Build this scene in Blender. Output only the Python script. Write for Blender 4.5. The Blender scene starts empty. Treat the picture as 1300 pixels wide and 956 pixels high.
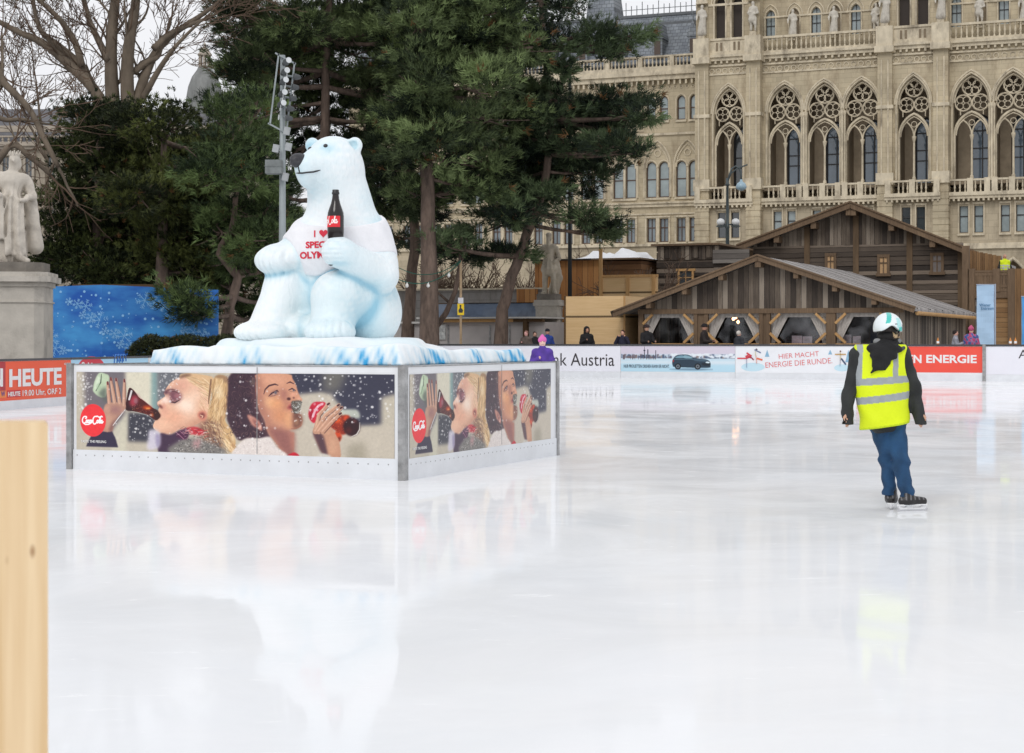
import bpy, bmesh, math, random
import numpy as np
from mathutils import Vector, Matrix
from mathutils.bvhtree import BVHTree

# ---------------------------------------------------------------- camera, sky, sun, exposure
SC = bpy.context.scene
COL = SC.collection
CAMH = 1.53
F = 2217.0
cd = bpy.data.cameras.new('camera')
cam = bpy.data.objects.new('camera', cd); COL.objects.link(cam)
cam.location = (0, 0, CAMH); cam.rotation_euler = (math.radians(90), 0, 0)
cd.sensor_width = 36; cd.lens = F/1300*36
cd.shift_y = -46/1300
cd.clip_start = 0.1; cd.clip_end = 3000
cd.dof.use_dof = True; cd.dof.focus_distance = 21; cd.dof.aperture_fstop = 13
SC.camera = cam
SUN_EL, SUN_AZ = math.radians(42), math.radians(200)   # azimuth clockwise from north (+Y)
w = bpy.data.worlds.new("World"); SC.world = w; w.use_nodes = True
nt = w.node_tree; nt.nodes.clear()
out = nt.nodes.new('ShaderNodeOutputWorld')
sky = nt.nodes.new('ShaderNodeTexSky'); sky.sky_type = 'NISHITA'; sky.sun_disc = False
sky.sun_elevation = SUN_EL; sky.sun_rotation = SUN_AZ
bg1 = nt.nodes.new('ShaderNodeBackground'); bg1.inputs[1].default_value = 0.06
nt.links.new(sky.outputs[0], bg1.inputs[0])
tc = nt.nodes.new('ShaderNodeTexCoord'); mp = nt.nodes.new('ShaderNodeMapping'); mp.inputs['Scale'].default_value = (1, 1, 3)
nz = nt.nodes.new('ShaderNodeTexNoise'); nz.inputs['Scale'].default_value = 1.6; nz.inputs['Detail'].default_value = 5
rp = nt.nodes.new('ShaderNodeValToRGB')
rp.color_ramp.elements[0].position = .3; rp.color_ramp.elements[0].color = (.74, .745, .775, 1)
rp.color_ramp.elements[1].position = .72; rp.color_ramp.elements[1].color = (.86, .86, .88, 1)
bg2 = nt.nodes.new('ShaderNodeBackground'); bg2.inputs[1].default_value = 1.0
nt.links.new(tc.outputs['Generated'], mp.inputs[0]); nt.links.new(mp.outputs[0], nz.inputs[0])
nt.links.new(nz.outputs[0], rp.inputs[0]); nt.links.new(rp.outputs[0], bg2.inputs[0])
ms = nt.nodes.new('ShaderNodeMixShader'); ms.inputs[0].default_value = .9
nt.links.new(bg1.outputs[0], ms.inputs[1]); nt.links.new(bg2.outputs[0], ms.inputs[2]); nt.links.new(ms.outputs[0], out.inputs[0])
sd = bpy.data.lights.new('sun', 'SUN'); sd.energy = 0.8; sd.angle = math.radians(25); sd.color = (1, .97, .93)
so = bpy.data.objects.new('sun', sd); COL.objects.link(so)
sdir = Vector((math.sin(SUN_AZ)*math.cos(SUN_EL), math.cos(SUN_AZ)*math.cos(SUN_EL), math.sin(SUN_EL)))
so.location = sdir*50; so.rotation_euler = sdir.to_track_quat('Z', 'Y').to_euler()
SC.view_settings.view_transform = 'Standard'; SC.view_settings.look = 'None'
SC.view_settings.gamma = 1; SC.view_settings.use_curve_mapping = False
SC.view_settings.exposure = 0.22
SC.cycles.max_bounces = 6; SC.cycles.diffuse_bounces = 3; SC.cycles.glossy_bounces = 3; SC.cycles.transparent_max_bounces = 6
SC.cycles.transmission_bounces = 4

# ---------------------------------------------------------------- helpers
rnd = random.Random(7)
NR = np.random.RandomState(11)
TH = math.atan(.42); CT, ST = math.cos(TH), math.sin(TH)

def PX(p, D): return (p-650)/F*D
def PZ(y, D): return CAMH+(432-y)/F*D
def P(p, y, D): return Vector((PX(p, D), D, PZ(y, D)))

def lin(c):
    return tuple(x/12.92 if x <= .04045 else ((x+.055)/1.055)**2.4 for x in c)
def rgb(r, g, b): return lin((r/255, g/255, b/255))

class MB:
    """collects geometry; build() links it as one mesh object"""
    def __init__(s, M=None): s.v = []; s.f = []; s.M = M
    def add(s, vs, fs):
        n = len(s.v)
        if s.M is not None: vs = [s.M @ Vector(v) for v in vs]
        s.v += [tuple(v) for v in vs]; s.f += [tuple(i+n for i in f) for f in fs]
    def box(s, x0, x1, y0, y1, z0, z1, M=None):
        vs = [(x0,y0,z0),(x1,y0,z0),(x1,y1,z0),(x0,y1,z0),(x0,y0,z1),(x1,y0,z1),(x1,y1,z1),(x0,y1,z1)]
        if M is not None: vs = [M @ Vector(v) for v in vs]
        s.add(vs, [(0,3,2,1),(4,5,6,7),(0,1,5,4),(1,2,6,5),(2,3,7,6),(3,0,4,7)])
    def beam(s, a, b, w, h):
        a, b = Vector(a), Vector(b); d = (b-a).normalized()
        up = Vector((0,0,1)) if abs(d.z) < .95 else Vector((0,1,0))
        r = d.cross(up).normalized(); u = r.cross(d)
        vs = []
        for p in (a, b):
            for i, j in ((-1,-1),(1,-1),(1,1),(-1,1)): vs.append(p+r*(i*w/2)+u*(j*h/2))
        s.add(vs, [(0,1,2,3),(7,6,5,4),(0,4,5,1),(1,5,6,2),(2,6,7,3),(3,7,4,0)])
    def tube(s, pts, rad, n=8, caps=True, closed=False):
        pts = [Vector(p) for p in pts]; m = len(pts)
        if not hasattr(rad, '__len__'): rad = [rad]*m
        vs = []; prev = None
        for i, p in enumerate(pts):
            if closed: d = pts[(i+1) % m]-pts[i-1]
            else: d = pts[min(i+1, m-1)]-pts[max(i-1, 0)]
            d = d.normalized() if d.length > 1e-9 else Vector((0,0,1))
            if prev is None:
                a = Vector((0,0,1)) if abs(d.z) < .9 else Vector((1,0,0))
                r = d.cross(a).normalized()
            else:
                r = prev-d*prev.dot(d); r = r.normalized() if r.length > 1e-6 else d.cross(Vector((0,0,1))).normalized()
            prev = r; u = d.cross(r)
            for k in range(n):
                t = 2*math.pi*k/n+math.pi/n; vs.append(p+(r*math.cos(t)+u*math.sin(t))*rad[i])
        fs = []
        for i in range(m if closed else m-1):
            j = (i+1) % m
            for k in range(n):
                l = (k+1) % n; fs.append((i*n+k, i*n+l, j*n+l, j*n+k))
        if caps and not closed: fs += [tuple(range(n-1, -1, -1)), tuple(range((m-1)*n, m*n))]
        s.add(vs, fs)
    def lathe(s, c, prof, n=12, a0=0.0):
        c = Vector(c); vs = []; m = len(prof)
        for r, z in prof:
            for k in range(n):
                t = 2*math.pi*k/n+a0; vs.append((c.x+r*math.cos(t), c.y+r*math.sin(t), c.z+z))
        fs = []
        for i in range(m-1):
            for k in range(n):
                l = (k+1) % n; fs.append((i*n+k, i*n+l, (i+1)*n+l, (i+1)*n+k))
        fs += [tuple(range(n-1, -1, -1)), tuple(range((m-1)*n, m*n))]
        s.add(vs, fs)
    def prism(s, poly, y0, y1):
        """poly in (x,z), extruded along y"""
        n = len(poly)
        vs = [(x, y0, z) for x, z in poly]+[(x, y1, z) for x, z in poly]
        s.add(vs, [tuple(range(n)), tuple(range(2*n-1, n-1, -1))]+[(i, i+n, (i+1) % n+n, (i+1) % n) for i in range(n)])
    def quad(s, a, b, c, d): s.add([a, b, c, d], [(0,1,2,3)])
    def build(s, name, m, parent=None, smooth=False, loc=None):
        me = bpy.data.meshes.new(name); me.from_pydata(s.v, [], s.f); me.update()
        bm = bmesh.new(); bm.from_mesh(me); bmesh.ops.recalc_face_normals(bm, faces=bm.faces); bm.to_mesh(me); bm.free()
        return link(name, me, m, parent, smooth, loc)

def link(name, me, m, parent=None, smooth=False, loc=None):
    o = bpy.data.objects.new(name, me); COL.objects.link(o)
    if m: me.materials.append(m)
    if smooth: me.polygons.foreach_set('use_smooth', [True]*len(me.polygons))
    if parent: o.parent = parent
    if loc is not None: o.location = loc
    return o

def npmesh(name, v, f, m, parent=None, smooth=False, col=None, loc=None):
    me = bpy.data.meshes.new(name); k = f.shape[1]
    me.vertices.add(len(v)); me.vertices.foreach_set('co', v.astype(np.float32).ravel())
    me.loops.add(f.size); me.loops.foreach_set('vertex_index', f.astype(np.int32).ravel())
    me.polygons.add(len(f)); me.polygons.foreach_set('loop_start', np.arange(0, f.size, k, dtype=np.int32))
    me.update(calc_edges=True)
    if col is not None:
        at = me.color_attributes.new('Col', 'FLOAT_COLOR', 'POINT')
        c4 = np.ones((len(v), 4), np.float32); c4[:, :3] = col
        at.data.foreach_set('color', c4.ravel())
    return link(name, me, m, parent, smooth, loc)

def tag(o, label=None, cat=None, group=None, kind=None):
    if label: o['label'] = label
    if cat: o['category'] = cat
    if group: o['group'] = group
    if kind: o['kind'] = kind
    return o
def thing(name, label, cat, loc=(0,0,0), rz=0, group=None):
    o = bpy.data.objects.new(name, None); COL.objects.link(o); o.empty_display_size = .3
    o.location = loc; o.rotation_euler = (0, 0, rz)
    return tag(o, label, cat, group)
def copy_tree(o, parent=None):
    c = o.copy(); COL.objects.link(c); c.parent = parent
    for ch in list(o.children): copy_tree(ch, c)
    return c

# ---------------------------------------------------------------- materials
_m = {}
def mat(name, col, rough=.7, var=.0, scale=3., bump=0., bscale=None, metal=0., spec=.5, attr=False, stretch=(1,1,1), detail=6, dark=None, emit=None, coat=0, trans=0):
    if name in _m: return _m[name]
    m = bpy.data.materials.new(name); m.use_nodes = True; _m[name] = m
    N = m.node_tree.nodes; L = m.node_tree.links; b = N['Principled BSDF']
    b.inputs['Roughness'].default_value = rough; b.inputs['Metallic'].default_value = metal
    b.inputs['Specular IOR Level'].default_value = spec
    b.inputs['Coat Weight'].default_value = coat
    b.inputs['Transmission Weight'].default_value = trans
    tcn = N.new('ShaderNodeTexCoord'); mpn = N.new('ShaderNodeMapping'); mpn.inputs['Scale'].default_value = stretch
    L.new(tcn.outputs['Object'], mpn.inputs[0])
    base = None
    if attr:
        a = N.new('ShaderNodeAttribute'); a.attribute_name = 'Col'; base = a.outputs['Color']
    if var > 0:
        n = N.new('ShaderNodeTexNoise'); n.inputs['Scale'].default_value = scale; n.inputs['Detail'].default_value = detail; n.inputs['Roughness'].default_value = .6
        L.new(mpn.outputs[0], n.inputs[0])
        mr = N.new('ShaderNodeMapRange'); mr.inputs[1].default_value = .3; mr.inputs[2].default_value = .7
        mr.inputs[3].default_value = 1-var; mr.inputs[4].default_value = 1+var; L.new(n.outputs[0], mr.inputs[0])
        mx = N.new('ShaderNodeMix'); mx.data_type = 'RGBA'; mx.blend_type = 'MULTIPLY'; mx.inputs[0].default_value = 1
        if base: L.new(base, mx.inputs[6])
        else: mx.inputs[6].default_value = (*col, 1)
        L.new(mr.outputs[0], mx.inputs[7]); base = mx.outputs[2]
        if dark is not None:   # dirt patches of a second colour
            n2 = N.new('ShaderNodeTexNoise'); n2.inputs['Scale'].default_value = scale*.37; n2.inputs['Detail'].default_value = 8; n2.inputs['Roughness'].default_value = .7
            L.new(mpn.outputs[0], n2.inputs[0])
            r2 = N.new('ShaderNodeMapRange'); r2.inputs[1].default_value = .5; r2.inputs[2].default_value = .72; r2.inputs[4].default_value = .8
            L.new(n2.outputs[0], r2.inputs[0])
            m2 = N.new('ShaderNodeMix'); m2.data_type = 'RGBA'; L.new(r2.outputs[0], m2.inputs[0]); L.new(base, m2.inputs[6]); m2.inputs[7].default_value = (*dark, 1)
            base = m2.outputs[2]
    if base: L.new(base, b.inputs['Base Color'])
    else: b.inputs['Base Color'].default_value = (*col, 1)
    if bump > 0:
        n = N.new('ShaderNodeTexNoise'); n.inputs['Scale'].default_value = bscale or scale*3; n.inputs['Detail'].default_value = 5
        L.new(mpn.outputs[0], n.inputs[0])
        bp = N.new('ShaderNodeBump'); bp.inputs['Strength'].default_value = min(1, bump); bp.inputs['Distance'].default_value = .02*max(1, bump)
        L.new(n.outputs[0], bp.inputs['Height']); L.new(bp.outputs[0], b.inputs['Normal'])
    if emit:
        b.inputs['Emission Color'].default_value = (*emit[0], 1); b.inputs['Emission Strength'].default_value = emit[1]
    return m

def plank_mat(name, cols, plank=.18, axis='x', grain=1., rough=.8, varp=.5):
    """boards: per-board tone from white noise, grain along the board, thin dark joints. axis = direction ACROSS the boards"""
    if name in _m: return _m[name]
    m = bpy.data.materials.new(name); m.use_nodes = True; _m[name] = m
    N = m.node_tree.nodes; L = m.node_tree.links; b = N['Principled BSDF']; b.inputs['Roughness'].default_value = rough
    t = N.new('ShaderNodeTexCoord'); s = N.new('ShaderNodeSeparateXYZ'); L.new(t.outputs['Object'], s.inputs[0])
    def math_(op, a, bb=None):
        n = N.new('ShaderNodeMath'); n.operation = op
        for i, q in enumerate((a, bb)):
            if q is None: continue
            if isinstance(q, (int, float)): n.inputs[i].default_value = q
            else: L.new(q, n.inputs[i])
        return n.outputs[0]
    ax = s.outputs['X'] if axis == 'x' else s.outputs['Y'] if axis == 'y' else s.outputs['Z']
    if axis == 'x': ax = math_('ADD', s.outputs['X'], s.outputs['Y'])
    q = math_('DIVIDE', ax, plank); fl = math_('FLOOR', q); fr = math_('FRACT', q)
    wn = N.new('ShaderNodeTexWhiteNoise'); wn.noise_dimensions = '1D'; L.new(fl, wn.inputs['W'])
    mp_ = N.new('ShaderNodeMapping'); L.new(t.outputs['Object'], mp_.inputs[0])
    mp_.inputs['Scale'].default_value = (9, 9, .8) if axis == 'x' else (.8, .8, 14) if axis == 'z' else (.8, 9, 9)
    nz_ = N.new('ShaderNodeTexNoise'); nz_.inputs['Scale'].default_value = 2*grain; nz_.inputs['Detail'].default_value = 7; nz_.inputs['Roughness'].default_value = .65
    L.new(mp_.outputs[0], nz_.inputs[0])
    n3 = N.new('ShaderNodeTexNoise'); n3.inputs['Scale'].default_value = .5; n3.inputs['Detail'].default_value = 4; L.new(t.outputs['Object'], n3.inputs[0])
    f1 = math_('MULTIPLY', wn.outputs[0], varp); f2 = math_('MULTIPLY', nz_.outputs[0], 1.0-varp*.5); f3 = math_('MULTIPLY', n3.outputs[0], .5)
    tot = math_('SUBTRACT', math_('ADD', math_('ADD', f1, f2), f3), .32)
    cr = N.new('ShaderNodeValToRGB'); L.new(tot, cr.inputs[0]); e = cr.color_ramp.elements
    e[0].position = .1; e[0].color = (*cols[0], 1); e[1].position = .9; e[1].color = (*cols[-1], 1)
    for i, c in enumerate(cols[1:-1]):
        x = e.new(.1+.8*(i+1)/(len(cols)-1)); x.color = (*c, 1)
    j = math_('LESS_THAN', fr, .07)
    mx = N.new('ShaderNodeMix'); mx.data_type = 'RGBA'; L.new(j, mx.inputs[0]); L.new(cr.outputs[0], mx.inputs[6]); mx.inputs[7].default_value = (*[c*.25 for c in cols[0]], 1)
    L.new(mx.outputs[2], b.inputs['Base Color'])
    bp = N.new('ShaderNodeBump'); bp.inputs['Strength'].default_value = .5; bp.inputs['Distance'].default_value = .02
    L.new(math_('SUBTRACT', nz_.outputs[0], j), bp.inputs['Height']); L.new(bp.outputs[0], b.inputs['Normal'])
    return m

def ashlar_mat(name, col, bw=1.2, bh=.45, var=.12, dirt=(.10,.085,.07), rough=.85, dirtamt=.75, soot=None):
    if name in _m: return _m[name]
    m = bpy.data.materials.new(name); m.use_nodes = True; _m[name] = m
    N = m.node_tree.nodes; L = m.node_tree.links; b = N['Principled BSDF']; b.inputs['Roughness'].default_value = rough
    t = N.new('ShaderNodeTexCoord'); s = N.new('ShaderNodeSeparateXYZ'); L.new(t.outputs['Object'], s.inputs[0])
    ad = N.new('ShaderNodeMath'); ad.operation = 'ADD'; L.new(s.outputs[0], ad.inputs[0]); L.new(s.outputs[1], ad.inputs[1])
    c = N.new('ShaderNodeCombineXYZ'); L.new(ad.outputs[0], c.inputs[0]); L.new(s.outputs[2], c.inputs[1])
    br = N.new('ShaderNodeTexBrick'); L.new(c.outputs[0], br.inputs[0])
    br.inputs['Scale'].default_value = 1; br.inputs['Brick Width'].default_value = bw; br.inputs['Row Height'].default_value = bh
    br.inputs['Mortar Size'].default_value = .018
    br.inputs['Color1'].default_value = (*[x*(1-var) for x in col], 1); br.inputs['Color2'].default_value = (*[x*(1+var) for x in col], 1)
    br.inputs['Mortar'].default_value = (*[x*.78 for x in col], 1)
    mp_ = N.new('ShaderNodeMapping'); mp_.inputs['Scale'].default_value = (1, 1, .35); L.new(t.outputs['Object'], mp_.inputs[0])
    n = N.new('ShaderNodeTexNoise'); n.inputs['Scale'].default_value = .9; n.inputs['Detail'].default_value = 9; n.inputs['Roughness'].default_value = .7; L.new(mp_.outputs[0], n.inputs[0])
    r = N.new('ShaderNodeMapRange'); r.inputs[1].default_value = .48; r.inputs[2].default_value = .75; r.inputs[4].default_value = dirtamt; L.new(n.outputs[0], r.inputs[0])
    mx = N.new('ShaderNodeMix'); mx.data_type = 'RGBA'; L.new(r.outputs[0], mx.inputs[0]); L.new(br.outputs[0], mx.inputs[6]); mx.inputs[7].default_value = (*dirt, 1)
    n2 = N.new('ShaderNodeTexNoise'); n2.inputs['Scale'].default_value = .25; n2.inputs['Detail'].default_value = 3; L.new(t.outputs['Object'], n2.inputs[0])
    r2 = N.new('ShaderNodeMapRange'); r2.inputs[1].default_value = .3; r2.inputs[2].default_value = .7; r2.inputs[3].default_value = .82; r2.inputs[4].default_value = 1.15; L.new(n2.outputs[0], r2.inputs[0])
    m2 = N.new('ShaderNodeMix'); m2.data_type = 'RGBA'; m2.blend_type = 'MULTIPLY'; m2.inputs[0].default_value = 1; L.new(mx.outputs[2], m2.inputs[6]); L.new(r2.outputs[0], m2.inputs[7])
    L.new(m2.outputs[2], b.inputs['Base Color'])
    bp = N.new('ShaderNodeBump'); bp.inputs['Strength'].default_value = .4; bp.inputs['Distance'].default_value = .03; L.new(n.outputs[0], bp.inputs['Height']); L.new(bp.outputs[0], b.inputs['Normal'])
    return m

# ---------------------------------------------------------------- signed-distance sculpting
def rc(a, b, r1, r2=None): return ('rc', np.array(a, float), np.array(b, float), r1, r1 if r2 is None else r2)
def el(c, r, rot=None):
    R = np.array(Matrix.Rotation(0, 3, 'X')) if rot is None else np.array((Matrix.Rotation(rot[2], 3, 'Z') @ Matrix.Rotation(rot[1], 3, 'Y') @ Matrix.Rotation(rot[0], 3, 'X')))
    return ('el', np.array(c, float), np.array(r, float) if hasattr(r, '__len__') else np.array([r]*3, float), R)
def chain(pts, rs): return [rc(pts[i], pts[i+1], rs[i], rs[i+1]) for i in range(len(pts)-1)]
def sd_prim(p, q):
    if q[0] == 'rc':
        a, b, r1, r2 = q[1:]; d = b-a; L2 = max(1e-9, d@d)
        t = np.clip(((p-a)@d)/L2, 0, 1)
        return np.linalg.norm(p-(a+t[..., None]*d), axis=-1)-(r1+t*(r2-r1))
    c, r, R = q[1:]; pl = (p-c)@R
    k0 = np.linalg.norm(pl/r, axis=-1); k1 = np.linalg.norm(pl/(r*r), axis=-1)
    return k0*(k0-1)/np.maximum(k1, 1e-6)
def smin(a, b, k):
    h = np.maximum(k-np.abs(a-b), 0)/k
    return np.minimum(a, b)-h*h*k*.25
def sd_all(p, prims, k):
    d = None
    for q in prims:
        kk = k
        if len(q) == 2 and isinstance(q[0], tuple): q, kk = q
        e = sd_prim(p, q); d = e if d is None else smin(d, e, kk)
    return d
def bounds(prims, pad):
    lo = np.full(3, 1e9); hi = -lo
    for q in prims:
        if len(q) == 2 and isinstance(q[0], tuple): q = q[0]
        if q[0] == 'rc': pts = [(q[1], q[3]), (q[2], q[4])]
        else: pts = [(q[1], max(q[2]))]
        for c, r in pts: lo = np.minimum(lo, c-r); hi = np.maximum(hi, c+r)
    return lo-pad, hi+pad
def surface_nets(fn, lo, hi, h):
    n = np.ceil((hi-lo)/h).astype(int)+1
    ax = [lo[i]+h*np.arange(n[i]) for i in range(3)]
    G = np.stack(np.meshgrid(*ax, indexing='ij'), -1)
    f = np.empty(n)
    for i in range(0, n[0], 16): f[i:i+16] = fn(G[i:i+16])
    s = f < 0
    corners = [(i, j, k) for i in (0, 1) for j in (0, 1) for k in (0, 1)]
    def sub(A, c): return A[c[0]:n[0]-1+c[0], c[1]:n[1]-1+c[1], c[2]:n[2]-1+c[2]]
    cnt = sum(sub(s, c).astype(int) for c in corners)
    act = (cnt > 0) & (cnt < 8)
    idx = -np.ones(act.shape, int); cells = np.argwhere(act); idx[act] = np.arange(len(cells))
    acc = np.zeros((len(cells), 3)); num = np.zeros(len(cells))
    F8 = {c: f[cells[:, 0]+c[0], cells[:, 1]+c[1], cells[:, 2]+c[2]] for c in corners}
    for c in corners:
        for a in range(3):
            if c[a] == 0:
                d = list(c); d[a] = 1; d = tuple(d)
                fa, fb = F8[c], F8[d]; m = (fa < 0) != (fb < 0)
                t = np.where(m, fa/np.where(m, fa-fb, 1), 0)
                pt = np.tile(np.array(c, float), (len(cells), 1)); pt[:, a] += t
                acc[m] += pt[m]; num[m] += 1
    V = lo+(cells+acc/num[:, None])*h
    faces = []
    for a in range(3):
        b, c = (a+1) % 3, (a+2) % 3
        sl = [slice(None)]*3; sl2 = [slice(None)]*3
        sl[a] = slice(0, n[a]-1); sl2[a] = slice(1, n[a])
        e = s[tuple(sl)] != s[tuple(sl2)]
        E = np.argwhere(e); E = E[(E[:, b] > 0) & (E[:, c] > 0) & (E[:, b] < n[b]-1) & (E[:, c] < n[c]-1)]
        ins = s[E[:, 0], E[:, 1], E[:, 2]]
        q = []
        for db, dc in ((1, 1), (0, 1), (0, 0), (1, 0)):
            Z = E.copy(); Z[:, b] -= db; Z[:, c] -= dc; q.append(idx[Z[:, 0], Z[:, 1], Z[:, 2]])
        q = np.stack(q, 1); q[~ins] = q[~ins][:, ::-1]; faces.append(q)
    return V, np.concatenate(faces)
def sculpt(name, prims, h, k, m, parent=None, colf=None, mod=None, extra=None, smooth=True, pad=None, box=None):
    """smooth union of primitives -> one continuous mesh. mod(p, d) may alter the distance."""
    lo, hi = bounds(prims, pad or 3*h)
    if box is not None: lo, hi = np.maximum(lo, box[0]), np.minimum(hi, box[1])
    def fn(p):
        d = sd_all(p, prims, k)
        return mod(p, d) if mod else d
    V, Fc = surface_nets(fn, lo, hi, h)
    c = colf(V) if colf else None
    return npmesh(name, V, Fc, m, parent, smooth, c)

def vnoise(p, s, seed=0):
    """cheap smooth noise, about -1..1"""
    q = p*s; o = 0
    for i, (a, b, c, ph) in enumerate(((1.0, .7, .4, 0), (-.6, 1.1, .5, 2), (.5, -.8, 1.2, 4), (1.3, .4, -.9, 1.3))):
        o = o+np.sin(q[..., 0]*a+q[..., 1]*b+q[..., 2]*c+ph+seed*1.7)
    return o/2.6

def text_mesh(txt, size, width=None, height=None, shear=0, bold=0, extrude=.004, space=1.0):
    """mesh data of the words in the XZ plane (lower left at origin, facing -Y), fitted to width x height"""
    cu = bpy.data.curves.new('t', 'FONT'); cu.body = txt; cu.size = size; cu.shear = shear; cu.offset = bold; cu.extrude = extrude; cu.space_character = space
    cu.resolution_u = 3
    o = bpy.data.objects.new('t', cu); COL.objects.link(o)
    dg = bpy.context.evaluated_depsgraph_get(); me = bpy.data.meshes.new_from_object(o.evaluated_get(dg))
    bpy.data.objects.remove(o); bpy.data.curves.remove(cu)
    n = len(me.vertices); co = np.empty(n*3, np.float32); me.vertices.foreach_get('co', co); co = co.reshape(-1, 3)
    lo, hi = co.min(0), co.max(0); co -= [lo[0], lo[1], 0]
    if width: co[:, 0] *= width/(hi[0]-lo[0])
    if height: co[:, 1] *= height/(hi[1]-lo[1])
    c2 = np.stack([co[:, 0], -co[:, 2], co[:, 1]], 1); me.vertices.foreach_set('co', c2.ravel()); me.update()
    return me
def put_text(txt, m, parent, x, y, z, size=1, width=None, height=None, rot=0, name='lettering', **kw):
    me = text_mesh(txt, size, width, height, **kw)
    o = link(name, me, m, parent, False, (x, y, z)); o.rotation_euler = (0, -rot, 0)
    return o
# ---------------------------------------------------------------- setting: ground, ice
g = MB(); g.quad((-900,-60,-.05),(900,-60,-.05),(900,1500,-.05),(-900,1500,-.05))
tag(g.build('ground', mat('asphalt', (.20,.195,.19), .9, .3, .6, .3, 30)), kind='structure')
g = MB(); g.add([(-8.5,76.7,.0),(60,47.9,0),(60,48.4,.25),(-8.5,77.2,.25),(-60,98.8,.25),(-60,98.3,0),(-60,400,.25),(200,400,.25),(200,-10.4,.25),(200,-10.9,0)],
       [(0,1,2,3),(0,3,4,5),(1,9,8,2),(4,3,2,8,7,6)])
tag(g.build('raised_pavement', mat('paving', (.34,.33,.31), .85, .25, 1.2, .3, 20)), kind='structure')

def ice_material():
    m = bpy.data.materials.new('rink_ice'); m.use_nodes = True
    N = m.node_tree.nodes; L = m.node_tree.links; b = N['Principled BSDF']
    t = N.new('ShaderNodeTexCoord')
    def noise(scale, st, rot=0, det=5, ro=.6, dist=0):
        mp_ = N.new('ShaderNodeMapping'); mp_.inputs['Scale'].default_value = st; mp_.inputs['Rotation'].default_value = (0,0,rot)
        L.new(t.outputs['Object'], mp_.inputs[0]); n = N.new('ShaderNodeTexNoise'); n.inputs['Scale'].default_value = scale
        n.inputs['Detail'].default_value = det; n.inputs['Roughness'].default_value = ro; n.inputs['Distortion'].default_value = dist
        L.new(mp_.outputs[0], n.inputs[0]); return n.outputs[0]
    def mr(x, a, b_, c, d):
        n = N.new('ShaderNodeMapRange'); L.new(x, n.inputs[0])
        for i, q in enumerate((a, b_, c, d)): n.inputs[i+1].default_value = q
        return n.outputs[0]
    patch = noise(.16, (1, 1, 1), 0, 6, .6, .6)
    cr = N.new('ShaderNodeValToRGB'); e = cr.color_ramp.elements
    e[0].position = .32; e[0].color = (.84,.87,.90,1); e[1].position = .62; e[1].color = (.91,.917,.925,1); L.new(patch, cr.inputs[0])
    # white scratches and shaved ice
    scr = mr(noise(2.2, (.8, 2.6, 1), .5, 9, .8, .3), .60, .72, 0, .6)
    scr2 = mr(noise(3.0, (.5, 3.2, 1), -.35, 9, .8, .3), .61, .74, 0, .6)
    ad = N.new('ShaderNodeMath'); ad.operation = 'MAXIMUM'; L.new(scr, ad.inputs[0]); L.new(scr2, ad.inputs[1])
    mx = N.new('ShaderNodeMix'); mx.data_type = 'RGBA'; L.new(ad.outputs[0], mx.inputs[0]); L.new(cr.outputs[0], mx.inputs[6]); mx.inputs[7].default_value = (.94,.94,.942,1)
    L.new(mx.outputs[2], b.inputs['Base Color'])
    wet = mr(noise(.35, (1, 1, 1), 0, 5, .6, 1.2), .38, .62, .03, .11)
    ad2 = N.new('ShaderNodeMath'); ad2.operation = 'ADD'; L.new(wet, ad2.inputs[0])
    mm = N.new('ShaderNodeMath'); mm.operation = 'MULTIPLY'; L.new(ad.outputs[0], mm.inputs[0]); mm.inputs[1].default_value = .7
    L.new(mm.outputs[0], ad2.inputs[1]); L.new(ad2.outputs[0], b.inputs['Roughness'])
    b.inputs['IOR'].default_value = 1.31
    b.inputs['Specular IOR Level'].default_value = .07
    bp = N.new('ShaderNodeBump'); bp.inputs['Strength'].default_value = .10; bp.inputs['Distance'].default_value = .004
    L.new(noise(1.6, (1, 1, 1), 0, 3), bp.inputs['Height']); L.new(bp.outputs[0], b.inputs['Normal'])
    # scratched, snow-dusted areas are matt: mixed with a plain diffuse surface
    df = N.new('ShaderNodeBsdfDiffuse'); L.new(mx.outputs[2], df.inputs[0]); ms_ = N.new('ShaderNodeMixShader')
    dust = mr(noise(.5, (1, 1, 1), .3, 8, .7, .8), .40, .62, .24, .5)
    sc_ = N.new('ShaderNodeMath'); sc_.operation = 'MULTIPLY'; L.new(ad.outputs[0], sc_.inputs[0]); sc_.inputs[1].default_value = .6
    sm = N.new('ShaderNodeMath'); sm.operation = 'ADD'; sm.use_clamp = True; L.new(dust, sm.inputs[0]); L.new(sc_.outputs[0], sm.inputs[1])
    L.new(sm.outputs[0], ms_.inputs[0]); L.new(b.outputs[0], ms_.inputs[1]); L.new(df.outputs[0], ms_.inputs[2]); L.new(ms_.outputs[0], N['Material Output'].inputs[0])
    return m
# rink surface, bounded by the boards (runs under the camera side too)
g = MB(); g.add([(-13.2,-20,0),(40,-20,0),(60,47.3,0),(-8.4,76.05,0),(-9.59,46,0),(-11.6,36,0),(-16,2,0)], [(0,1,2,3,4,5,6)])
tag(g.build('ice', ice_material()), kind='structure')

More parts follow.
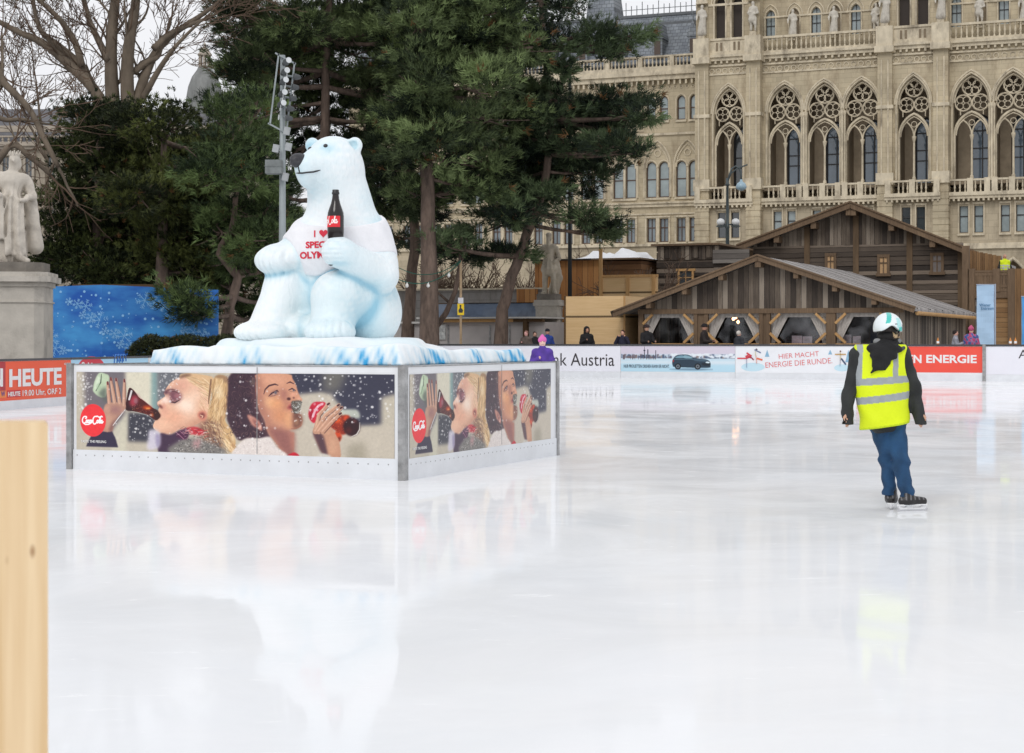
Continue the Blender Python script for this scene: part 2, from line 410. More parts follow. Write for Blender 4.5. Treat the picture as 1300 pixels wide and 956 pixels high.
# pale planed timber post in the foreground, beside the camera
W_POST = plank_mat('planed_spruce', [rgb(214,178,128), rgb(232,202,156), rgb(240,214,172)], 9.0, 'z', .6, .6, .1)
def post_material():
    m = bpy.data.materials.new('spruce_post'); m.use_nodes = True
    N = m.node_tree.nodes; L = m.node_tree.links; b = N['Principled BSDF']; b.inputs['Roughness'].default_value = .55
    t = N.new('ShaderNodeTexCoord'); mp_ = N.new('ShaderNodeMapping'); mp_.inputs['Scale'].default_value = (30, 30, 1.2); L.new(t.outputs['Object'], mp_.inputs[0])
    n = N.new('ShaderNodeTexNoise'); n.inputs['Scale'].default_value = 1.2; n.inputs['Detail'].default_value = 5; L.new(mp_.outputs[0], n.inputs[0])
    cr = N.new('ShaderNodeValToRGB'); e = cr.color_ramp.elements; e[0].position = .3; e[0].color = (*rgb(216,182,134), 1); e[1].position = .7; e[1].color = (*rgb(242,217,178), 1); L.new(n.outputs[0], cr.inputs[0])
    mk = N.new('ShaderNodeMapping'); mk.inputs['Scale'].default_value = (30, 30, 13); L.new(t.outputs['Object'], mk.inputs[0])
    v = N.new('ShaderNodeTexVoronoi'); v.inputs['Scale'].default_value = 1; L.new(mk.outputs[0], v.inputs[0])
    r = N.new('ShaderNodeMapRange'); r.inputs[1].default_value = .04; r.inputs[2].default_value = .15; r.inputs[3].default_value = .75; r.inputs[4].default_value = 0; L.new(v.outputs['Distance'], r.inputs[0])
    mx = N.new('ShaderNodeMix'); mx.data_type = 'RGBA'; L.new(r.outputs[0], mx.inputs[0]); L.new(cr.outputs[0], mx.inputs[6]); mx.inputs[7].default_value = (*rgb(150,104,60), 1)
    L.new(mx.outputs[2], b.inputs['Base Color']); return m
t = thing('timber_post', 'pale planed timber post with small knots, close at the left edge', 'post', (PX(61, 2.3), 2.3, 0), math.radians(15.4))
PM = post_material()
p = MB(); x1 = 0; z1 = PZ(536, 2.3)
p.prism([(-.14, 0), (x1, 0), (x1, z1-.004), (x1-.004, z1), (-.14, z1+.001)], 0, .07)
p.build('post_shaft', PM, t)

# ---------------------------------------------------------------- poster painting (a small raster painter for the printed advert)
class Paint:
    def __init__(s, W, H, k): s.k = k; s.w, s.h = int(W/k), int(H/k); s.a = np.zeros((s.h, s.w, 3)); s.yy, s.xx = np.mgrid[0:s.h, 0:s.w]
    def fill(s, c): s.a[:] = np.array(c)/255
    def blur(s, m, r):
        r = int(r/s.k)
        if r < 1: return m
        for ax in (0, 1):
            for _ in range(2):
                c = np.cumsum(np.pad(m, [(r+1, r) if a == ax else (0, 0) for a in (0, 1)], mode='edge'), axis=ax)
                m = ((c[2*r+1:]-c[:-2*r-1]) if ax == 0 else (c[:, 2*r+1:]-c[:, :-2*r-1]))/(2*r+1)
        return m
    def mask(s, poly, curve=True):
        p = np.array(poly, float)/s.k
        if curve:
            n = len(p); q = []
            for i in range(n):
                a, b, c, d = p[i-1], p[i], p[(i+1) % n], p[(i+2) % n]
                for t in (0, .25, .5, .75): q.append(.5*(2*b+(c-a)*t+(2*a-5*b+4*c-d)*t*t+(-a+3*b-3*c+d)*t**3))
            p = np.array(q)
        m = np.zeros((s.h, s.w), bool); n = len(p); X, Y = s.xx+.5, s.yy+.5
        for i in range(n):
            (x0, y0), (x1, y1) = p[i], p[(i+1) % n]
            if y0 == y1: continue
            m ^= ((Y >= min(y0, y1)) & (Y < max(y0, y1)) & (X < x0+(Y-y0)*(x1-x0)/(y1-y0)))
        return m.astype(float)
    def comp(s, m, c, al=1.):
        m = (m*al)[..., None]; s.a = s.a*(1-m)+m*np.array(c)/255
    def poly(s, pts, c, soft=0, al=1., curve=True): s.comp(s.blur(s.mask(pts, curve), soft), c, al)
    def _win(s, x0, y0, x1, y1):
        x0, y0 = max(0, int(x0)-2), max(0, int(y0)-2); x1, y1 = min(s.w, int(x1)+3), min(s.h, int(y1)+3)
        return (slice(y0, y1), slice(x0, x1)) if x1 > x0 and y1 > y0 else None
    def _mix(s, W, m, c, al): m = (m*al)[..., None]; s.a[W] = s.a[W]*(1-m)+m*np.array(c)/255
    def disc(s, x, y, rx, ry, c, soft=2.5, al=1.):
        x, y, rx, ry = x/s.k, y/s.k, rx/s.k, ry/s.k; e_ = max(soft/s.k, .7); W = s._win(x-rx-e_, y-ry-e_, x+rx+e_, y+ry+e_)
        if W is None: return
        d = np.hypot((s.xx[W]+.5-x)/rx, (s.yy[W]+.5-y)/ry); s._mix(W, np.clip((1-d)/(e_/max(min(rx, ry), .5))+.5, 0, 1), c, al)
    def stroke(s, pts, wd, c, al=1., soft=1.5):
        p = np.array(pts, float)/s.k
        if not hasattr(wd, '__len__'): wd = [wd]*len(p)
        g = max(wd)/s.k/2+2; W = s._win(p[:, 0].min()-g, p[:, 1].min()-g, p[:, 0].max()+g, p[:, 1].max()+g)
        if W is None: return
        xx, yy = s.xx[W]+.5, s.yy[W]+.5; best = np.full(xx.shape, -99.)
        for i in range(len(p)-1):
            a, b = p[i], p[i+1]; d = b-a; l2 = max(d@d, 1e-6)
            t = np.clip(((xx-a[0])*d[0]+(yy-a[1])*d[1])/l2, 0, 1)
            best = np.maximum(best, (wd[i]+(wd[i+1]-wd[i])*t)/s.k/2-np.hypot(xx-a[0]-t*d[0], yy-a[1]-t*d[1]))
        s._mix(W, np.clip(best/max(.8, soft/s.k)+.5, 0, 1), c, al)

def arcpts(cx, cy, rx, ry, a0, a1, n=10):
    return [(cx+rx*math.cos(math.radians(a0+(a1-a0)*i/n)), cy+ry*math.sin(math.radians(a0+(a1-a0)*i/n))) for i in range(n+1)]
# flowing script strokes, unit box width 1 (y up)
SCRIPT = [arcpts(.13,.19,.10,.15,60,290,12)+[(.22,.1)], [(.16,.335),(.20,.33),(.21,.27),(.17,.25)],
          arcpts(.245,.12,.035,.06,90,450,10), arcpts(.335,.12,.035,.06,50,310,8), arcpts(.41,.12,.035,.06,60,400,10), [(.445,.18),(.44,.08),(.47,.06),(.50,.12)],
          [(.49,.15),(.53,.16)], arcpts(.62,.18,.10,.17,70,290,12)+[(.72,.1)], [(.655,.34),(.70,.36),(.80,.31),(.90,.36),(.94,.33)],
          arcpts(.745,.12,.035,.06,90,450,10), [(.80,.10),(.84,.28),(.865,.30),(.85,.2),(.825,.07),(.85,.06),(.88,.1)], arcpts(.91,.12,.033,.06,60,400,10), [(.945,.18),(.94,.07),(.97,.06),(1.0,.12)],
          [(.10,.04),(.2,-.02),(.34,-.01),(.42,.03)]]
def paint_script(pt, x, y, W, c, wd, rot=0, only=None):
    ca, sa = math.cos(rot), math.sin(rot)
    for i, st in enumerate(SCRIPT):
        if only and i not in only: continue
        q = [((px_+.12*py_)*W, -py_*W) for px_, py_ in st]
        pt.stroke([(x+a*ca-b*sa, y+a*sa+b*ca) for a, b in q], wd, c)

def paint_advert():
    k = 2.3; pt = Paint(2091, 524, k); S = lambda L: [(x-50, y-215) for x, y in L]; r = random.Random(3)
    pt.fill((192,183,166))
    pt.poly(S([(105,200),(400,200),(395,560),(330,650),(110,560)]), (112,106,112), 18, .95, False)
    pt.poly(S([(400,190),(585,190),(585,480),(400,470)]), (214,208,188), 12, 1, False)
    pt.poly(S([(575,190),(625,190),(625,480),(575,470)]), (128,158,158), 12, .9, False)
    pt.poly(S([(615,190),(790,190),(790,480),(615,470)]), (110,112,118), 14, 1, False)
    pt.poly(S([(412,485),(600,485),(600,675),(412,675)]), (66,66,76), 12, 1, False)
    pt.poly(S([(300,600),(412,480),(400,760),(300,760)]), (205,200,180), 12, .9, False)
    # right half backdrop
    pt.poly(S([(1480,190),(2160,190),(2160,330),(2060,360),(2060,530),(1880,540),(1800,400),(1700,330),(1500,360)]), (62,62,78), 16, 1, False)
    pt.poly(S([(1700,190),(1860,190),(1800,330),(1700,330)]), (128,124,112), 26, .7, False)
    pt.poly(S([(1550,350),(1760,340),(1800,500),(1900,560),(2060,540),(2150,520),(2160,780),(1500,780)]), (196,186,170), 14, 1, False)
    pt.poly(S([(1850,660),(1960,640),(1980,780),(1850,780)]), (150,142,124), 24, .6, False)
    def Z(n, L): o = (50.3, 553.5, 1081.9, 1509.6)[n-1]; return [(o+.6272*x-50, 191.2+.6272*y-215) for x, y in L]
    def P_(n, L, c, soft=2, al=1., curve=True): pt.poly(Z(n, L), c, soft, al, curve)
    def K_(n, L, w_, c, al=1.): pt.stroke(Z(n, L), [q*.6272 for q in w_] if hasattr(w_, '__len__') else w_*.6272, c, al)
    def O_(n, x, y, rx, ry, c, soft=10, al=1.): (x, y), = Z(n, [(x, y)]); k_ = max(1., soft/8); pt.comp(pt.blur(np.clip((1-np.hypot((pt.xx+.5-x/pt.k)/(rx*.6272/pt.k), (pt.yy+.5-y/pt.k)/(ry*.6272/pt.k)))*8+.5, 0, 1), soft*.6272), c, al)
    def hair(n, x0, y0, ang, L_, amp, wd, c, al):
        q = []; ca, sa = math.cos(ang), math.sin(ang); ph = r.uniform(0, 6)
        for j in range(7): t_ = j/6*L_; o_ = amp*math.sin(ph+t_*.03); q.append((x0+ca*t_-sa*o_, y0+sa*t_+ca*o_))
        K_(n, q, [wd*.3, wd, wd, wd, wd, wd*.7, wd*.3], c, al)
    # ---- first drinker
    P_(2, [(340,85),(400,50),(520,50),(660,70),(700,95),(690,200),(670,300),(660,420),(640,520),(560,540),(450,300)], (214,178,138), 4)
    P_(2, [(700,100),(760,60),(840,80),(890,180),(900,260),(860,360),(830,440),(830,540),(900,630),(935,740),(930,850),(870,850),(820,760),(740,680),(640,600),(640,500),(660,400),(690,280),(680,180)], (206,170,124), 4)
    P_(2, [(560,560),(650,520),(760,560),(800,700),(780,860),(640,860),(560,700)], (132,98,82), 14, .95)
    P_(2, [(350,85),(293,112),(238,150),(206,190),(182,228),(174,262),(184,288),(150,312),(112,340),(98,360),(106,386),(121,402),(110,428),(114,455),(130,478),(131,500),(104,524),(76,548),(54,588),(58,622),(95,655),(160,680),(230,685),(290,660),(350,625),(440,606),(530,570),(600,520),(640,440),(650,330),(620,220),(560,150),(480,105),(420,82)], (229,184,157), 2)
    O_(2, 350, 175, 90, 60, (216,162,142), 26, .7)
    O_(2, 420, 375, 120, 75, (248,226,208), 45, .95); O_(2, 520, 300, 80, 80, (240,208,184), 45, .8); O_(2, 270, 510, 110, 70, (226,166,138), 45, .7); O_(2, 180, 600, 70, 50, (238,192,162), 30, .7)
    P_(2, [(120,668),(240,650),(350,600),(460,560),(560,500),(620,470),(620,560),(450,612),(350,632),(290,664),(200,690)], (188,134,112), 22, .85)
    O_(2, 560, 380, 60, 90, (222,176,146), 30, .6); O_(2, 180, 440, 40, 50, (222,164,142), 18, .6)
    P_(2, [(200,226),(258,216),(325,234),(358,276),(350,322),(298,348),(246,352),(228,320),(226,270)], (112,68,82), 14, .92)
    O_(2, 318, 282, 36, 26, (168,112,118), 12, .85); K_(2, [(236,346),(290,352),(348,320)], [8,16,6], (62,36,46), .9); K_(2, [(242,236),(290,236),(345,262)], [10,14,4], (84,50,62), .6)
    P_(2, [(170,240),(186,222),(214,224),(214,262),(186,270),(174,262)], (92,58,72), 8, .9); K_(2, [(214,222),(262,214),(330,230)], [16,14,5], (104,70,72), .7)
    P_(2, [(184,292),(226,300),(222,352),(166,362),(128,352)], (246,216,200), 9, .9); P_(2, [(196,270),(222,280),(226,320),(206,310)], (206,158,146), 8, .7)
    P_(2, [(112,374),(146,384),(164,408),(146,418),(120,402)], (112,62,62), 5, .92); P_(2, [(160,352),(190,384),(176,420),(158,408)], (222,160,142), 8, .8); O_(2, 112, 356, 14, 12, (236,190,176), 6, .8)
    P_(2, [(104,486),(134,476),(132,500),(112,512),(90,530),(66,540),(72,512)], (186,104,102), 5, .95); P_(2, [(60,492),(110,492),(116,502),(70,520),(54,510)], (92,46,48), 5, .9)
    for i in range(150):
        t_ = r.random(); x = 395+t_*210; y = 66+r.uniform(0, 30)+t_*18+r.uniform(0, 1)*t_*210; hair(2, x, y, r.uniform(.05, .4)+t_*.35, r.uniform(60, 140), 5, r.uniform(3, 7), r.choice([(236,206,164),(196,156,114),(246,226,190),(160,120,86),(218,182,138)]), .5)
    for i in range(70): hair(2, r.uniform(540, 640), r.uniform(240, 460), r.uniform(.5, 1.2), r.uniform(40, 100), 6, r.uniform(3, 6), r.choice([(226,190,150),(240,214,178),(190,146,112)]), .45)
    P_(2, [(336,92),(370,62),(440,52),(470,66),(410,80),(360,96)], (112,82,70), 7, .9); K_(2, [(676,110),(668,200),(654,300),(650,360)], [16,22,16,8], (120,88,68), .85)
    P_(2, [(530,470),(556,436),(606,434),(636,470),(622,520),(584,534),(548,512)], (208,136,116), 5, .95); P_(2, [(552,468),(590,450),(612,478),(596,512),(566,500)], (122,66,64), 6, .85); K_(2, [(560,476),(588,488),(580,508)], [6,12,6], (240,196,168), .9)
    for i in range(330):
        y = r.uniform(70, 820); xc = 790 if y < 300 else 790-(y-300)*.22 if y < 560 else 733+(y-560)*.55; w_ = 95 if y < 450 else 70
        x = xc+r.uniform(-1, 1)*w_; e = (x-xc)/w_; c = r.choice([(248,228,190),(238,208,164),(226,192,146)]) if abs(e+.1) < .55 and r.random() < .75 else r.choice([(176,136,98),(140,104,76),(204,166,120)])
        hair(2, x, y, (1.75 if y < 560 else 1.0)+r.uniform(-.25, .25), r.uniform(60, 120), 11, r.uniform(4, 9), c, .5)
    P_(2, [(716,80),(760,56),(840,76),(860,120),(820,140),(800,100),(740,92)], (150,118,92), 6, .8); O_(2, 755, 230, 34, 70, (250,232,198), 24, .5); O_(2, 905, 690, 16, 60, (250,232,196), 12, .5)
    for i in range(90): hair(2, r.uniform(580, 780), r.uniform(530, 740), r.uniform(.2, 1.4), r.uniform(30, 80), 10, r.uniform(4, 8), r.choice([(196,156,122),(104,72,66),(222,196,160),(84,58,60)]), .6)
    # scarf and collar
    P_(2, [(122,684),(230,690),(300,664),(360,640),(420,700),(360,760),(260,868),(110,868)], (72,52,74), 6); P_(2, [(230,868),(320,760),(440,720),(600,740),(760,800),(810,868)], (126,122,118), 10)
    P_(2, [(300,700),(340,650),(430,618),(436,700),(392,736)], (84,42,72), 5); P_(2, [(428,612),(520,602),(600,640),(590,680),(500,684),(440,650)], (190,52,62), 6, .95); P_(2, [(480,770),(540,720),(570,760),(540,820),(490,820)], (196,152,152), 12, .8)
    P_(2, [(10,650),(70,640),(125,670),(128,800),(80,845),(-10,845),(0,720)], (208,202,214), 10, .95); P_(2, [(80,690),(124,700),(124,790),(90,820)], (150,140,170), 8, .8)
    for i in range(420):
        x = r.uniform(240, 790); y = r.uniform(700, 866)
        if y < 866-(x-240)*.75 and x < 420: continue
        s_ = r.uniform(3, 8); pt.disc(*Z(2, [(x, y)])[0], s_*.6, s_*.6, r.choice([(92,90,88),(170,166,160),(210,204,198),(66,62,66),(140,134,126)]), 3, .55)
    for i in range(46): x = r.uniform(290, 620); y = r.uniform(620, 720); a = r.uniform(-.7, .5); K_(2, [(x, y), (x+r.uniform(15, 50), y+a*40)], r.uniform(3, 7), r.choice([(224,180,176),(46,34,46),(214,60,70),(236,220,214)]), .6)
    K_(2, [(300,660),(350,700),(385,732)], 5, (214,160,180), .8); K_(2, [(340,646),(392,690)], 4, (214,160,180), .7)
    # ---- bottle and hand
    P_(1, [(190,205),(208,132),(255,50),(320,55),(370,90),(350,230),(330,300),(290,310),(235,290),(190,245)], (186,202,172), 4); K_(1, [(283,62),(275,150),(222,240)], [6,14,8], (44,52,46), .9); P_(1, [(205,200),(225,120),(262,75),(262,150),(222,225)], (216,228,204), 8, .85); P_(1, [(250,270),(330,200),(345,330),(320,370),(300,320)], (92,100,92), 12, .8); O_(1, 250, 200, 25, 40, (160,184,150), 10, .6)
    P_(1, [(590,208),(640,226),(700,300),(760,340),(850,408),(905,440),(935,498),(890,542),(850,522),(790,484),(700,462),(600,446),(552,430),(562,330)], (84,30,30), 2)
    P_(1, [(592,214),(640,232),(690,300),(690,380),(620,450),(556,430),(566,330)], (52,26,32), 4, .9); P_(1, [(600,330),(640,280),(690,300),(680,370),(630,400),(600,380)], (190,66,84), 12, .85); O_(1, 665, 340, 22, 30, (150,120,124), 10, .7)
    K_(1, [(592,326),(606,280),(618,238)], 20, (232,228,226), .9); O_(1, 790, 410, 50, 20, (206,84,36), 14, .9); O_(1, 800, 418, 26, 8, (250,170,90), 6, .8); O_(1, 845, 485, 18, 14, (210,110,50), 8, .8); K_(1, [(640,226),(740,325),(850,408)], [3,6,4], (206,150,150), .7); P_(1, [(860,430),(905,440),(935,498),(890,540),(868,500)], (58,34,34), 5, .85)
    for i in range(50): t_ = r.random(); pt.disc(*Z(1, [(620+t_*270, 400+t_*90+r.uniform(-50, 40)*(1-t_*.4))])[0], 2, 2, (222,150,120), 2, .55)
    K_(1, [(585,450),(700,468),(790,490),(850,530)], [3,6,6,3], (196,200,190), .6)
    P_(1, [(110,838),(128,790),(170,720),(300,672),(400,664),(440,740),(470,838)], (56,50,72), 3, 1, False)
    P_(1, [(306,668),(322,560),(308,470),(312,420),(338,378),(430,360),(540,378),(552,424),(505,478),(450,545),(420,610),(400,668)], (184,142,122), 4)
    O_(1, 440, 440, 70, 40, (150,108,110), 30, .8); O_(1, 360, 560, 30, 80, (206,164,142), 20, .6); P_(1, [(400,668),(425,600),(505,480),(460,520),(390,600),(370,668)], (112,78,80), 10, .8); O_(1, 350, 430, 30, 40, (204,160,138), 16, .6)
    for a, b, cx, cy, w_ in ((352,150,372,370,44), (388,106,432,365,44), (446,112,488,370,44), (538,122,534,390,40)):
        K_(1, [(cx, cy), ((a+cx)/2, (b+cy)/2), (a, b)], [w_, w_*.92, w_*.62], (186,144,124)); K_(1, [(cx-6, cy), ((a+cx)/2-8, (b+cy)/2), (a-4, b+30)], [w_*.4, w_*.4, w_*.2], (216,176,152), .7); K_(1, [(cx+20, cy-10), ((a+cx)/2+20, (b+cy)/2), (a+14, b+20)], [7,8,5], (98,64,60), .75); K_(1, [(a, b-6), (a+2, b+16)], [16,20], (98,34,48), .9)
    K_(1, [(412,606),(470,530),(545,438)], [6,9,6], (240,238,234), .95); K_(1, [(505,470),(528,450)], 16, (180,150,140), .7)
    # ---- second drinker
    P_(3, [(45,45),(330,45),(330,330),(350,430),(410,560),(435,650),(430,700),(220,708),(140,732),(90,690),(20,560),(0,480),(10,250)], (68,48,60), 6)
    for i in range(360):
        x = r.uniform(10, 400); y = r.uniform(50, 690)
        if x > 310 and y < 480: continue
        a0 = r.uniform(0, 6.3); R0 = r.uniform(10, 34); q = [(x+R0*math.cos(a0+j*.5), y+R0*math.sin(a0+j*.5)) for j in range(5)]; K_(3, q, [2,5,6,5,2], r.choice([(112,84,84),(40,28,40),(140,110,104),(54,38,50),(88,64,72),(42,30,40)]), .55)
    O_(3, 275, 130, 30, 40, (112,112,100), 20, .5)
    P_(3, [(322,45),(640,45),(680,92),(715,152),(735,222),(758,272),(780,302),(762,322),(742,340),(748,420),(775,470),(781,530),(762,575),(702,604),(652,612),(668,636),(696,640),(692,700),(690,884),(620,884),(545,800),(480,712),(432,650),(408,590),(392,510),(345,430),(316,330),(302,200),(306,110)], (206,150,122), 3)
    O_(3, 490, 100, 130, 50, (222,166,138), 40, .8); O_(3, 440, 330, 60, 50, (238,186,142), 30, .85); O_(3, 520, 350, 70, 60, (226,160,112), 36, .7); O_(3, 560, 470, 80, 60, (214,146,104), 36, .6)
    P_(3, [(300,90),(350,100),(362,250),(400,420),(450,560),(520,640),(440,660),(380,520),(320,400)], (150,100,92), 26, .8)
    P_(3, [(440,610),(560,600),(660,626),(694,640),(690,884),(610,884),(530,780)], (146,96,92), 20, .9); P_(3, [(640,640),(694,644),(690,800),(660,760)], (180,124,108), 12, .7)
    P_(3, [(560,205),(620,220),(618,290),(600,330),(575,300)], (150,96,92), 18, .75); O_(3, 690, 250, 30, 30, (226,166,140), 14, .7); O_(3, 745, 292, 18, 14, (232,176,150), 8, .8)
    O_(3, 642, 296, 20, 15, (72,36,42), 6, .92); O_(3, 692, 284, 10, 9, (90,48,50), 5, .85); P_(3, [(600,300),(620,330),(680,325),(700,305),(680,335),(620,345)], (170,108,98), 8, .8)
    K_(3, [(386,250),(400,202),(440,164),(500,148),(532,158)], [7,13,18,17,8], (76,48,54), .92); K_(3, [(622,138),(656,124),(694,142)], [8,15,8], (76,48,54), .92)
    P_(3, [(432,276),(462,236),(520,208),(540,232),(500,256)], (130,84,82), 10, .7); K_(3, [(436,272),(466,242),(522,212),(536,226)], [6,14,13,7], (60,38,50), .95); O_(3, 508, 236, 13, 13, (112,120,132), 4, .9); O_(3, 510, 236, 6, 6, (34,30,38), 2, .9); O_(3, 486, 250, 12, 7, (214,190,182), 4, .7); K_(3, [(444,278),(490,266),(534,250)], [3,6,4], (110,72,72), .7)
    K_(3, [(640,206),(676,190),(714,212)], [7,14,6], (60,38,50), .95); O_(3, 692, 208, 11, 11, (104,112,126), 4, .9); O_(3, 693, 208, 5, 5, (34,30,38), 2, .9); K_(3, [(650,216),(690,226),(716,222)], 4, (110,72,72), .7)
    P_(3, [(622,388),(640,358),(676,340),(684,364),(676,404),(640,404)], (176,88,88), 6, .95); P_(3, [(640,378),(672,366),(672,392)], (92,44,50), 5, .9); P_(3, [(600,330),(640,350),(620,420),(590,400)], (176,118,96), 14, .6)
    P_(3, [(684,430),(740,420),(774,470),(780,530),(750,580),(700,596),(680,560)], (112,74,66), 12, .92); O_(3, 722, 528, 20, 34, (176,132,104), 12, .8); P_(3, [(600,450),(660,440),(672,560),(620,590)], (226,168,124), 16, .7); K_(3, [(664,600),(720,596),(768,566)], [6,8,5], (150,100,84), .8)
    P_(3, [(668,330),(700,312),(770,316),(764,380),(750,420),(712,446),(684,420),(668,380)], (98,94,88), 4, .9)
    for i in range(70): x, y = r.uniform(672, 762), r.uniform(318, 436); K_(3, [(x, y), (x+r.uniform(-24, 24), y+r.uniform(-20, 20))], r.uniform(3, 6), r.choice([(236,238,234),(40,38,38),(190,194,188),(66,62,58),(150,150,140)]), .75)
    P_(3, [(212,470),(262,474),(330,520),(366,580),(362,628),(320,606),(258,560)], (198,140,124), 5, .95); P_(3, [(270,510),(320,540),(340,590),(300,570)], (120,72,72), 7, .7); O_(3, 345, 590, 14, 20, (232,180,164), 6, .8)
    P_(3, [(85,884),(100,800),(150,745),(220,706),(330,706),(430,684),(472,716),(520,790),(612,884)], (222,212,206), 5)
    for i in range(260): t_ = r.random(); x = 90+t_*520; y = 700+abs(t_-.55)*150+r.uniform(-6, 170); pt.disc(*Z(3, [(x, min(y, 880))])[0], r.uniform(2, 5), r.uniform(2, 5), r.choice([(236,228,222),(206,194,188),(190,178,174),(244,238,234)]), 3, .45) if y < 884-max(0, x-470)*.0 and (x < 480 or y > 720+(x-480)*1.1) else None
    P_(3, [(630,884),(650,856),(700,838),(742,862),(738,884)], (196,34,54), 4)
    # ---- second bottle and hand
    P_(4, [(160,450),(176,372),(216,326),(300,320),(330,342),(276,430),(226,532),(182,512)], (200,44,66), 4); P_(4, [(166,470),(180,400),(200,360),(196,500)], (140,24,44), 8, .7)
    K_(4, [(205,470),(228,400),(262,360),(300,340)], 22, (238,214,220), .75); K_(4, [(192,500),(206,440)], 10, (238,214,220), .6)
    P_(4, [(430,410),(560,390),(650,400),(668,480),(560,470),(470,470)], (202,206,190), 8, .85); P_(4, [(376,565),(420,480),(470,455),(570,458),(560,560),(530,640),(470,640),(420,600)], (150,52,34), 5)
    O_(4, 450, 505, 36, 26, (226,92,44), 14, .9); O_(4, 535, 480, 22, 26, (220,80,44), 10, .85); O_(4, 590, 566, 84, 92, (54,28,34), 8, 1.); O_(4, 560, 600, 30, 30, (96,36,36), 16, .7); O_(4, 620, 510, 20, 16, (120,70,70), 8, .6)
    K_(4, [(590,664),(640,640),(668,590),(670,520)], [4,10,10,4], (214,210,202), .9); P_(4, [(408,676),(440,612),(490,650),(486,690),(462,716)], (206,70,36), 5, .95); P_(4, [(440,690),(480,670),(466,716)], (70,30,30), 5, .8)
    for i in range(40): pt.disc(*Z(4, [(r.uniform(390, 560), r.uniform(470, 630))])[0], 2.4, 2.4, r.choice([(236,130,80),(60,24,26)]), 2, .6)
    P_(4, [(204,622),(234,560),(330,530),(400,590),(440,660),(468,720),(478,884),(366,884),(292,826),(244,734)], (196,148,122), 4)
    P_(4, [(206,628),(292,640),(330,740),(352,866),(290,832),(244,736)], (84,60,70), 9, .92); O_(4, 400, 760, 34, 90, (218,172,142), 24, .6); O_(4, 350, 620, 40, 40, (206,160,132), 20, .6)
    for L_ in ([(236,600),(268,450),(366,336)], [(232,622),(330,458),(466,346)], [(262,622),(376,480),(494,372)], [(306,622),(404,510),(484,432)]):
        K_(4, L_, [52,44,26], (194,148,124)); K_(4, [(x-8, y-8) for x, y in L_], [16,14,8], (222,180,154), .7); K_(4, [(x+14, y+14) for x, y in L_], [7,8,4], (84,54,54), .8); K_(4, [L_[2], (L_[2][0]-14, L_[2][1]+10)], [18,20], (58,34,46), .9)
    P_(4, [(238,886),(270,850),(340,845),(404,886)], (206,200,190), 5)
    # snow
    for i in range(430):
        reg = r.choice(((60, 160, 230, 470), (420, 600, 490, 670), (615, 780, 225, 420), (1110, 1330, 230, 640), (1520, 2130, 225, 520), (1520, 2130, 225, 520), (1520, 2130, 225, 520), (60, 2130, 225, 730)))
        if reg[3] == 730 and r.random() < .5: continue
        x = r.uniform(reg[0], reg[1]); y = r.uniform(reg[2], reg[3]); s_ = r.choice((2.5, 3, 4, 4, 6, 8)); pt.disc(x-50, y-215, s_, s_, (236,234,232), 5, r.uniform(.3, .85))
    # red disc with script
    pt.disc(168-50, 540-215, 91, 109, (233,58,64), 2); paint_script(pt, 85-50, 566-215, 152, (255,255,255), 8)
    rs = np.random.RandomState(4); g_ = pt.blur(rs.normal(size=pt.a.shape[:2]), 5)*.07+rs.normal(size=pt.a.shape[:2])*.014
    m_ = pt.a.mean(-1, keepdims=True); pt.a = np.clip((pt.a*(1+g_[..., None])-.5)*1.06+.5, 0, 1)
    return pt.a

def poster_mesh(a, W, H):
    h, w_, _ = a.shape
    X, Z = np.meshgrid(np.linspace(0, W, w_+1), np.linspace(H, 0, h+1))
    # corner-domain colour: one flat quad per printed dot
    v = np.stack([X.ravel(), np.zeros(X.size), Z.ravel()], 1)
    i = np.arange(h*w_).reshape(h, w_); r0 = (i//w_)*(w_+1)+i % w_
    f = np.stack([r0+w_+1, r0+w_+2, r0+1, r0], -1).reshape(-1, 4)
    ap = np.pad(a, ((0, 1), (0, 1), (0, 0)), mode='edge'); lo_ = ap <= .04045
    c = np.where(lo_, ap/12.92, ((ap+.055)/1.055)**2.4).reshape(-1, 3)
    return v, f, c

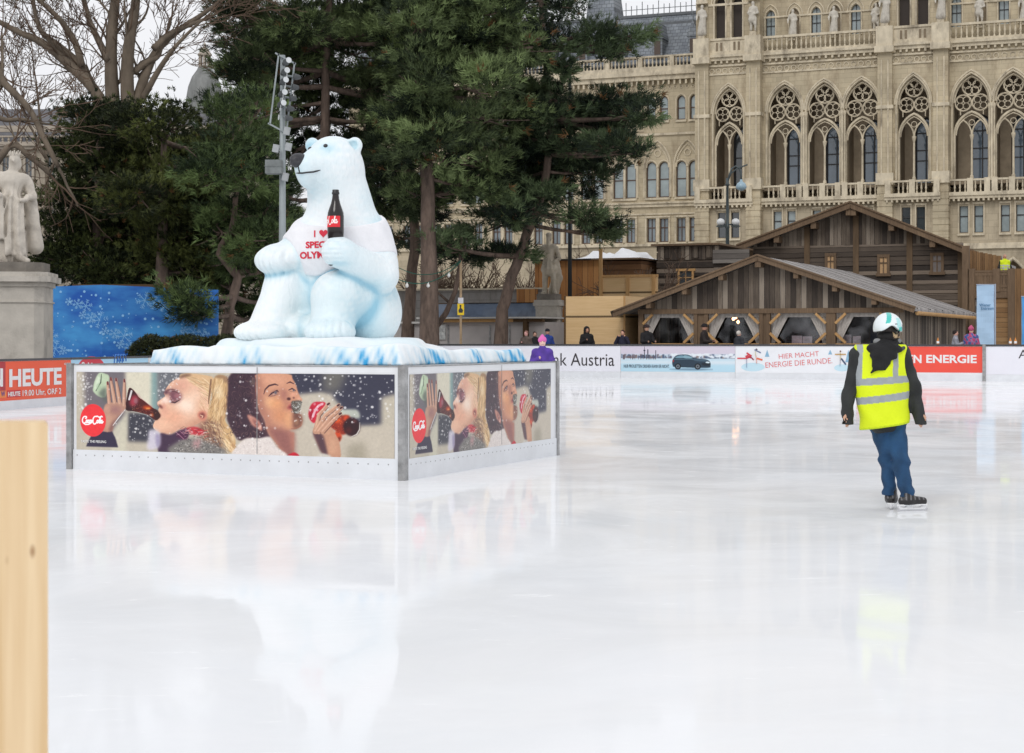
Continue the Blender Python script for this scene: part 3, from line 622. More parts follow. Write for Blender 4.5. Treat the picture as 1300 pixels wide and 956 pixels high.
# ---------------------------------------------------------------- enclosure round the sculpture: four runs of rink board
WHITE = mat('white_panel', (.80,.81,.83), .35, .05, 2, .05, 8)
STEEL = mat('galvanised', (.36,.36,.36), .45, .35, 8, .2, 60, .6, dark=(.16,.15,.14))
DARKM = mat('dark_rail', (.05,.05,.055), .4, .2, 4)
HB = 1.245
C0 = Vector((-1.204, 19.06, 0)); es = Vector((CT, -ST, 0)); en = Vector((ST, CT, 0))
LW = 4.30; LD = 4.45
AD = paint_advert()
PRINT = mat('printed_vinyl', (1,1,1), .32, attr=True, spec=.4)
pv, pf, pc = poster_mesh(AD, 4.21, 1.0)
def enclosure_side(loc, rz, label, poster, ln=LW):
    t = thing('rink_board', label, 'rink board', loc, rz)
    p = MB(); p.box(0, ln, 0, .05, .0, HB-.009); pan = p.build('panel', WHITE, t)
    p = MB(); p.box(0, ln, -.008, .062, HB-.009, HB+.002); p.build('top_rail', STEEL, t)
    p = MB(); p.box(.0, ln, -.014, 0, .0, .235); k = p.build('kick_plate', mat('kick', (.74,.76,.79), .3, .06, 3), t)
    if poster:
        s_ = MB(Matrix.Rotation(math.radians(90), 4, 'X')); s_.lathe((0, 0, 0), [(.009, 0), (.006, .003)], 6); s0 = None
        for i in range(int(ln/.125)):
            o = s_.build('screw', STEEL, t) if s0 is None else link('screw', s0.data, None, t); s0 = s0 or o; o.location = (.06+i*.125, -.0142, .17)
    if poster:
        o = npmesh('advert', pv, pf, PRINT, t, False, pc, (.045, -.006, .235)); o.scale = (1, 1, .88)
        o.scale = (1, 1, 1); me = o.data
        co = np.empty(len(me.vertices)*3, np.float32); me.vertices.foreach_get('co', co); co = co.reshape(-1, 3); co[:, 2] *= .92/co[:, 2].max(); me.vertices.foreach_set('co', co.ravel())
        put_text('TASTE THE FEELING', mat('white_print', (.82,.82,.82), .4), t, .11, -.010, .245+.075, width=.36, height=.030, bold=.01, extrude=.001)
        p = MB(); p.box(ln*.585, ln*.587, -.0085, -.0065, .245, HB-.02); p.build('panel_joint', STEEL, t)
    return t
enclosure_side(C0-es*(LW+.04), -TH, 'rink board with the drinks poster, long side facing the camera', True)
enclosure_side(C0+es*.05+en*.04, math.pi/2-TH, 'rink board with the drinks poster, side receding to the right', True, LD)
enclosure_side(C0-es*LW+en*(LD+.1)+Vector((0,0,0)), -TH, 'plain rear rink board of the sculpture enclosure', False)
enclosure_side(C0-es*(LW+.1)+en*.04, math.pi/2-TH, 'plain left rink board of the sculpture enclosure', False, LD)
for q, lb in ((C0, 'square weathered steel post at the near corner of the sculpture enclosure'), (C0-es*(LW+.09), 'thin grey steel post at the left corner of the sculpture enclosure'),
              (C0+es*.03+en*(LD+.09), 'grey steel post at the right rear corner of the sculpture enclosure'), (C0-es*(LW+.09)+en*(LD+.1), 'grey steel post at the left rear corner of the sculpture enclosure')):
    t = thing('corner_post', lb, 'post', q, -TH, 'posts of the sculpture enclosure')
    wd = .085 if q is C0 else .07
    p = MB(); p.box(-.025, wd-.025, -.045, wd-.045, 0, HB+.006); p.build('post_shaft', STEEL, t)
    p = MB(); p.box(-.028, wd-.022, -.048, wd-.042, HB+.006, HB+.012); p.build('post_cap', STEEL, t)

# ---------------------------------------------------------------- painted foam ice floe on the enclosure
def smax_(a, b, k): return -smin(-a, -b, k)
def floe():
    cx = C0-es*LW/2+en*LD/2
    t = thing('ice_floe_sculpture', 'white and blue painted foam ice floe under the bear', 'sculpture', (cx.x, cx.y, HB+.004), -TH)
    h = .03; H = LW/2-.10; r = random.Random(5)
    def mod(p, d):
        x, y, z = p[..., 0], p[..., 1], p[..., 2]
        a = np.arctan2(y, x)
        edge = .04*np.sin(a*7+1)+.02*np.sin(a*19+2)+.006*np.sin(a*47)
        slope = .42*z
        top = .22+.035*np.sin(x*1.9+y*1.3+.5)+.03*np.sign(np.sin(x*2.3+1.1))*np.clip(np.abs(np.sin(x*2.3+1.1))*6, 0, 1)+.02*np.sin(x*7+y*3)
        left = np.clip((-H+1.15-x)*.9, 0, 1)
        top = top-left*.10
        f1 = np.maximum(np.maximum(x-H, -(x+H-.66)-.5*z), np.maximum(y-(H-.30), -y-H))-(-.02+edge-slope+.007*np.sin(x*31+z*9)*np.sin(y*29))
        d1 = np.maximum(f1*.8, z-top)
        # raised step under the figure
        f2 = np.hypot((x+.05)/1.28, (y-.02)/1.2)-1+.05*np.sin(a*5); d2 = smax_(f2*.9, z-(.285+.015*np.sin(x*5+1)+.012*np.sin(y*7)), .08)
        return np.maximum(smin(d1, d2, .16)+.004*vnoise(p, 12), -z)
    prims = [el((0,0,.1), (H+.2, H+.2, .5))]
    def colf(V):
        x, y, z = V.T; a = np.arctan2(y, x); n = len(V)
        e = np.maximum(np.abs(x), np.abs(y)); side = np.clip((np.maximum(e, -(x+.5))-(H-.32))/.15, 0, 1)
        u = np.where(np.abs(x) > np.abs(y), y, x)
        st = .5+.5*np.sin(u*26+z*14+3*np.sin(u*3.1)); st2 = .5+.5*np.sin(u*61-z*22+2*np.sin(u*7)); big = .5+.5*np.sin(u*4.3+1.6*np.sin(u*1.7)+1)
        right = np.where(x > H-.6, 1.15, .62); t_ = np.clip(side*(.25+st*.5+st2*.35)**2*(.12+1.1*big**2)*np.clip(1.15-z*4, .06, 1)*right, 0, 1)[:, None]
        wash = np.clip(.25+.3*np.sin(x*2+y*3)+.2*np.sin(x*5-y*4), 0, .45)[:, None]*(1-side[:, None]*.6)
        c = np.array(rgb(246,250,252))*(1-wash)+np.array(rgb(206,232,240))*wash
        t3 = np.clip(t_*1.25, 0, 1)
        return c*(1-t3)+(np.array(rgb(104,200,232))*(1-t_)+np.array(rgb(20,160,222))*t_)*t3
    lo, hi = np.array([-H-.12, -H-.12, -.02]), np.array([H+.12, H+.12, .42])
    V, Fc = surface_nets(lambda p: mod(p, None), lo, hi, h)
    npmesh('foam_base', V, Fc, mat('painted_foam', (1,1,1), .55, attr=True, bump=.3, bscale=14), t, True, colf(V))
floe()
# ---------------------------------------------------------------- seated polar bear sculpture
bc = C0-es*LW/2+en*LD/2
BEAR = thing('polar_bear_statue', 'large white painted polar bear statue sitting on the foam ice floe', 'statue', (bc.x-.0, bc.y, HB+.27))
CH = el((.15,.10,1.12), (.66,.50,.60)); CH2 = el((-.16,-.06,1.14), (.34,.36,.34)); NK = rc((.19,.12,1.42), (.12,.03,2.05), .475, .355)
SHL = rc((.45,.08,1.30), (.63,-.06,.98), .28, .235); SHR = rc((-.10,.22,1.26), (-.44,.04,1.10), .27, .19)
bear = [CH, el((.28,.28,.46), (.60,.54,.60)), NK, el((.52,.12,.36), (.40,.46,.46)),
    el((.10,-.02,2.25), (.335,.34,.325)), rc((.03,-.10,2.24), (-.21,-.36,2.165), .26, .155), (rc((.02,-.10,2.0), (-.19,-.31,2.01), .25, .12), .14),
    (el((.355,-.06,2.455), (.095,.06,.105)), .04), (el((-.19,.05,2.47), (.09,.06,.10)), .04),
    SHL, rc((.63,-.06,.98), (.68,-.2,.82), .235, .225), (rc((.68,-.22,.84), (.30,-.62,1.04), .215, .18), .05), (el((.19,-.66,1.10), (.20,.20,.185)), .07),
    (SHR, .1), (rc((-.44,.04,1.10), (-.62,-.20,1.02), .19, .19), .06), (el((-.62,-.22,1.01), (.265,.25,.185)), .06),
    (rc((.50,.08,.48), (.17,-.42,.56), .34, .31), .09), (rc((.17,-.43,.52), (.12,-.52,.18), .30, .275), .09), (el((.11,-.72,.12), (.315,.36,.165)), .07),
    (rc((.0,.2,.42), (-.52,-.08,.66), .34, .25), .09), (rc((-.53,-.12,.68), (-.66,-.20,.22), .24, .27), .09), (el((-.76,-.36,.11), (.35,.34,.155)), .07), CH2, (el((-.04,.06,.55), (.44,.36,.64)), .08), (el((-.22,-.15,.16),(.36,.34,.2)),.08)]
def claw_grooves(p, d, c, axis, pts, rad, depth):
    q = p-np.array(c)
    for o in pts:
        u = q@np.array(axis)-o
        w_ = np.linalg.norm(q, axis=-1)
        d = d+depth*np.exp(-(u/.016)**2)*np.clip((rad-w_)/.06, 0, 1)
    return d
def bear_mod(p, d):
    near = np.abs(d) < .12
    d = d+.006*vnoise(p, 9)*near
    d = claw_grooves(p, d, (-.62,-.34,.93), (.86,-.5,0), (-.16,-.08,0,.08,.16), .26, .022)
    d = claw_grooves(p, d, (.11,-.98,.1), (1,.0,0), (-.17,-.085,0,.085,.17), .26, .02)
    d = claw_grooves(p, d, (-.92,-.56,.1), (.75,-.66,0), (-.16,-.08,0,.08,.16), .26, .02)
    d = claw_grooves(p, d, (.10,-.80,1.10), (0,0,1), (-.10,-.045,.01,.065,.12), .22, .014)
    # hollow of the ears, eye socket, cheek crease
    d = np.maximum(d, -(np.linalg.norm((p-np.array((.34,-.125,2.455)))/np.array((.055,.05,.065)), axis=-1)-1)*.05)
    d = d+.012*np.exp(-((np.linalg.norm(p-np.array((.02,-.32,2.40)), axis=-1))/.06)**2)
    return np.maximum(d, -p[..., 2]+.0)
def bear_paint(V):
    x, y, z = V.T; n = len(V)
    white = np.array(rgb(244,249,251)); pale = np.array(rgb(214,236,243)); blue = np.array(rgb(136,196,220))
    # airbrushed tint: broad soft patches plus strokes along the creases
    d1 = {i: sd_prim(V, q[0] if len(q) == 2 else q) for i, q in enumerate(bear)}
    groups = [(0,2,4,5,6),(1,3),(9,10,11,12),(13,14,15),(16,17,18),(19,20,21)]
    D = np.stack([np.min([d1[i] for i in g_], 0) for g_ in groups], 1); D.sort(1)
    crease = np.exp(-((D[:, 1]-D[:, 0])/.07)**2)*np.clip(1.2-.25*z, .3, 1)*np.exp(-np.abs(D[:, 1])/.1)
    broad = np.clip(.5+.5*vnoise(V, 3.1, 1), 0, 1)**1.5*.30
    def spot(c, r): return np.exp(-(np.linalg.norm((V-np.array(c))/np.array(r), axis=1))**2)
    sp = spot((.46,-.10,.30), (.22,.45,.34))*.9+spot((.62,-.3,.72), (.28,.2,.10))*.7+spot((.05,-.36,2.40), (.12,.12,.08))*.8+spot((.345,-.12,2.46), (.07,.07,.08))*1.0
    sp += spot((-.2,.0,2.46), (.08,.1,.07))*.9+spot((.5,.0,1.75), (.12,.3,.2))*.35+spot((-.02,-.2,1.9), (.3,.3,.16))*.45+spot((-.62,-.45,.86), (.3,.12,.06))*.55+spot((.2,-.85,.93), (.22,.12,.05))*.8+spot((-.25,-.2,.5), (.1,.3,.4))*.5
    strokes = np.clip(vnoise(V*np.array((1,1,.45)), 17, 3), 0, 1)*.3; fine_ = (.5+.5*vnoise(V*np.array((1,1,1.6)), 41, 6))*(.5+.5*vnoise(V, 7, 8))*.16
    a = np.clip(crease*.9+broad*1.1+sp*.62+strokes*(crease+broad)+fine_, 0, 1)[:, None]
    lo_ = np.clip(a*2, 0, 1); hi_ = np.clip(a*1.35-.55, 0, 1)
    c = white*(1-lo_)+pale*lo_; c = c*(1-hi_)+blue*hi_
    warm = (spot((-.25,-.4,.35), (.3,.3,.3))*.25+.12*np.clip(vnoise(V, 6, 5), 0, 1)*(z < 1))[:, None]
    return c*(1-warm)+np.array(rgb(236,224,212))*warm
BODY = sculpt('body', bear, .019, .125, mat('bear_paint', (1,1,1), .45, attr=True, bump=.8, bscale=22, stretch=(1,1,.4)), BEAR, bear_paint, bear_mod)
bvh_cache = {}
def surf(o, x, z, d=(0,1,0), y0=-3):
    if o.name not in bvh_cache:
        me = o.data; bvh_cache[o.name] = BVHTree.FromPolygons([v.co for v in me.vertices], [tuple(p_.vertices) for p_ in me.polygons])
    h = bvh_cache[o.name].ray_cast(Vector((x, y0, z)), Vector(d))
    return h[0], h[1]
BLACKG = mat('glossy_black', (.022,.022,.026), .3, .3, 20, .3, 60)
sculpt('nose', [el((-.325,-.45,2.225), (.095,.085,.088), (0,0,.6)), el((-.27,-.40,2.245), (.10,.08,.07), (0,0,.6))], .014, .05, mat('nose_paint', (.035,.034,.04), .42, .4, 14, .4, 50), BEAR,
       mod=lambda p, d: np.maximum(np.maximum(d, -(np.linalg.norm((p-np.array((-.30,-.555,2.22)))/np.array((.034,.04,.026)), axis=-1)-1)*.03), -(np.linalg.norm((p-np.array((-.425,-.49,2.22)))/np.array((.03,.04,.026)), axis=-1)-1)*.03))
for ex, ez, lb in ((.015, 2.425, 1), (-.19, 2.40, 0)):
    q, nn = surf(BODY, ex, ez); e_ = MB(); 
    if q is None: continue
    e_.lathe((0,0,0), [(.002,-.03),(.02,-.024),(.03,-.008),(.032,.004),(.026,.018),(.012,.026),(.002,.028)], 14)
    o = e_.build('eye', BLACKG, BEAR, True, q+nn*(-.012)); o.rotation_euler = nn.to_track_quat('Z', 'Y').to_euler()
def surf_line(o, pts, r, name, m, parent, n=14):
    out_ = []
    for i in range(len(pts)-1):
        for k in range(n):
            t = k/n; x = pts[i][0]*(1-t)+pts[i+1][0]*t; z = pts[i][1]*(1-t)+pts[i+1][1]*t
            q, nn = surf(o, x, z)
            if q is not None: out_.append(q+nn*.002)
    p_ = MB(); p_.tube(out_, [r*min(1, .35+4*min(i, len(out_)-1-i)/len(out_)) for i in range(len(out_))], 6); return p_.build(name, m, parent, True)
surf_line(BODY, [(-.335,2.075),(-.25,2.07),(-.12,2.085),(-.03,2.115)], .011, 'mouth_line', BLACKG, BEAR)
surf_line(BODY, [(-.30,2.15),(-.285,2.075)], .009, 'lip_line', BLACKG, BEAR)
# t-shirt pulled over the chest
def shirt_mod(p, d):
    x, y, z = p[..., 0], p[..., 1], p[..., 2]
    d = d-.024+.004*vnoise(p, 14, 2)+.004*np.sin(x*40+z*22+3*np.sin(z*6))
    top = z-(1.44+.30*np.clip(y+.3, -.2, 1))
    hem = (.83+.06*np.clip(x, -.3, .6)+.012*np.sin(x*17))-z
    sl = (p-np.array((.66,-.04,1.0)))@np.array((.35,-.3,-.86))
    sl2 = (p-np.array((-.46,-.02,1.10)))@np.array((-.85,-.3,-.4))
    return np.maximum(np.maximum(np.maximum(d, top), hem), np.maximum(sl, sl2))
SHIRT = sculpt('shirt', [CH, NK, SHL, (SHR, .1), CH2], .02, .16, mat('white_cotton', (.86,.86,.89), .9, .04, 6, .3, 40), BEAR, mod=shirt_mod)
RED = mat('red_print', rgb(214,34,62), .6)
def decal(me_, m, parent, onto, name, x0, z0, sx=1, tilt=0, off=.006, sub=.03):
    bm = bmesh.new(); bm.from_mesh(me_)
    for _ in range(4):
        E = [e for e in bm.edges if e.calc_length() > sub]
        if not E: break
        bmesh.ops.subdivide_edges(bm, edges=E, cuts=1); bmesh.ops.triangulate(bm, faces=bm.faces)
    for v in bm.verts:
        x = x0+v.co.x*math.cos(tilt)-v.co.z*math.sin(tilt); z = z0+v.co.x*math.sin(tilt)+v.co.z*math.cos(tilt)
        q, nn = surf(onto, x, z)
        v.co = (q+Vector((0,-off,0))) if q is not None else Vector((x, -.4, z))
    me2 = bpy.data.meshes.new(name); bm.to_mesh(me2); bm.free(); return link(name, me2, m, parent)
for tx, x0, z0, w_, h_ in (('I', -.115, 1.285, .018, .085), ('SPECIAL', -.215, 1.145, .40, .085), ('OLYMPICS', -.29, 1.015, .52, .088)):
    decal(text_mesh(tx, .1, w_, h_, bold=.004, extrude=0), RED, BEAR, SHIRT, 'lettering', x0+.0, z0, tilt=.03)
hb = bmesh.new(); hv = [hb.verts.new((.052*(16*math.sin(t)**3)/16, 0, .045*(13*math.cos(t)-5*math.cos(2*t)-2*math.cos(3*t)-math.cos(4*t))/13)) for t in [2*math.pi*i/32 for i in range(32)]]
hb.faces.new(hv); bmesh.ops.triangulate(hb, faces=hb.faces); hm = bpy.data.meshes.new('heart'); hb.to_mesh(hm); hb.free()
decal(hm, RED, BEAR, SHIRT, 'heart_print', .0, 1.335)
# claws hinted as pale nails are absent on the statue; bottle held in the paw
bt = thing('drinks_bottle', 'oversized dark drinks bottle with red label held in the polar bear statue paw', 'bottle', (bc.x+.175, bc.y-.66, HB+.27+.92))
b_ = MB(); b_.lathe((0,0,0), [(.06,0),(.088,.01),(.092,.05),(.084,.13),(.078,.2),(.086,.28),(.098,.36),(.102,.44),(.102,.60),(.098,.645),(.080,.70),(.058,.76),(.044,.82),(.038,.87),(.038,.885)], 28)
b_.build('glass_body', mat('cola_glass', (.012,.008,.008), .12, spec=.6), bt, True)
b_ = MB(); b_.lathe((0,0,0), [(.044,.872),(.047,.88),(.047,.892),(.041,.905),(.041,.925),(.036,.93)], 24); b_.build('cap', mat('cap_black', (.02,.02,.022), .3), bt, True)
lab = Paint(640, 190, 1.6); lab.fill((226,48,58)); paint_script(lab, 70, 152, 500, (255,252,250), 15)
lh, lw_, _ = lab.a.shape
th = np.linspace(-2.5, .65, lw_); zz = np.linspace(.605, .47, lh)
T_, Z_ = np.meshgrid(th, zz); Vv = np.stack([.1045*np.sin(T_).ravel(), -.1045*np.cos(T_).ravel(), Z_.ravel()], 1)
ii = np.arange((lh-1)*(lw_-1)); r0 = (ii//(lw_-1))*lw_+ii % (lw_-1); ff = np.stack([r0+lw_, r0+lw_+1, r0+1, r0], 1)
ca_ = lab.a.reshape(-1, 3); ca_ = np.where(ca_ <= .04045, ca_/12.92, ((ca_+.055)/1.055)**2.4)
npmesh('label', Vv, ff, PRINT, bt, True, ca_)
# ---------------------------------------------------------------- town hall (Gothic revival stone front)
STONE = ashlar_mat('sandstone', rgb(190,177,150), 1.1, .42, .07, rgb(120,100,78), .85, .75)
STONE2 = ashlar_mat('sandstone_lower', rgb(184,171,147), 1.5, .55, .08, rgb(100,90,76), .85, .75)
TRIM = mat('pale_trim', rgb(206,194,170), .8, .2, 2.2, .35, 14, stretch=(1,1,.5), dark=rgb(96,84,70))
TRIMD = mat('weathered_trim', rgb(176,160,136), .85, .25, 1.6, .3, 12, dark=rgb(60,54,48))
VOID = mat('dark_interior', (.018,.017,.016), .6)
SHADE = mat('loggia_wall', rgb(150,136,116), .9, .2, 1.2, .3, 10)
def glass_mat(name, c, rough=.08):
    return mat(name, c, rough, .3, .35, spec=1.0, coat=.3)
GBLUE = glass_mat('window_glass_blue', (.12,.165,.215)); GPALE = mat('curtained_glass', rgb(150,162,164), .15, .22, .7, spec=.8); GMID = mat('grey_glass', rgb(120,130,136), .12, .25, .6, spec=.9); GDARK = glass_mat('window_glass_dark', (.05,.06,.068))
WFRAME = mat('brown_window_frame', rgb(84,62,50), .5, .1, 4)
MARB = mat('statue_stone', rgb(196,190,178), .8, .2, 3, .4, 18, dark=rgb(110,102,92))
HD1 = 163.8; HZ = .47
HALL = thing('town_hall', 'long ornate yellow stone town hall with pointed arcades and slate roof wing', 'building', (0, HD1, -HZ), -TH)
def FSL(p, yin=0, D1=HD1):
    u = (p-650)/F; return (u*(D1+CT*yin)-ST*yin)/(CT+u*ST)
def FZL(y, p, yin=0, D1=HD1):
    s = FSL(p, yin, D1); return CAMH+(432-y)/F*(D1-ST*s+CT*yin)+(HZ if D1 == HD1 else 0)
def pa(cx, zs, w_, h, n=8):
    """pointed arch, left to right, spring at zs, half width w_, rise h"""
    R = (w_*w_+h*h)/(2*w_); a1 = math.asin(min(1, h/R)) if R >= h else math.pi/2
    if w_ > R: a1 = math.pi-a1
    L_ = [(cx-w_+R-R*math.cos(a1*i/n), zs+R*math.sin(a1*i/n)) for i in range(n+1)]
    return L_+[(2*cx-x, z) for x, z in reversed(L_[:-1])]
def arch_wall(mb, s0, s1, z0, z1, cx, w_, zsill, zs, h, y=0, depth=.5, n=8, flat=False):
    o = [(cx-w_, zs), (cx+w_, zs)] if flat else pa(cx, zs, w_, h, n)
    def q(a, b, c, d): mb.quad(*[(p_[0], y, p_[1]) for p_ in (a, b, c, d)])
    q((s0, z0), (s1, z0), (s1, zsill), (s0, zsill))
    q((s0, zsill), (cx-w_, zsill), (cx-w_, zs), (s0, zs)); q((s0, zs), (cx-w_, zs), (cx-w_, z1), (s0, z1))
    q((cx+w_, zsill), (s1, zsill), (s1, zs), (cx+w_, zs)); q((cx+w_, zs), (s1, zs), (s1, z1), (cx+w_, z1))
    for a, b in zip(o[:-1], o[1:]): q(a, b, (b[0], z1), (a[0], z1))
    loop = [(cx-w_, zsill)]+o+[(cx+w_, zsill)]
    for a, b in zip(loop, loop[1:]+loop[:1]): mb.quad((a[0], y, a[1]), (b[0], y, b[1]), (b[0], y+depth, b[1]), (a[0], y+depth, a[1]))
def sweep(mb, pts, y, r, n=6): mb.tube([(x, y, z) for x, z in pts], r, n)
def ring(mb, cx, cz, y, R, r, n=14, m_=5): mb.tube([(cx+R*math.cos(2*math.pi*i/n), y, cz+R*math.sin(2*math.pi*i/n)) for i in range(n)], r, m_, False, True)
def foil(mb, cx, cz, y, R, k, r, rot=0):
    ring(mb, cx, cz, y, R, r*1.15, 16)
    for i in range(k):
        a = rot+2*math.pi*i/k; ring(mb, cx+R*.53*math.cos(a), cz+R*.53*math.sin(a), y, R*.40, r*.7, 10, 4)
def baluster_row(mb, s0, s1, z0, z1, y, step=.38, r=.09):
    n = max(2, int(abs(s1-s0)/step)); h = z1-z0
    for i in range(n):
        s = s0+(i+.5)*(s1-s0)/n
        mb.lathe((s, y, z0), [(r*.9,0),(r*.9,h*.1),(r*.5,h*.2),(r,h*.42),(r*.5,h*.78),(r*.85,h*.9),(r*.85,h)], 6)
bays = [(927, 't'), (996, 'b'), (1046, 'b'), (1094, 'b'), (1161, 't'), (1233, 'b'), (1286, 'b'), (1340, 'b'), (1416, 't')]
SB = [(FSL(p), k) for p, k in bays]
z_sill, z_bal0, z_bal1 = 15.6, 14.5, 15.6
z_fr0, z_cor, z_b2a, z_b2b = 25.7, 27.0, 27.5, 28.65
ZT = 37.5
def mid(i): return (SB[i][0]+SB[i+1][0])/2
edges = [FSL(886)]
for i in range(len(SB)-1):
    a, b = SB[i], SB[i+1]
    edges.append(a[0]+2.35 if a[1] == 't' else b[0]-2.35 if b[1] == 't' else mid(i))
edges.append(SB[-1][0]+2.6)
wall = MB(); wall2 = MB(); trim = MB(); bal = MB(); dk = MB()
Y_T = -.55    # tower bays stand proud
def yk(k): return Y_T if k == 't' else 0
for i, (s, k) in enumerate(SB):
    s0, s1 = edges[i], edges[i+1]; y = yk(k); cw = 1.34 if k == 't' else 1.50
    arch_wall(wall, s0, s1, z_sill, z_b2a, s, cw, z_sill+.01, 22.15, 2.35, y, .7, 8)
    # loggia: side walls, floor, back wall with the glazed window
    tr = MB(); dz = .0
    sweep(trim, [(s-cw-.12, 15.7)]+[(s-cw-.12, 22.0)]+pa(s, 22.15, cw+.08, 2.47, 8)+[(s+cw+.08, 15.7)], y-.02, .09)
    sweep(trim, pa(s, 22.15, cw+.22, 2.68, 8), y-.03, .10); sweep(trim, pa(s, 22.15, cw-.05, 2.22, 8), y+.25, .09)
    foil(tr, s, 23.52, y+.38, .80 if k == 'b' else .72, 5, .058, math.pi/2)
    for sg in (-1, 1): foil(tr, s+sg*.71*(cw/1.5), 22.12, y+.38, .68*(cw/1.5), 4, .055, math.pi/4)
    sweep(tr, [(s-cw+.06, 15.7)]+[(s-cw+.06, 19.3)]+pa(s, 19.4, cw-.06, 1.95, 8)+[(s+cw-.06, 15.7)], y+.30, .11)
    sweep(tr, pa(s, 19.4, cw-.22, 1.70, 8), y+.34, .05)
    hw = (cw-.1)/2
    for sg in (-1, 1):
        sweep(tr, pa(s+sg*hw, 19.4, hw-.02, 1.25, 6), y+.34, .07)
        tr.box(s+sg*(cw-.02)-.09, s+sg*(cw-.02)+.09, y+.2, y+.5, 19.15, 19.5)
        # spandrel fillers between rings and arch
        tr.lathe((s+sg*.95, y+.38, 21.1), [(.05,0),(.05,.5)], 5)
    ring(tr, s, 20.45, y+.36, .24, .04, 8, 4)
    tr.lathe((s, y+.34, 15.7), [(.17,0),(.15,.2),(.10,.3),(.085,3.2),(.15,3.45),(.19,3.6),(.19,3.72)], 8)
    w_ = tr.build('arch_tracery', TRIM, HALL)
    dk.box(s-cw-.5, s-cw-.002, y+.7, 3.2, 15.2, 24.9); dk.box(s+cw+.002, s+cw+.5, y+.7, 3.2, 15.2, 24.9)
    # stone panelled back wall and glazed opening, offset as seen through the arcade
    wn = MB(); gx = s+.55; wn.box(gx-.85, gx+.85, 2.86, 2.9, 15.4, 20.0); wn.add([(x, 2.86, z) for x, z in pa(gx, 20.0, .85, 1.2, 6)], [tuple(range(13))])
    wv = wn.build('loggia_window', GBLUE if i not in (0,) else GDARK, HALL)
    fr = MB(); fr.box(gx-.05, gx+.05, 2.78, 2.86, 15.4, 21.0); 
    for z in (17.6, 18.5, 20.0): fr.box(gx-.85, gx+.85, 2.79, 2.855, z-.05, z+.05)
    sweep(fr, [(gx-.9, 15.4)]+pa(gx, 20.0, .9, 1.3, 6)+[(gx+.9, 15.4)], 2.8, .1, 5); fr.build('window_frame', mat('dark_frame', (.03,.03,.032), .5), wv)
    # lower frieze of roundels, string course
    for z, r_ in ((z_fr0+.25, .17),):
        n = int((s1-s0)/.58)
        for j in range(n):
            c = s0+(j+.5)*(s1-s0)/n; ring(trim, c, z, y-.03, r_+.05, .05, 8, 4); dk.lathe((0,0,0), [(.01,0),(.01,.001)], 3) if 0 else None
    for z, h, o in ((z_fr0-.12, .14, .10), (z_fr0+.62, .16, .16), (z_cor-.18, .3, .34), (z_cor+.12, .22, .52), (z_cor+.34, .2, .34), (z_b2b-.02, .2, .30), (23.95, .0, 0)):
        if h: trim.box(s0-(.06 if k == 't' else 0), s1+(.06 if k == 't' else 0), y-o, y+.1, z, z+h)
    n = int((s1-s0)/.5)
    for j in range(n): trim.box(s0+(j+.5)*(s1-s0)/n-.09, s0+(j+.5)*(s1-s0)/n+.09, y-.3, y, z_cor-.42, z_cor-.18)
    # upper balustrade
    bal = MB()
    if k == 'b': baluster_row(bal, s0, s1, z_b2a, z_b2b, y-.15, .42, .1)
    else:
        trim.box(s-1.9, s+1.9, y-.2, y+.05, z_b2a, z_b2b)
        for sg in (-1, 1):
            for q_ in (-.2, .2): dk.box(s+sg*.8+q_-.1, s+sg*.8+q_+.1, y-.215, y-.203, z_b2a+.2, z_b2b-.2)
    # balcony in front of the arcade
    trim.box(s0, s1, y-.75, y+.1, z_bal0-.3, z_bal0); trim.box(s0, s1, y-.62, y+.1, z_bal0-.55, z_bal0-.3)
    trim.box(s0, s1, y-.68, y-.42, z_bal1-.16, z_bal1); baluster_row(bal, s-cw, s-.2, z_bal0, z_bal1-.16, y-.55, .34, .09); baluster_row(bal, s+.2, s+cw, z_bal0, z_bal1-.16, y-.55, .34, .09); bal.build('balustrade', TRIM, HALL)
    for c in (s, s0+.3, s1-.3): trim.box(c-.24, c+.24, y-.74, y-.38, z_bal0, z_bal1+.06)
    n = int((s1-s0)/.4)
    for j in range(n): trim.box(s0+(j+.5)*(s1-s0)/n-.08, s0+(j+.5)*(s1-s0)/n+.08, y-.6, y, z_bal0-.75, z_bal0-.55)
    # lower storey: a pair of windows
    d = .62
    arch_wall(wall2, s0, s, 10.2, z_bal0-.4, s-d, .36, 11.1, 13.35, 0, y, .35, flat=True); arch_wall(wall2, s, s1, 10.2, z_bal0-.4, s+d, .36, 11.1, 13.35, 0, y, .35, flat=True)
    for sg in (-1, 1):
        g_ = MB(); g_.box(s+sg*d-.36, s+sg*d+.36, y+.28, y+.33, 11.1, 13.35); wv = g_.build('window', GPALE if i not in (0, 4) else GDARK, HALL)
        g_ = MB(); c = s+sg*d
        for a in (c-.36, c+.30): g_.box(a, a+.06, y+.2, y+.275, 11.1, 13.35)
        g_.box(c-.3, c+.3, y+.2, y+.275, 12.45, 12.54); g_.box(c-.3, c+.3, y+.2, y+.275, 11.1, 11.16); g_.build('window_frame', mat('dark_frame', (0,0,0)), wv)
        for a in (c-.48, c+.40): trim.box(a, a+.09, y-.09, y+.02, 10.95, 13.5)
        trim.box(c-.5, c+.5, y-.12, y+.02, 13.5, 13.66); trim.box(c-.5, c+.5, y-.2, y+.02, 10.85, 11.0)
    trim.box(s0, s1, y-.15, y+.05, 10.0, 10.2); trim.box(s0, s1, y-.22, y+.05, 9.72, 10.0)
    # ground floor with wide pointed gate arches
    arch_wall(wall2, s0, s1, 0, 9.75, s, 1.5 if k == 'b' else 1.0, .2, 5.6, 3.1 if k == 'b' else 1.8, y, 1.2, 8)
    sweep(trim, pa(s, 5.6, 1.62 if k == 'b' else 1.12, 3.3 if k == 'b' else 2.0, 8), y-.03, .13)
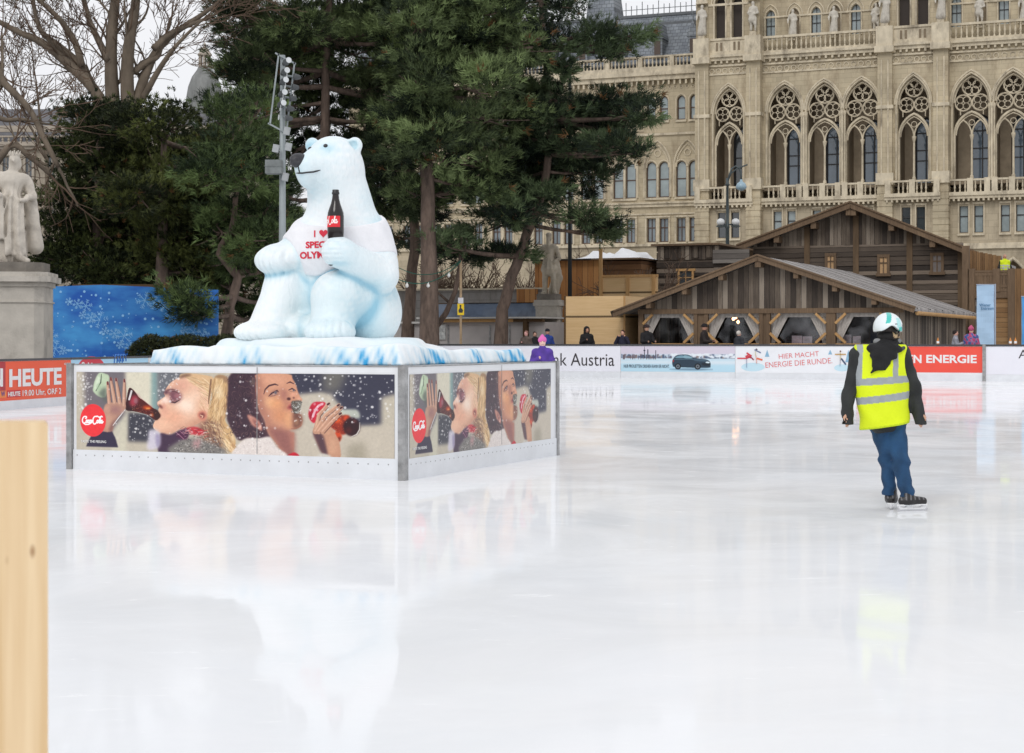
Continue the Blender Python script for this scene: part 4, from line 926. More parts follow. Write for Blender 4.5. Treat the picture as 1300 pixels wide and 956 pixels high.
    dk.box(s-1.7, s+1.7, y+1.2, y+1.3, 0, 9.4)
    # top storey with windows between niche figures
    if k == 't':
        arch_wall(wall, s0, s, z_b2a, ZT, s-.78, .48, z_b2b+.1, 31.9, .75, y+.0, .6, 6); arch_wall(wall, s, s1, z_b2a, ZT, s+.78, .48, z_b2b+.1, 31.9, .75, y, .6, 6)
        for sg in (-1, 1):
            g_ = MB(); g_.box(s+sg*.78-.6, s+sg*.78+.6, y+.62, y+.7, z_b2b, 32.8); g_.build('belfry_opening', mat('loggia_dark', (.05,.04,.035), .8), HALL)
            sweep(trim, [(s+sg*.78-.55, z_b2b)]+pa(s+sg*.78, 31.9, .55, .9, 6)+[(s+sg*.78+.55, z_b2b)], y-.03, .08); sweep(trim, pa(s+sg*.78, 31.9, .78, 1.2, 6), y-.05, .07)
        trim.box(s0, s1, y-.1, y, 31.75, 31.95)
    else:
        yy = .9
        n = 2; W_ = (s1-s0)/n
        for j in range(n):
            c = s0+(j+.5)*W_
            arch_wall(wall, s0+j*W_, s0+(j+1)*W_, z_b2a, ZT, c, .42, z_b2b+.05, 30.7, .6, yy, .35, 6)
            if j % 2 == 0:
                g_ = MB(); g_.box(c-.5, c+.5, yy+.3, yy+.34, z_b2b, 31.5); wv = g_.build('window', GPALE, HALL)
                g_ = MB(); g_.box(c-.03, c+.03, yy+.22, yy+.295, z_b2b, 31.3); g_.box(c-.4, c+.4, yy+.22, yy+.295, 29.9, 29.97); g_.box(c-.42, c-.36, yy+.22, yy+.295, z_b2b, 31); g_.box(c+.36, c+.42, yy+.22, yy+.295, z_b2b, 31); g_.build('window_frame', mat('dark_frame', (0,0,0)), wv)
            else: g_ = MB(); g_.box(c-.5, c+.5, yy+.3, yy+.34, z_b2b, 31.5); g_.build('niche', SHADE, HALL)
            sweep(trim, [(c-.5, z_b2b)]+pa(c, 30.7, .5, .72, 6)+[(c+.5, z_b2b)], yy-.03, .07); sweep(trim, pa(c, 30.75, .72, 1.05, 6), yy-.04, .06)
        trim.box(s0, s1, yy-.12, yy+.02, 30.6, 30.75); trim.box(s0, s1, yy-.2, yy, 32.4, 32.7)
    trim.box(s0, s1, y-.3 if k == 't' else .6, y+.1 if k == 't' else 1.0, ZT-.3, ZT)
# buttress piers flanking the proud bays
for i, (s, k) in enumerate(SB):
    if k != 't': continue
    for c in (s-2.35, s+2.35):
        w_ = .62
        wall.box(c-w_, c+w_, Y_T-.42, .05, 10.2, z_cor-.4); wall2.box(c-w_-.1, c+w_+.1, Y_T-.55, .05, 0, 10.2)
        trim.box(c-w_-.1, c+w_+.1, Y_T-.56, .06, 21.8, 22.1); trim.box(c-w_-.12, c+w_+.12, Y_T-.6, .06, 15.3, 16.3); trim.box(c-w_-.2, c+w_+.2, Y_T-.85, .06, z_cor-.4, z_cor+.15)
        trim.box(c-w_-.1, c+w_+.1, Y_T-.7, .06, z_cor+.15, z_b2b+.2)
        for q_ in (-.28, .28): trim.lathe((c+q_, Y_T-.45, 16.3), [(.09,0),(.07,.2),(.07,5.2),(.1,5.5)], 6); trim.lathe((c+q_, Y_T-.45, 22.1), [(.09,0),(.07,.2),(.07,3.9)], 6)
        for z in np.arange(10.7, 15.0, .55): wall.box(c-w_-.04, c+w_+.04, Y_T-.46, .04, z, z+.45)
        wall.box(c-.5, c+.5, Y_T-.1, .9, z_b2b, ZT); trim.prism([(c-.55, 32.0), (c+.55, 32.0), (c, 33.4)], Y_T-.45, Y_T-.1)
for i in range(len(SB)-1):
    a, b = SB[i], SB[i+1]
    if a[1] == 'b' and b[1] == 'b':
        c = mid(i)
        for q_, r_ in ((-.2, .08), (.2, .08), (0, .11)): trim.lathe((c+q_, -.12-(.08 if q_ == 0 else 0), 15.6), [(r_*1.6,0),(r_,.25),(r_,5.9),(r_*1.7,6.1),(r_*1.7,6.35)], 6)
wall.box(edges[0]+.01, edges[-1], 3.2, 3.4, 10, 27); 
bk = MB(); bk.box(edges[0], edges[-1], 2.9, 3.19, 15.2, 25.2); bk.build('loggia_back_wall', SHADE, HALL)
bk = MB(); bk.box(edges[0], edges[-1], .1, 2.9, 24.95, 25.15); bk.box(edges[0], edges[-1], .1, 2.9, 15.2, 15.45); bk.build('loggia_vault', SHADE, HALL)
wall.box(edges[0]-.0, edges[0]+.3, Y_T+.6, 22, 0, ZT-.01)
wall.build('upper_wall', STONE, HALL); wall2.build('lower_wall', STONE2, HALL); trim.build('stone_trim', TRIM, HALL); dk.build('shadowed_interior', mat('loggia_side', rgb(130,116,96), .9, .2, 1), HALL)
# ---- lower wing set back to the left
YW = 5.0
sR = edges[0]; sL = FSL(440, YW)
wg = MB(); tw = MB(); bw = MB()
def ZW(y, p=860): return FZL(y, p, YW)
zc = [(873, 0), (835, 0), (793, 0), (752, 0), (714, 0), (676, 0), (638, 0), (600, 0), (562, 0), (524, 0), (486, 0)]
SW = [FSL(p, YW) for p, _ in zc]
ew = [sR]+[(SW[i]+SW[i+1])/2 for i in range(len(SW)-1)]+[SW[-1]-1.4]
zu0, zu1, zut = ZW(152), ZW(128), ZW(98)
za0, za1, zl0, zl1 = ZW(250), ZW(212), ZW(307), ZW(277)
zb0, zb1 = ZW(84), ZW(70)
for i, s in enumerate(SW):
    s1, s0 = ew[i], ew[i+1]
    for sg, a, b in ((-1, s0, s), (1, s, s1)):
        c = s+sg*.62
        arch_wall(wg, a, b, ZW(171), zb0, c, .4, zu0, zu1, .5, YW, .3, 6)
        arch_wall(wg, a, b, ZW(262), ZW(171), c, .5, za0, za1, .55, YW, .3, 6)
        arch_wall(wg, a, b, ZW(312), ZW(262), c, .42, zl0, zl1, 0, YW, .3, flat=True)
        for z0, z1, hw, hh, gm in ((zu0, zu1, .4, .5, GPALE), (za0, za1, .5, .55, GPALE), (zl0, zl1, .42, 0, GMID)):
            g_ = MB(); g_.box(c-hw-.1, c+hw+.1, YW+.24, YW+.28, z0-.1, z1+hh+.05); wv = g_.build('window', gm, HALL)
            g_ = MB()
            for x in (c-hw, c+hw-.09): g_.box(x, x+.09, YW+.16, YW+.235, z0, z1+hh*.3)
            g_.box(c-.04, c+.04, YW+.18, YW+.232, z0, z1) if gm is GMID else None
            zz_ = z0+(z1-z0)*.6; g_.box(c-hw, c+hw, YW+.17, YW+.235, zz_, zz_+.09); g_.box(c-hw, c+hw, YW+.17, YW+.235, z0, z0+.1)
            if hh: sweep(g_, pa(c, z1, hw-.04, hh, 5), YW+.2, .06, 4)
            g_.build('window_frame', WFRAME, wv)
            tw.box(c-hw-.12, c+hw+.12, YW-.14, YW+.02, z0-.22, z0-.02)
            if hh: sweep(tw, [(c-hw-.1, z0)]+pa(c, z1, hw+.1, hh+.12, 6)+[(c+hw+.1, z0)], YW-.02, .07, 5)
            else:
                tw.box(c-hw-.2, c-hw-.05, YW-.08, YW+.02, z0, z1+.1); tw.box(c+hw+.05, c+hw+.2, YW-.08, YW+.02, z0, z1+.1); tw.box(c-hw-.2, c+hw+.2, YW-.12, YW+.02, z1+.1, z1+.25)
    sweep(tw, [(s-1.3, za0)]+[(s-1.3, za1)]+pa(s, za1, 1.3, 2.5, 8)+[(s+1.3, za0)], YW-.04, .1, 5); sweep(tw, pa(s, za1+.0, 1.08, 2.1, 8), YW-.02, .07, 5)
    tw.box(s-.1, s+.1, YW-.1, YW+.02, za0, za1+.2); tw.lathe((s, YW-.06, za1), [(.14,0),(.16,.2),(.06,.24)], 6); ring(tw, s, za1+1.35, YW-.03, .3, .06, 10, 4)
    n = int((s1-s0)/.5)
    for j in range(n):
        c = s0+(j+.5)*(s1-s0)/n; tw.box(c-.09, c+.09, YW-.4, YW, ZW(107), ZW(101)); ring(tw, c, ZW(110), YW-.03, .14, .04, 7, 4)
    bw = MB(); baluster_row(bw, s0+.3, s1-.1, zb0, zb1-.15, YW-.4, .34, .1); bw.box(s0-.12, s0+.31, YW-.6, YW-.2, zb0, zb1-.1); bw.build('wing_balustrade', TRIM, HALL)
for y0, y1, o in ((101, 95, .5), (95, 90, .7), (90, 84, .62), (72, 70, .55), (171, 168, .15), (262, 258, .2), (258, 256, .35), (312, 309, .2), (272, 270, .12)):
    tw.box(sL, sR, YW-o, YW-.001 if y0 > 92 else YW+.3, ZW(y0), ZW(y1))
arch_w = MB()
for i in range(len(SW)):
    arch_wall(arch_w, ew[i+1], ew[i], 0, ZW(312), SW[i], 1.15, .3, 5.0, 2.0, YW, 1.0, 7); sweep(tw, pa(SW[i], 5.0, 1.3, 2.3, 8), YW-.03, .14, 5)
arch_w.build('arcade_wall', STONE2, HALL)
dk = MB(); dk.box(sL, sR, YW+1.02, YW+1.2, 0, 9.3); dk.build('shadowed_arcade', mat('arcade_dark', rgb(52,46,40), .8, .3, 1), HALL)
wg.box(sL, sR, YW+.5, YW+.9, 10.2, zb0-.5)
wg.build('wing_wall', STONE, HALL); tw.build('wing_trim', TRIM, HALL)
# slate roof with cresting and dormers
def slate_mat():
    m = bpy.data.materials.new('slate'); m.use_nodes = True; N = m.node_tree.nodes; L = m.node_tree.links; b = N['Principled BSDF']; b.inputs['Roughness'].default_value = .6
    t = N.new('ShaderNodeTexCoord'); s = N.new('ShaderNodeSeparateXYZ'); L.new(t.outputs['Object'], s.inputs[0]); c = N.new('ShaderNodeCombineXYZ'); L.new(s.outputs[0], c.inputs[0]); L.new(s.outputs[2], c.inputs[1])
    br = N.new('ShaderNodeTexBrick'); L.new(c.outputs[0], br.inputs[0]); br.inputs['Scale'].default_value = 1; br.inputs['Brick Width'].default_value = .5; br.inputs['Row Height'].default_value = .35; br.inputs['Mortar Size'].default_value = .03
    br.inputs['Color1'].default_value = (*rgb(112,118,126), 1); br.inputs['Color2'].default_value = (*rgb(132,138,144), 1); br.inputs['Mortar'].default_value = (*rgb(86,92,98), 1)
    n = N.new('ShaderNodeTexNoise'); n.inputs['Scale'].default_value = .5; n.inputs['Detail'].default_value = 6; mp_ = N.new('ShaderNodeMapping'); mp_.inputs['Scale'].default_value = (1.5,1,.3); L.new(t.outputs['Object'], mp_.inputs[0]); L.new(mp_.outputs[0], n.inputs[0])
    mr = N.new('ShaderNodeMapRange'); mr.inputs[1].default_value = .3; mr.inputs[2].default_value = .7; mr.inputs[3].default_value = .75; mr.inputs[4].default_value = 1.25; L.new(n.outputs[0], mr.inputs[0])
    mx = N.new('ShaderNodeMix'); mx.data_type = 'RGBA'; mx.blend_type = 'MULTIPLY'; mx.inputs[0].default_value = 1; L.new(br.outputs[0], mx.inputs[6]); L.new(mr.outputs[0], mx.inputs[7]); L.new(mx.outputs[2], b.inputs['Base Color']); return m
SLATE = slate_mat()
yr = YW+4.2; zr = FZL(17, 880, yr); yf = YW+.6; zf = zb0+.4
def roofpt(f, s): return (s, yf+(yr-yf)*f, zf+(zr-zf)*f)
r_ = MB(); r_.add([roofpt(0, sL), roofpt(0, sR), roofpt(1, sR), roofpt(1, sL), (sL, yr+6, zf), (sR, yr+6, zf)], [(0,1,2,3),(3,2,5,4),(0,3,4),(1,5,2)]); rf = r_.build('roof', SLATE, HALL)
c_ = MB(); c_.box(sL, sR, yr-.15, yr+.15, zr-.05, zr+.22)
c_.box(sL, sR, yr-.7, yr-.35, zr-1.0, zr-.75)
n = int((sR-sL)/.55)
for i in range(n):
    x = sL+(i+.5)*.55; c_.box(x-.03, x+.03, yr-.03, yr+.03, zr+.2, zr+(1.15 if i % 3 else 1.5))
c_.box(sL, sR, yr-.02, yr+.02, zr+.72, zr+.78)
c_.build('ridge_cresting', mat('lead', rgb(96,100,104), .5, .2, 2), rf)
for p in (882, 837, 790, 742, 700):
    s = FSL(p, YW+1.2); d_ = MB(); z0 = zf+.7
    d_.box(s-.48, s+.48, yf+.0, yf+2.2, z0, z0+1.7); d_.add([(s-.6, yf-.1, z0+1.7), (s+.6, yf-.1, z0+1.7), (s, yf-.05, z0+3.3), (s, yf+2.6, z0+3.3), (s-.6, yf+2.6, z0+1.7), (s+.6, yf+2.6, z0+1.7)], [(0,1,2),(1,5,3,2),(0,2,3,4)])
    d_.lathe((s, yf, z0+3.2), [(.05,0),(.03,.5),(.09,.6),(.01,1)], 5); dd = d_.build('dormer', SLATE, HALL)
    g_ = MB(); g_.box(s-.3, s+.3, yf-.03, yf-.005, z0+.2, z0+1.5); g_.build('dormer_window', mat('dormer_louvre', rgb(84,72,66), .7), dd)
# stair turret cap behind the ridge
s = FSL(764, yr); t_ = MB(); k = (FSL(783, yr)-FSL(745, yr))/2
t_.add([(s-k, yr+1-k, zr-.6), (s+k, yr+1-k, zr-.6), (s+k, yr+1+k, zr-.6), (s-k, yr+1+k, zr-.6), (s-k*.72, yr+1-k*.7, zr+3.5), (s+k*.72, yr+1-k*.7, zr+3.5), (s+k*.72, yr+1+k*.7, zr+3.5), (s-k*.72, yr+1+k*.7, zr+3.5), (s, yr+1, zr+9)],
       [(0,1,5,4),(1,2,6,5),(2,3,7,6),(3,0,4,7),(4,5,8),(5,6,8),(6,7,8),(7,4,8)]); t_.build('turret_roof', SLATE, HALL)
t_ = MB(); t_.box(s-k*.75, s+k*.75, yr+1-k*.75, yr+1+k*.75, zr+2.2, zr+2.45); t_.build('turret_moulding', mat('lead', (0,0,0)), HALL)

# stone figures on the piers and between the top windows
def figure_prims(kind=0, r=None):
    r = r or random.Random(1); tw_ = r.uniform(-.08, .08)
    L_ = [el((tw_*.3,0,1.68), (.10,.12,.135)), rc((0,0,1.45), (0,0,1.6), .075, .06), rc((-.12,0,1.38), (.12,0,1.38), .12, .12), rc((0,0,1.3), (tw_,0,1.0), .19, .16)]
    if kind == 0: L_ += [rc((tw_,0,1.0), (0,.0,.12), .19, .27), rc((.06,-.1,.95), (.12,-.12,.1), .12, .14)]
    else: L_ += [rc((tw_,0,1.0), (tw_,0,.72), .19, .25), rc((-.1,0,.8), (-.13,-.02,.1), .10, .07), rc((.1,0,.8), (.14,-.1,.45), .10, .075), rc((.14,-.1,.45), (.13,-.02,.08), .075, .06)]
    e = r.choice((0, 1)); L_ += [rc((-.2,0,1.38), (-.29,-.03,1.1), .07, .06), rc((-.29,-.03,1.1), (-.10 if e else -.26,-.2,1.15 if e else .88), .06, .045), rc((.2,0,1.38), (.28,-.02,1.1), .07, .06), rc((.28,-.02,1.1), (.12,-.2,1.0), .06, .045)]
    return L_
def fold_mod(amp, freq):
    return lambda p, d: np.where(p[..., 2] < 1.35, d+amp*np.sin(np.arctan2(p[..., 0], -p[..., 1]+.001)*freq+1.5*np.sin(p[..., 2]*4))*np.clip(1.4-p[..., 2], 0, 1), d)
small_figs = []
for k_ in range(3):
    fr = random.Random(20+k_); small_figs.append(figure_prims(k_ % 2 if k_ != 2 else 0, fr))
def facade_statue(px, y, z, label, idx, sc=1.25):
    s = px; base = HALL.matrix_basis if False else None
    wpos = Vector((0, HD1, 0))+es*s+en*y; t = thing('facade_statue', label, 'statue', (wpos.x, wpos.y, z-HZ), -TH, 'stone figures on the town hall front')
    if facade_statue.me.get(idx) is None:
        o = sculpt('figure', small_figs[idx], .05, .07, MARB, t, mod=fold_mod(.02, 9)); facade_statue.me[idx] = o.data
    else: o = link('figure', facade_statue.me[idx], None, t, True)
    o.scale = (sc, sc, sc); o.location = (0, 0, .35)
    p_ = MB(); p_.box(-.3, .3, -.28, .28, 0, .22); p_.box(-.25, .25, -.23, .23, .22, .36); p_.build('pedestal', TRIM, t)
facade_statue.me = {}
fl = []
for i, (s, k) in enumerate(SB):
    if k == 't': fl += [(s-2.35, Y_T-.45, 'on the left pier of'), (s+2.35, Y_T-.45, 'on the right pier of')]
    elif i < 8: fl.append(((edges[i]+edges[i+1])/2+(edges[i+1]-edges[i])*.25, .55, 'in a niche of'))
names_t = {0: 'the leftmost projecting bay', 4: 'the middle projecting bay', 8: 'the right-hand projecting bay'}
j = 0
for i, (s, k) in enumerate(SB):
    if k == 't':
        for sg, w_ in ((-1, 'left'), (1, 'right')):
            if i == 8: continue
            facade_statue(s+sg*2.35, Y_T-.36, z_b2b+.2, 'pale stone figure on the %s pier of %s' % (w_, names_t[i]), j % 3, 1.5); j += 1
    elif i < 7:
        ordn = {1: 'first', 2: 'second', 3: 'third', 5: 'fourth', 6: 'fifth'}[i]
        facade_statue(edges[i]+(edges[i+1]-edges[i])*.75, .2, z_b2b-.3, 'grey stone figure between top windows, %s niche from the left' % ordn, j % 3, 1.35); j += 1

# ---- palace with a dome far to the left
PD = 235.0
PAL = thing('domed_palace', 'distant grey stone palace with dark mansard roof and lantern dome behind bare branches', 'building', (PX(120, PD), PD, 0))
def LX(p): return PX(p, PD)-PX(120, PD)
w_ = MB(); w_.box(LX(-60), LX(330), 0, 20, 0, PZ(186, PD)); w_.build('wall', ashlar_mat('palace_stone', rgb(168,158,142), 1.6, .6, .06, rgb(110,102,92)), PAL)
w_ = MB()
for y0, y1, o in ((186, 181, 1.0), (190, 186, .6), (168, 160, .5), (240, 236, .5)): w_.box(LX(-60)-o, LX(330)+o, -o, -.01, PZ(y0, PD), PZ(y1, PD))
baluster_row(w_, LX(-60), LX(300), PZ(181, PD), PZ(175, PD), -.6, .8, .2); w_.box(LX(-60), LX(330), -.8, -.3, PZ(175, PD), PZ(173, PD))
w_.build('cornice', mat('palace_trim', rgb(170,160,146), .8, .2, 1), PAL)
for p in (8, 37, 66, 96, 126, 156, 186, 216, 246):
    for y0, y1 in ((226, 200), (290, 250)):
        g_ = MB(); g_.box(LX(p-4), LX(p+4), -.06, -.02, PZ(y0, PD), PZ(y1, PD)); wv = g_.build('window', GDARK, PAL)
        g_ = MB(); a, b = LX(p-4), LX(p+4)
        for x in (a-.3, b): g_.box(x, x+.3, -.3, -.01, PZ(y0+2, PD), PZ(y1-2, PD))
        g_.box(a-.5, b+.5, -.45, -.01, PZ(y1-2, PD), PZ(y1-5, PD)); g_.box((a+b)/2-.05, (a+b)/2+.05, -.1, -.065, PZ(y0, PD), PZ(y1, PD)); g_.build('window_frame', mat('palace_trim', (0,0,0)), wv)
r_ = MB(); a, b = LX(-60), LX(330); r_.add([(a, .5, PZ(181, PD)), (b, .5, PZ(181, PD)), (b, 6, PZ(131, PD)), (a, 6, PZ(131, PD)), (b, 15, PZ(131, PD)), (a, 15, PZ(131, PD)), (b, 20, PZ(181, PD)), (a, 20, PZ(181, PD))], [(0,1,2,3),(3,2,4,5),(5,4,6,7),(1,6,4,2),(0,3,5,7)]); r_.build('roof', mat('palace_roof', rgb(104,104,108), .7, .25, .6), PAL)
d_ = MB(); R0 = 25/F*PD; d_.lathe((LX(240), 12, PZ(132, PD)), [(R0*1.1,-2),(R0*1.1,.5),(R0,1),(R0*.98,2.5),(R0*.88,4),(R0*.68,5.4),(R0*.42,6.4),(R0*.35,6.8)], 20)
dm = d_.build('dome', mat('dome_lead', rgb(122,124,122), .6, .3, 1.5, stretch=(1,1,.3)), PAL, True)
d_ = MB(); z0 = PZ(75, PD)-.1; d_.lathe((LX(240), 12, z0), [(1.15,0),(1.15,.3),(.95,.4),(.95,.8)], 12)
for i in range(8): a = math.pi*i/4; d_.lathe((LX(240)+.75*math.cos(a), 12+.75*math.sin(a), z0+.8), [(.13,0),(.13,1.7)], 5)
d_.lathe((LX(240), 12, z0+2.5), [(1.0,0),(1.0,.25),(.8,.4),(.6,.9),(.25,1.25),(.1,1.4),(.2,1.6),(.03,1.9)], 10); d_.build('lantern', mat('palace_trim', (0,0,0)), dm)
# ---------------------------------------------------------------- alpine huts
DW = plank_mat('weathered_dark_planks', [rgb(44,38,33), rgb(70,60,52), rgb(104,92,80), rgb(150,138,124)], .22, 'x', varp=.8)
DL = plank_mat('weathered_dark_logs', [rgb(44,37,32), rgb(70,60,52), rgb(98,86,75), rgb(134,120,106)], .26, 'z', varp=.8)
GRW = plank_mat('silver_roof_boards', [rgb(108,104,102), rgb(140,136,134), rgb(170,166,164), rgb(196,192,190)], .24, 'y', rough=.6)
TIM = plank_mat('brown_timber', [rgb(84,67,50), rgb(112,91,70), rgb(144,120,94)], 60.0, 'x', varp=.15)
TIM2 = plank_mat('fresh_timber', [rgb(160,120,74), rgb(196,154,102), rgb(216,178,126)], 60.0, 'x', varp=.15)
BALW = plank_mat('brown_slats', [rgb(96,70,44), rgb(130,98,64), rgb(156,122,84)], .2, 'x')
BALZ = plank_mat('brown_boards', [rgb(110,80,50), rgb(142,108,70), rgb(168,134,94)], .24, 'z')
PLY = plank_mat('plywood', [rgb(204,168,116), rgb(222,188,140), rgb(234,206,162)], 1.25, 'z', .5, .7, .12)
ORG = plank_mat('orange_planks', [rgb(138,90,48), rgb(170,116,66), rgb(192,140,86)], .3, 'x')
CURT = mat('curtain', rgb(196,190,184), .9, .12, 5)
FD1 = 76.0
GZ = .25
def hut_frame(name, label, D1): return thing(name, label, 'hut', (0, D1, 0), -TH)
H1 = hut_frame('alpine_hut', 'low dark wooden alpine hut with curtained openings and silver plank roof in front', FD1)
def s1(p, y=0): return FSL(p, y, FD1)
def z1_(y, p, yin=0): return FZL(y, p, yin, FD1)
sr, zr_ = s1(962, -.6), z1_(326, 962, -.6); sl_, zl_ = s1(778, -.6), z1_(398, 778, -.6); se, ze = s1(1160, -.6), z1_(392, 1160, -.6)
wl, wr = s1(812), s1(1146); zb = z1_(397, 960); LEN = 17.0
def roofz(s, t=0): return (zr_+(zl_-zr_)*(sr-s)/(sr-sl_) if s < sr else zr_+(ze-zr_)*(s-sr)/(se-sr))-t
m = MB()
n = 12; xs = [wl+(wr-wl)*i/n for i in range(n+1)]+[sr]; xs.sort()
m.add([(x, 0, zb) for x in xs]+[(x, 0, roofz(x, .12)) for x in xs]+[(x, .16, zb) for x in xs]+[(x, .16, roofz(x, .12)) for x in xs], sum([[(i, i+1, i+1+len(xs), i+len(xs)), (i+2*len(xs), i+3*len(xs), i+1+3*len(xs), i+1+2*len(xs)), (i, i+2*len(xs), i+1+2*len(xs), i+1)] for i in range(len(xs)-1)], []))
m.box(s1(1131), wr, .001, .15, GZ, zb-.002); m.box(wl, s1(1131), .001, .15, GZ, 1.28)
m.build('gable_wall', DW, H1)
m = MB(); m.box(wr-.15, wr, .151, LEN, GZ, roofz(wr, .14)); m.box(wl, wl+.15, .151, LEN, GZ, roofz(wl, .14)); m.box(wl, wr, LEN-.2, LEN-.02, GZ, zb); m.build('side_wall', DW, H1)
for a, b, nm in ((sl_, sr, 'left'), (sr, se, 'right')):
    m = MB(); za, zb_ = roofz(a), roofz(b)
    m.add([(a, -.6, za), (b, -.6, zb_), (b, LEN+.5, zb_), (a, LEN+.5, za), (a, -.6, za-.09), (b, -.6, zb_-.09), (b, LEN+.5, zb_-.09), (a, LEN+.5, za-.09)], [(0,1,2,3),(7,6,5,4),(0,4,5,1),(1,5,6,2),(2,6,7,3),(3,7,4,0)])
    if nm == 'right':
        for i in range(46):      # raised cover strips running down the slope
            y = -.5+i*.39; m.beam((a, y, za+.03), (b+.02, y, zb_+.03), .07, .045)
    m.build('roof', GRW, H1)
m = MB()
for a, b in ((sl_-.05, sr), (sr, se+.05)): m.beam((a, -.64, roofz(a)-.02), (b, -.64, roofz(b)-.02), .06, .26); m.beam((a, -.68, roofz(a)+.08), (b, -.68, roofz(b)+.08), .1, .06)
for q in (.25, .5, .75):
    for a, b in ((sl_, sr), (sr, se)): x = a+(b-a)*q; m.box(x-.1, x+.1, -.6, 0, roofz(x)-.36, roofz(x)-.12)
m.box(sr-.12, sr+.12, -.6, 0, zr_-.42, zr_-.16); m.build('verge_board', TIM, H1)
m = MB(); 
for i in range(26): m.tube([(se-.02, .3+i*.62, ze-.16), (se-.02, .3+i*.62+.54, ze-.16)], .085, 8)
m.build('eave_log', TIM2, H1)
m = MB(); m.box(wl-.05, wr+.05, -.10, -.001, zb-.03, zb+.17); m.build('front_beam', TIM, H1)
def pane_mat():
    m_ = bpy.data.materials.new('clear_sheet'); m_.use_nodes = True; N = m_.node_tree.nodes; L = m_.node_tree.links; N.remove(N['Principled BSDF'])
    a_ = N.new('ShaderNodeBsdfTransparent'); g_ = N.new('ShaderNodeBsdfGlossy'); g_.inputs['Roughness'].default_value = .12; g_.inputs['Color'].default_value = (.8,.82,.86,1)
    n_ = N.new('ShaderNodeTexNoise'); n_.inputs['Scale'].default_value = 1.1; t_ = N.new('ShaderNodeTexCoord'); L.new(t_.outputs['Object'], n_.inputs[0])
    r_ = N.new('ShaderNodeMapRange'); r_.inputs[1].default_value = .4; r_.inputs[2].default_value = .65; r_.inputs[3].default_value = .01; r_.inputs[4].default_value = .09; L.new(n_.outputs[0], r_.inputs[0])
    x_ = N.new('ShaderNodeMixShader'); L.new(r_.outputs[0], x_.inputs[0]); L.new(a_.outputs[0], x_.inputs[1]); L.new(g_.outputs[0], x_.inputs[2]); L.new(x_.outputs[0], N['Material Output'].inputs[0]); return m_
PANE = pane_mat()
openings = [(817, 881), (899, 964), (978, 1049), (1061, 1131)]
posts = [(811, 817), (881, 899), (964, 978), (1049, 1061), (1131, 1137)]
for a, b in posts:
    m = MB(); a, b = s1(a), s1(b)
    if b-a > .45: m.box(a, a+.16, -.06, .14, GZ, zb-.03); m.box(b-.16, b, -.06, .14, GZ, zb-.03); m.box(a+.161, b-.161, 0, .1, GZ, zb-.03)
    else: m.box(a, b, -.06, .14, GZ, zb-.03)
    m.build('post', TIM, H1)
for a, b in openings:
    a, b = s1(a), s1(b); zo = 1.3; zt = zb-.03
    m = MB(); d = .42
    for x, sg in ((a, 1), (b, -1)):
        m.beam((x, -.07, zt-d), (x+sg*d, -.07, zt-.02), .1, .1); m.beam((x, -.07, zo+d+.1), (x+sg*d, -.07, zo+.12), .1, .1)
    m.box(a, b, -.06, .1, zo, zo+.1); m.build('brace', TIM2, H1)
    m = MB(); m.box(a+.02, b-.02, .30, .305, zo+.1, zt); m.build('pane', PANE, H1)
    m = MB()     # tied-back curtains with folds and a valance
    for x, sg in ((a, 1), (b, -1)):
        K = 14; vs = []; fs = []
        for j in range(9):
            t = j/8; z = zt-(zt-zo-.1)*t; wd = .62*(1-t)**1.1+.16
            for i in range(K+1):
                u = i/K; vs.append((x+sg*wd*u, .16+.035*math.sin(u*22+t*1.5)*(1-.3*t), z))
        for j in range(8):
            for i in range(K): q = j*(K+1)+i; fs.append((q, q+1, q+K+2, q+K+1))
        m.add(vs, fs)
    K = 40; vs = [(a+(b-a)*i/K, .13+.02*math.sin(i*1.7), z) for z in (zt, zt-.16) for i in range(K+1)]; m.add(vs, [(i, i+1, i+K+2, i+K+1) for i in range(K)])
    m.build('curtain', CURT, H1)
# interior: floor, back wall, blue cloth, counter and lamps
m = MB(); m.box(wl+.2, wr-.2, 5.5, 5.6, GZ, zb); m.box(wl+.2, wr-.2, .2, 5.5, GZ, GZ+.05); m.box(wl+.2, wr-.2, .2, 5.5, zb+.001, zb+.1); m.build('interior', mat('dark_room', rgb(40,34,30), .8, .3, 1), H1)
for a, b in ((858, 874), (1020, 1034), (1090, 1104)): m = MB(); m.box(s1(a), s1(b), 2.4, 2.44, 1.3, zb-.1); m.build('blue_cloth', mat('navy_cloth', rgb(24,38,72), .9, .3, 3), H1)
for a, b, z_ in ((1000, 1013, 1.72), (1014, 1026, 1.69), (1062, 1076, 1.76), (1078, 1088, 1.70)): m = MB(); m.box(s1(a), s1(b), .7, .74, 1.36, z_); m.build('menu_board', mat('pale_board', rgb(150,140,146), .7, .4, 5, dark=rgb(120,60,66)), H1)
for p, y in ((931, 407), (934, 405), (937, 411), (1078, 409)):
    m = MB(); m.lathe((s1(p, 2), 2, z1_(y, p, 2)), [(.02,0),(.06,.05),(.06,.1),(.02,.15)], 8); b_ = m.build('lamp_bulb', mat('warm_bulb', (1,.6,.3), .5, emit=((1,.5,.22), 6)), H1)
    m = MB(); m.tube([(s1(p, 2), 2, z1_(y, p, 2)+.15), (s1(p, 2), 2, zb+.05)], .012, 4); m.build('lamp_cord', DARKM, b_)

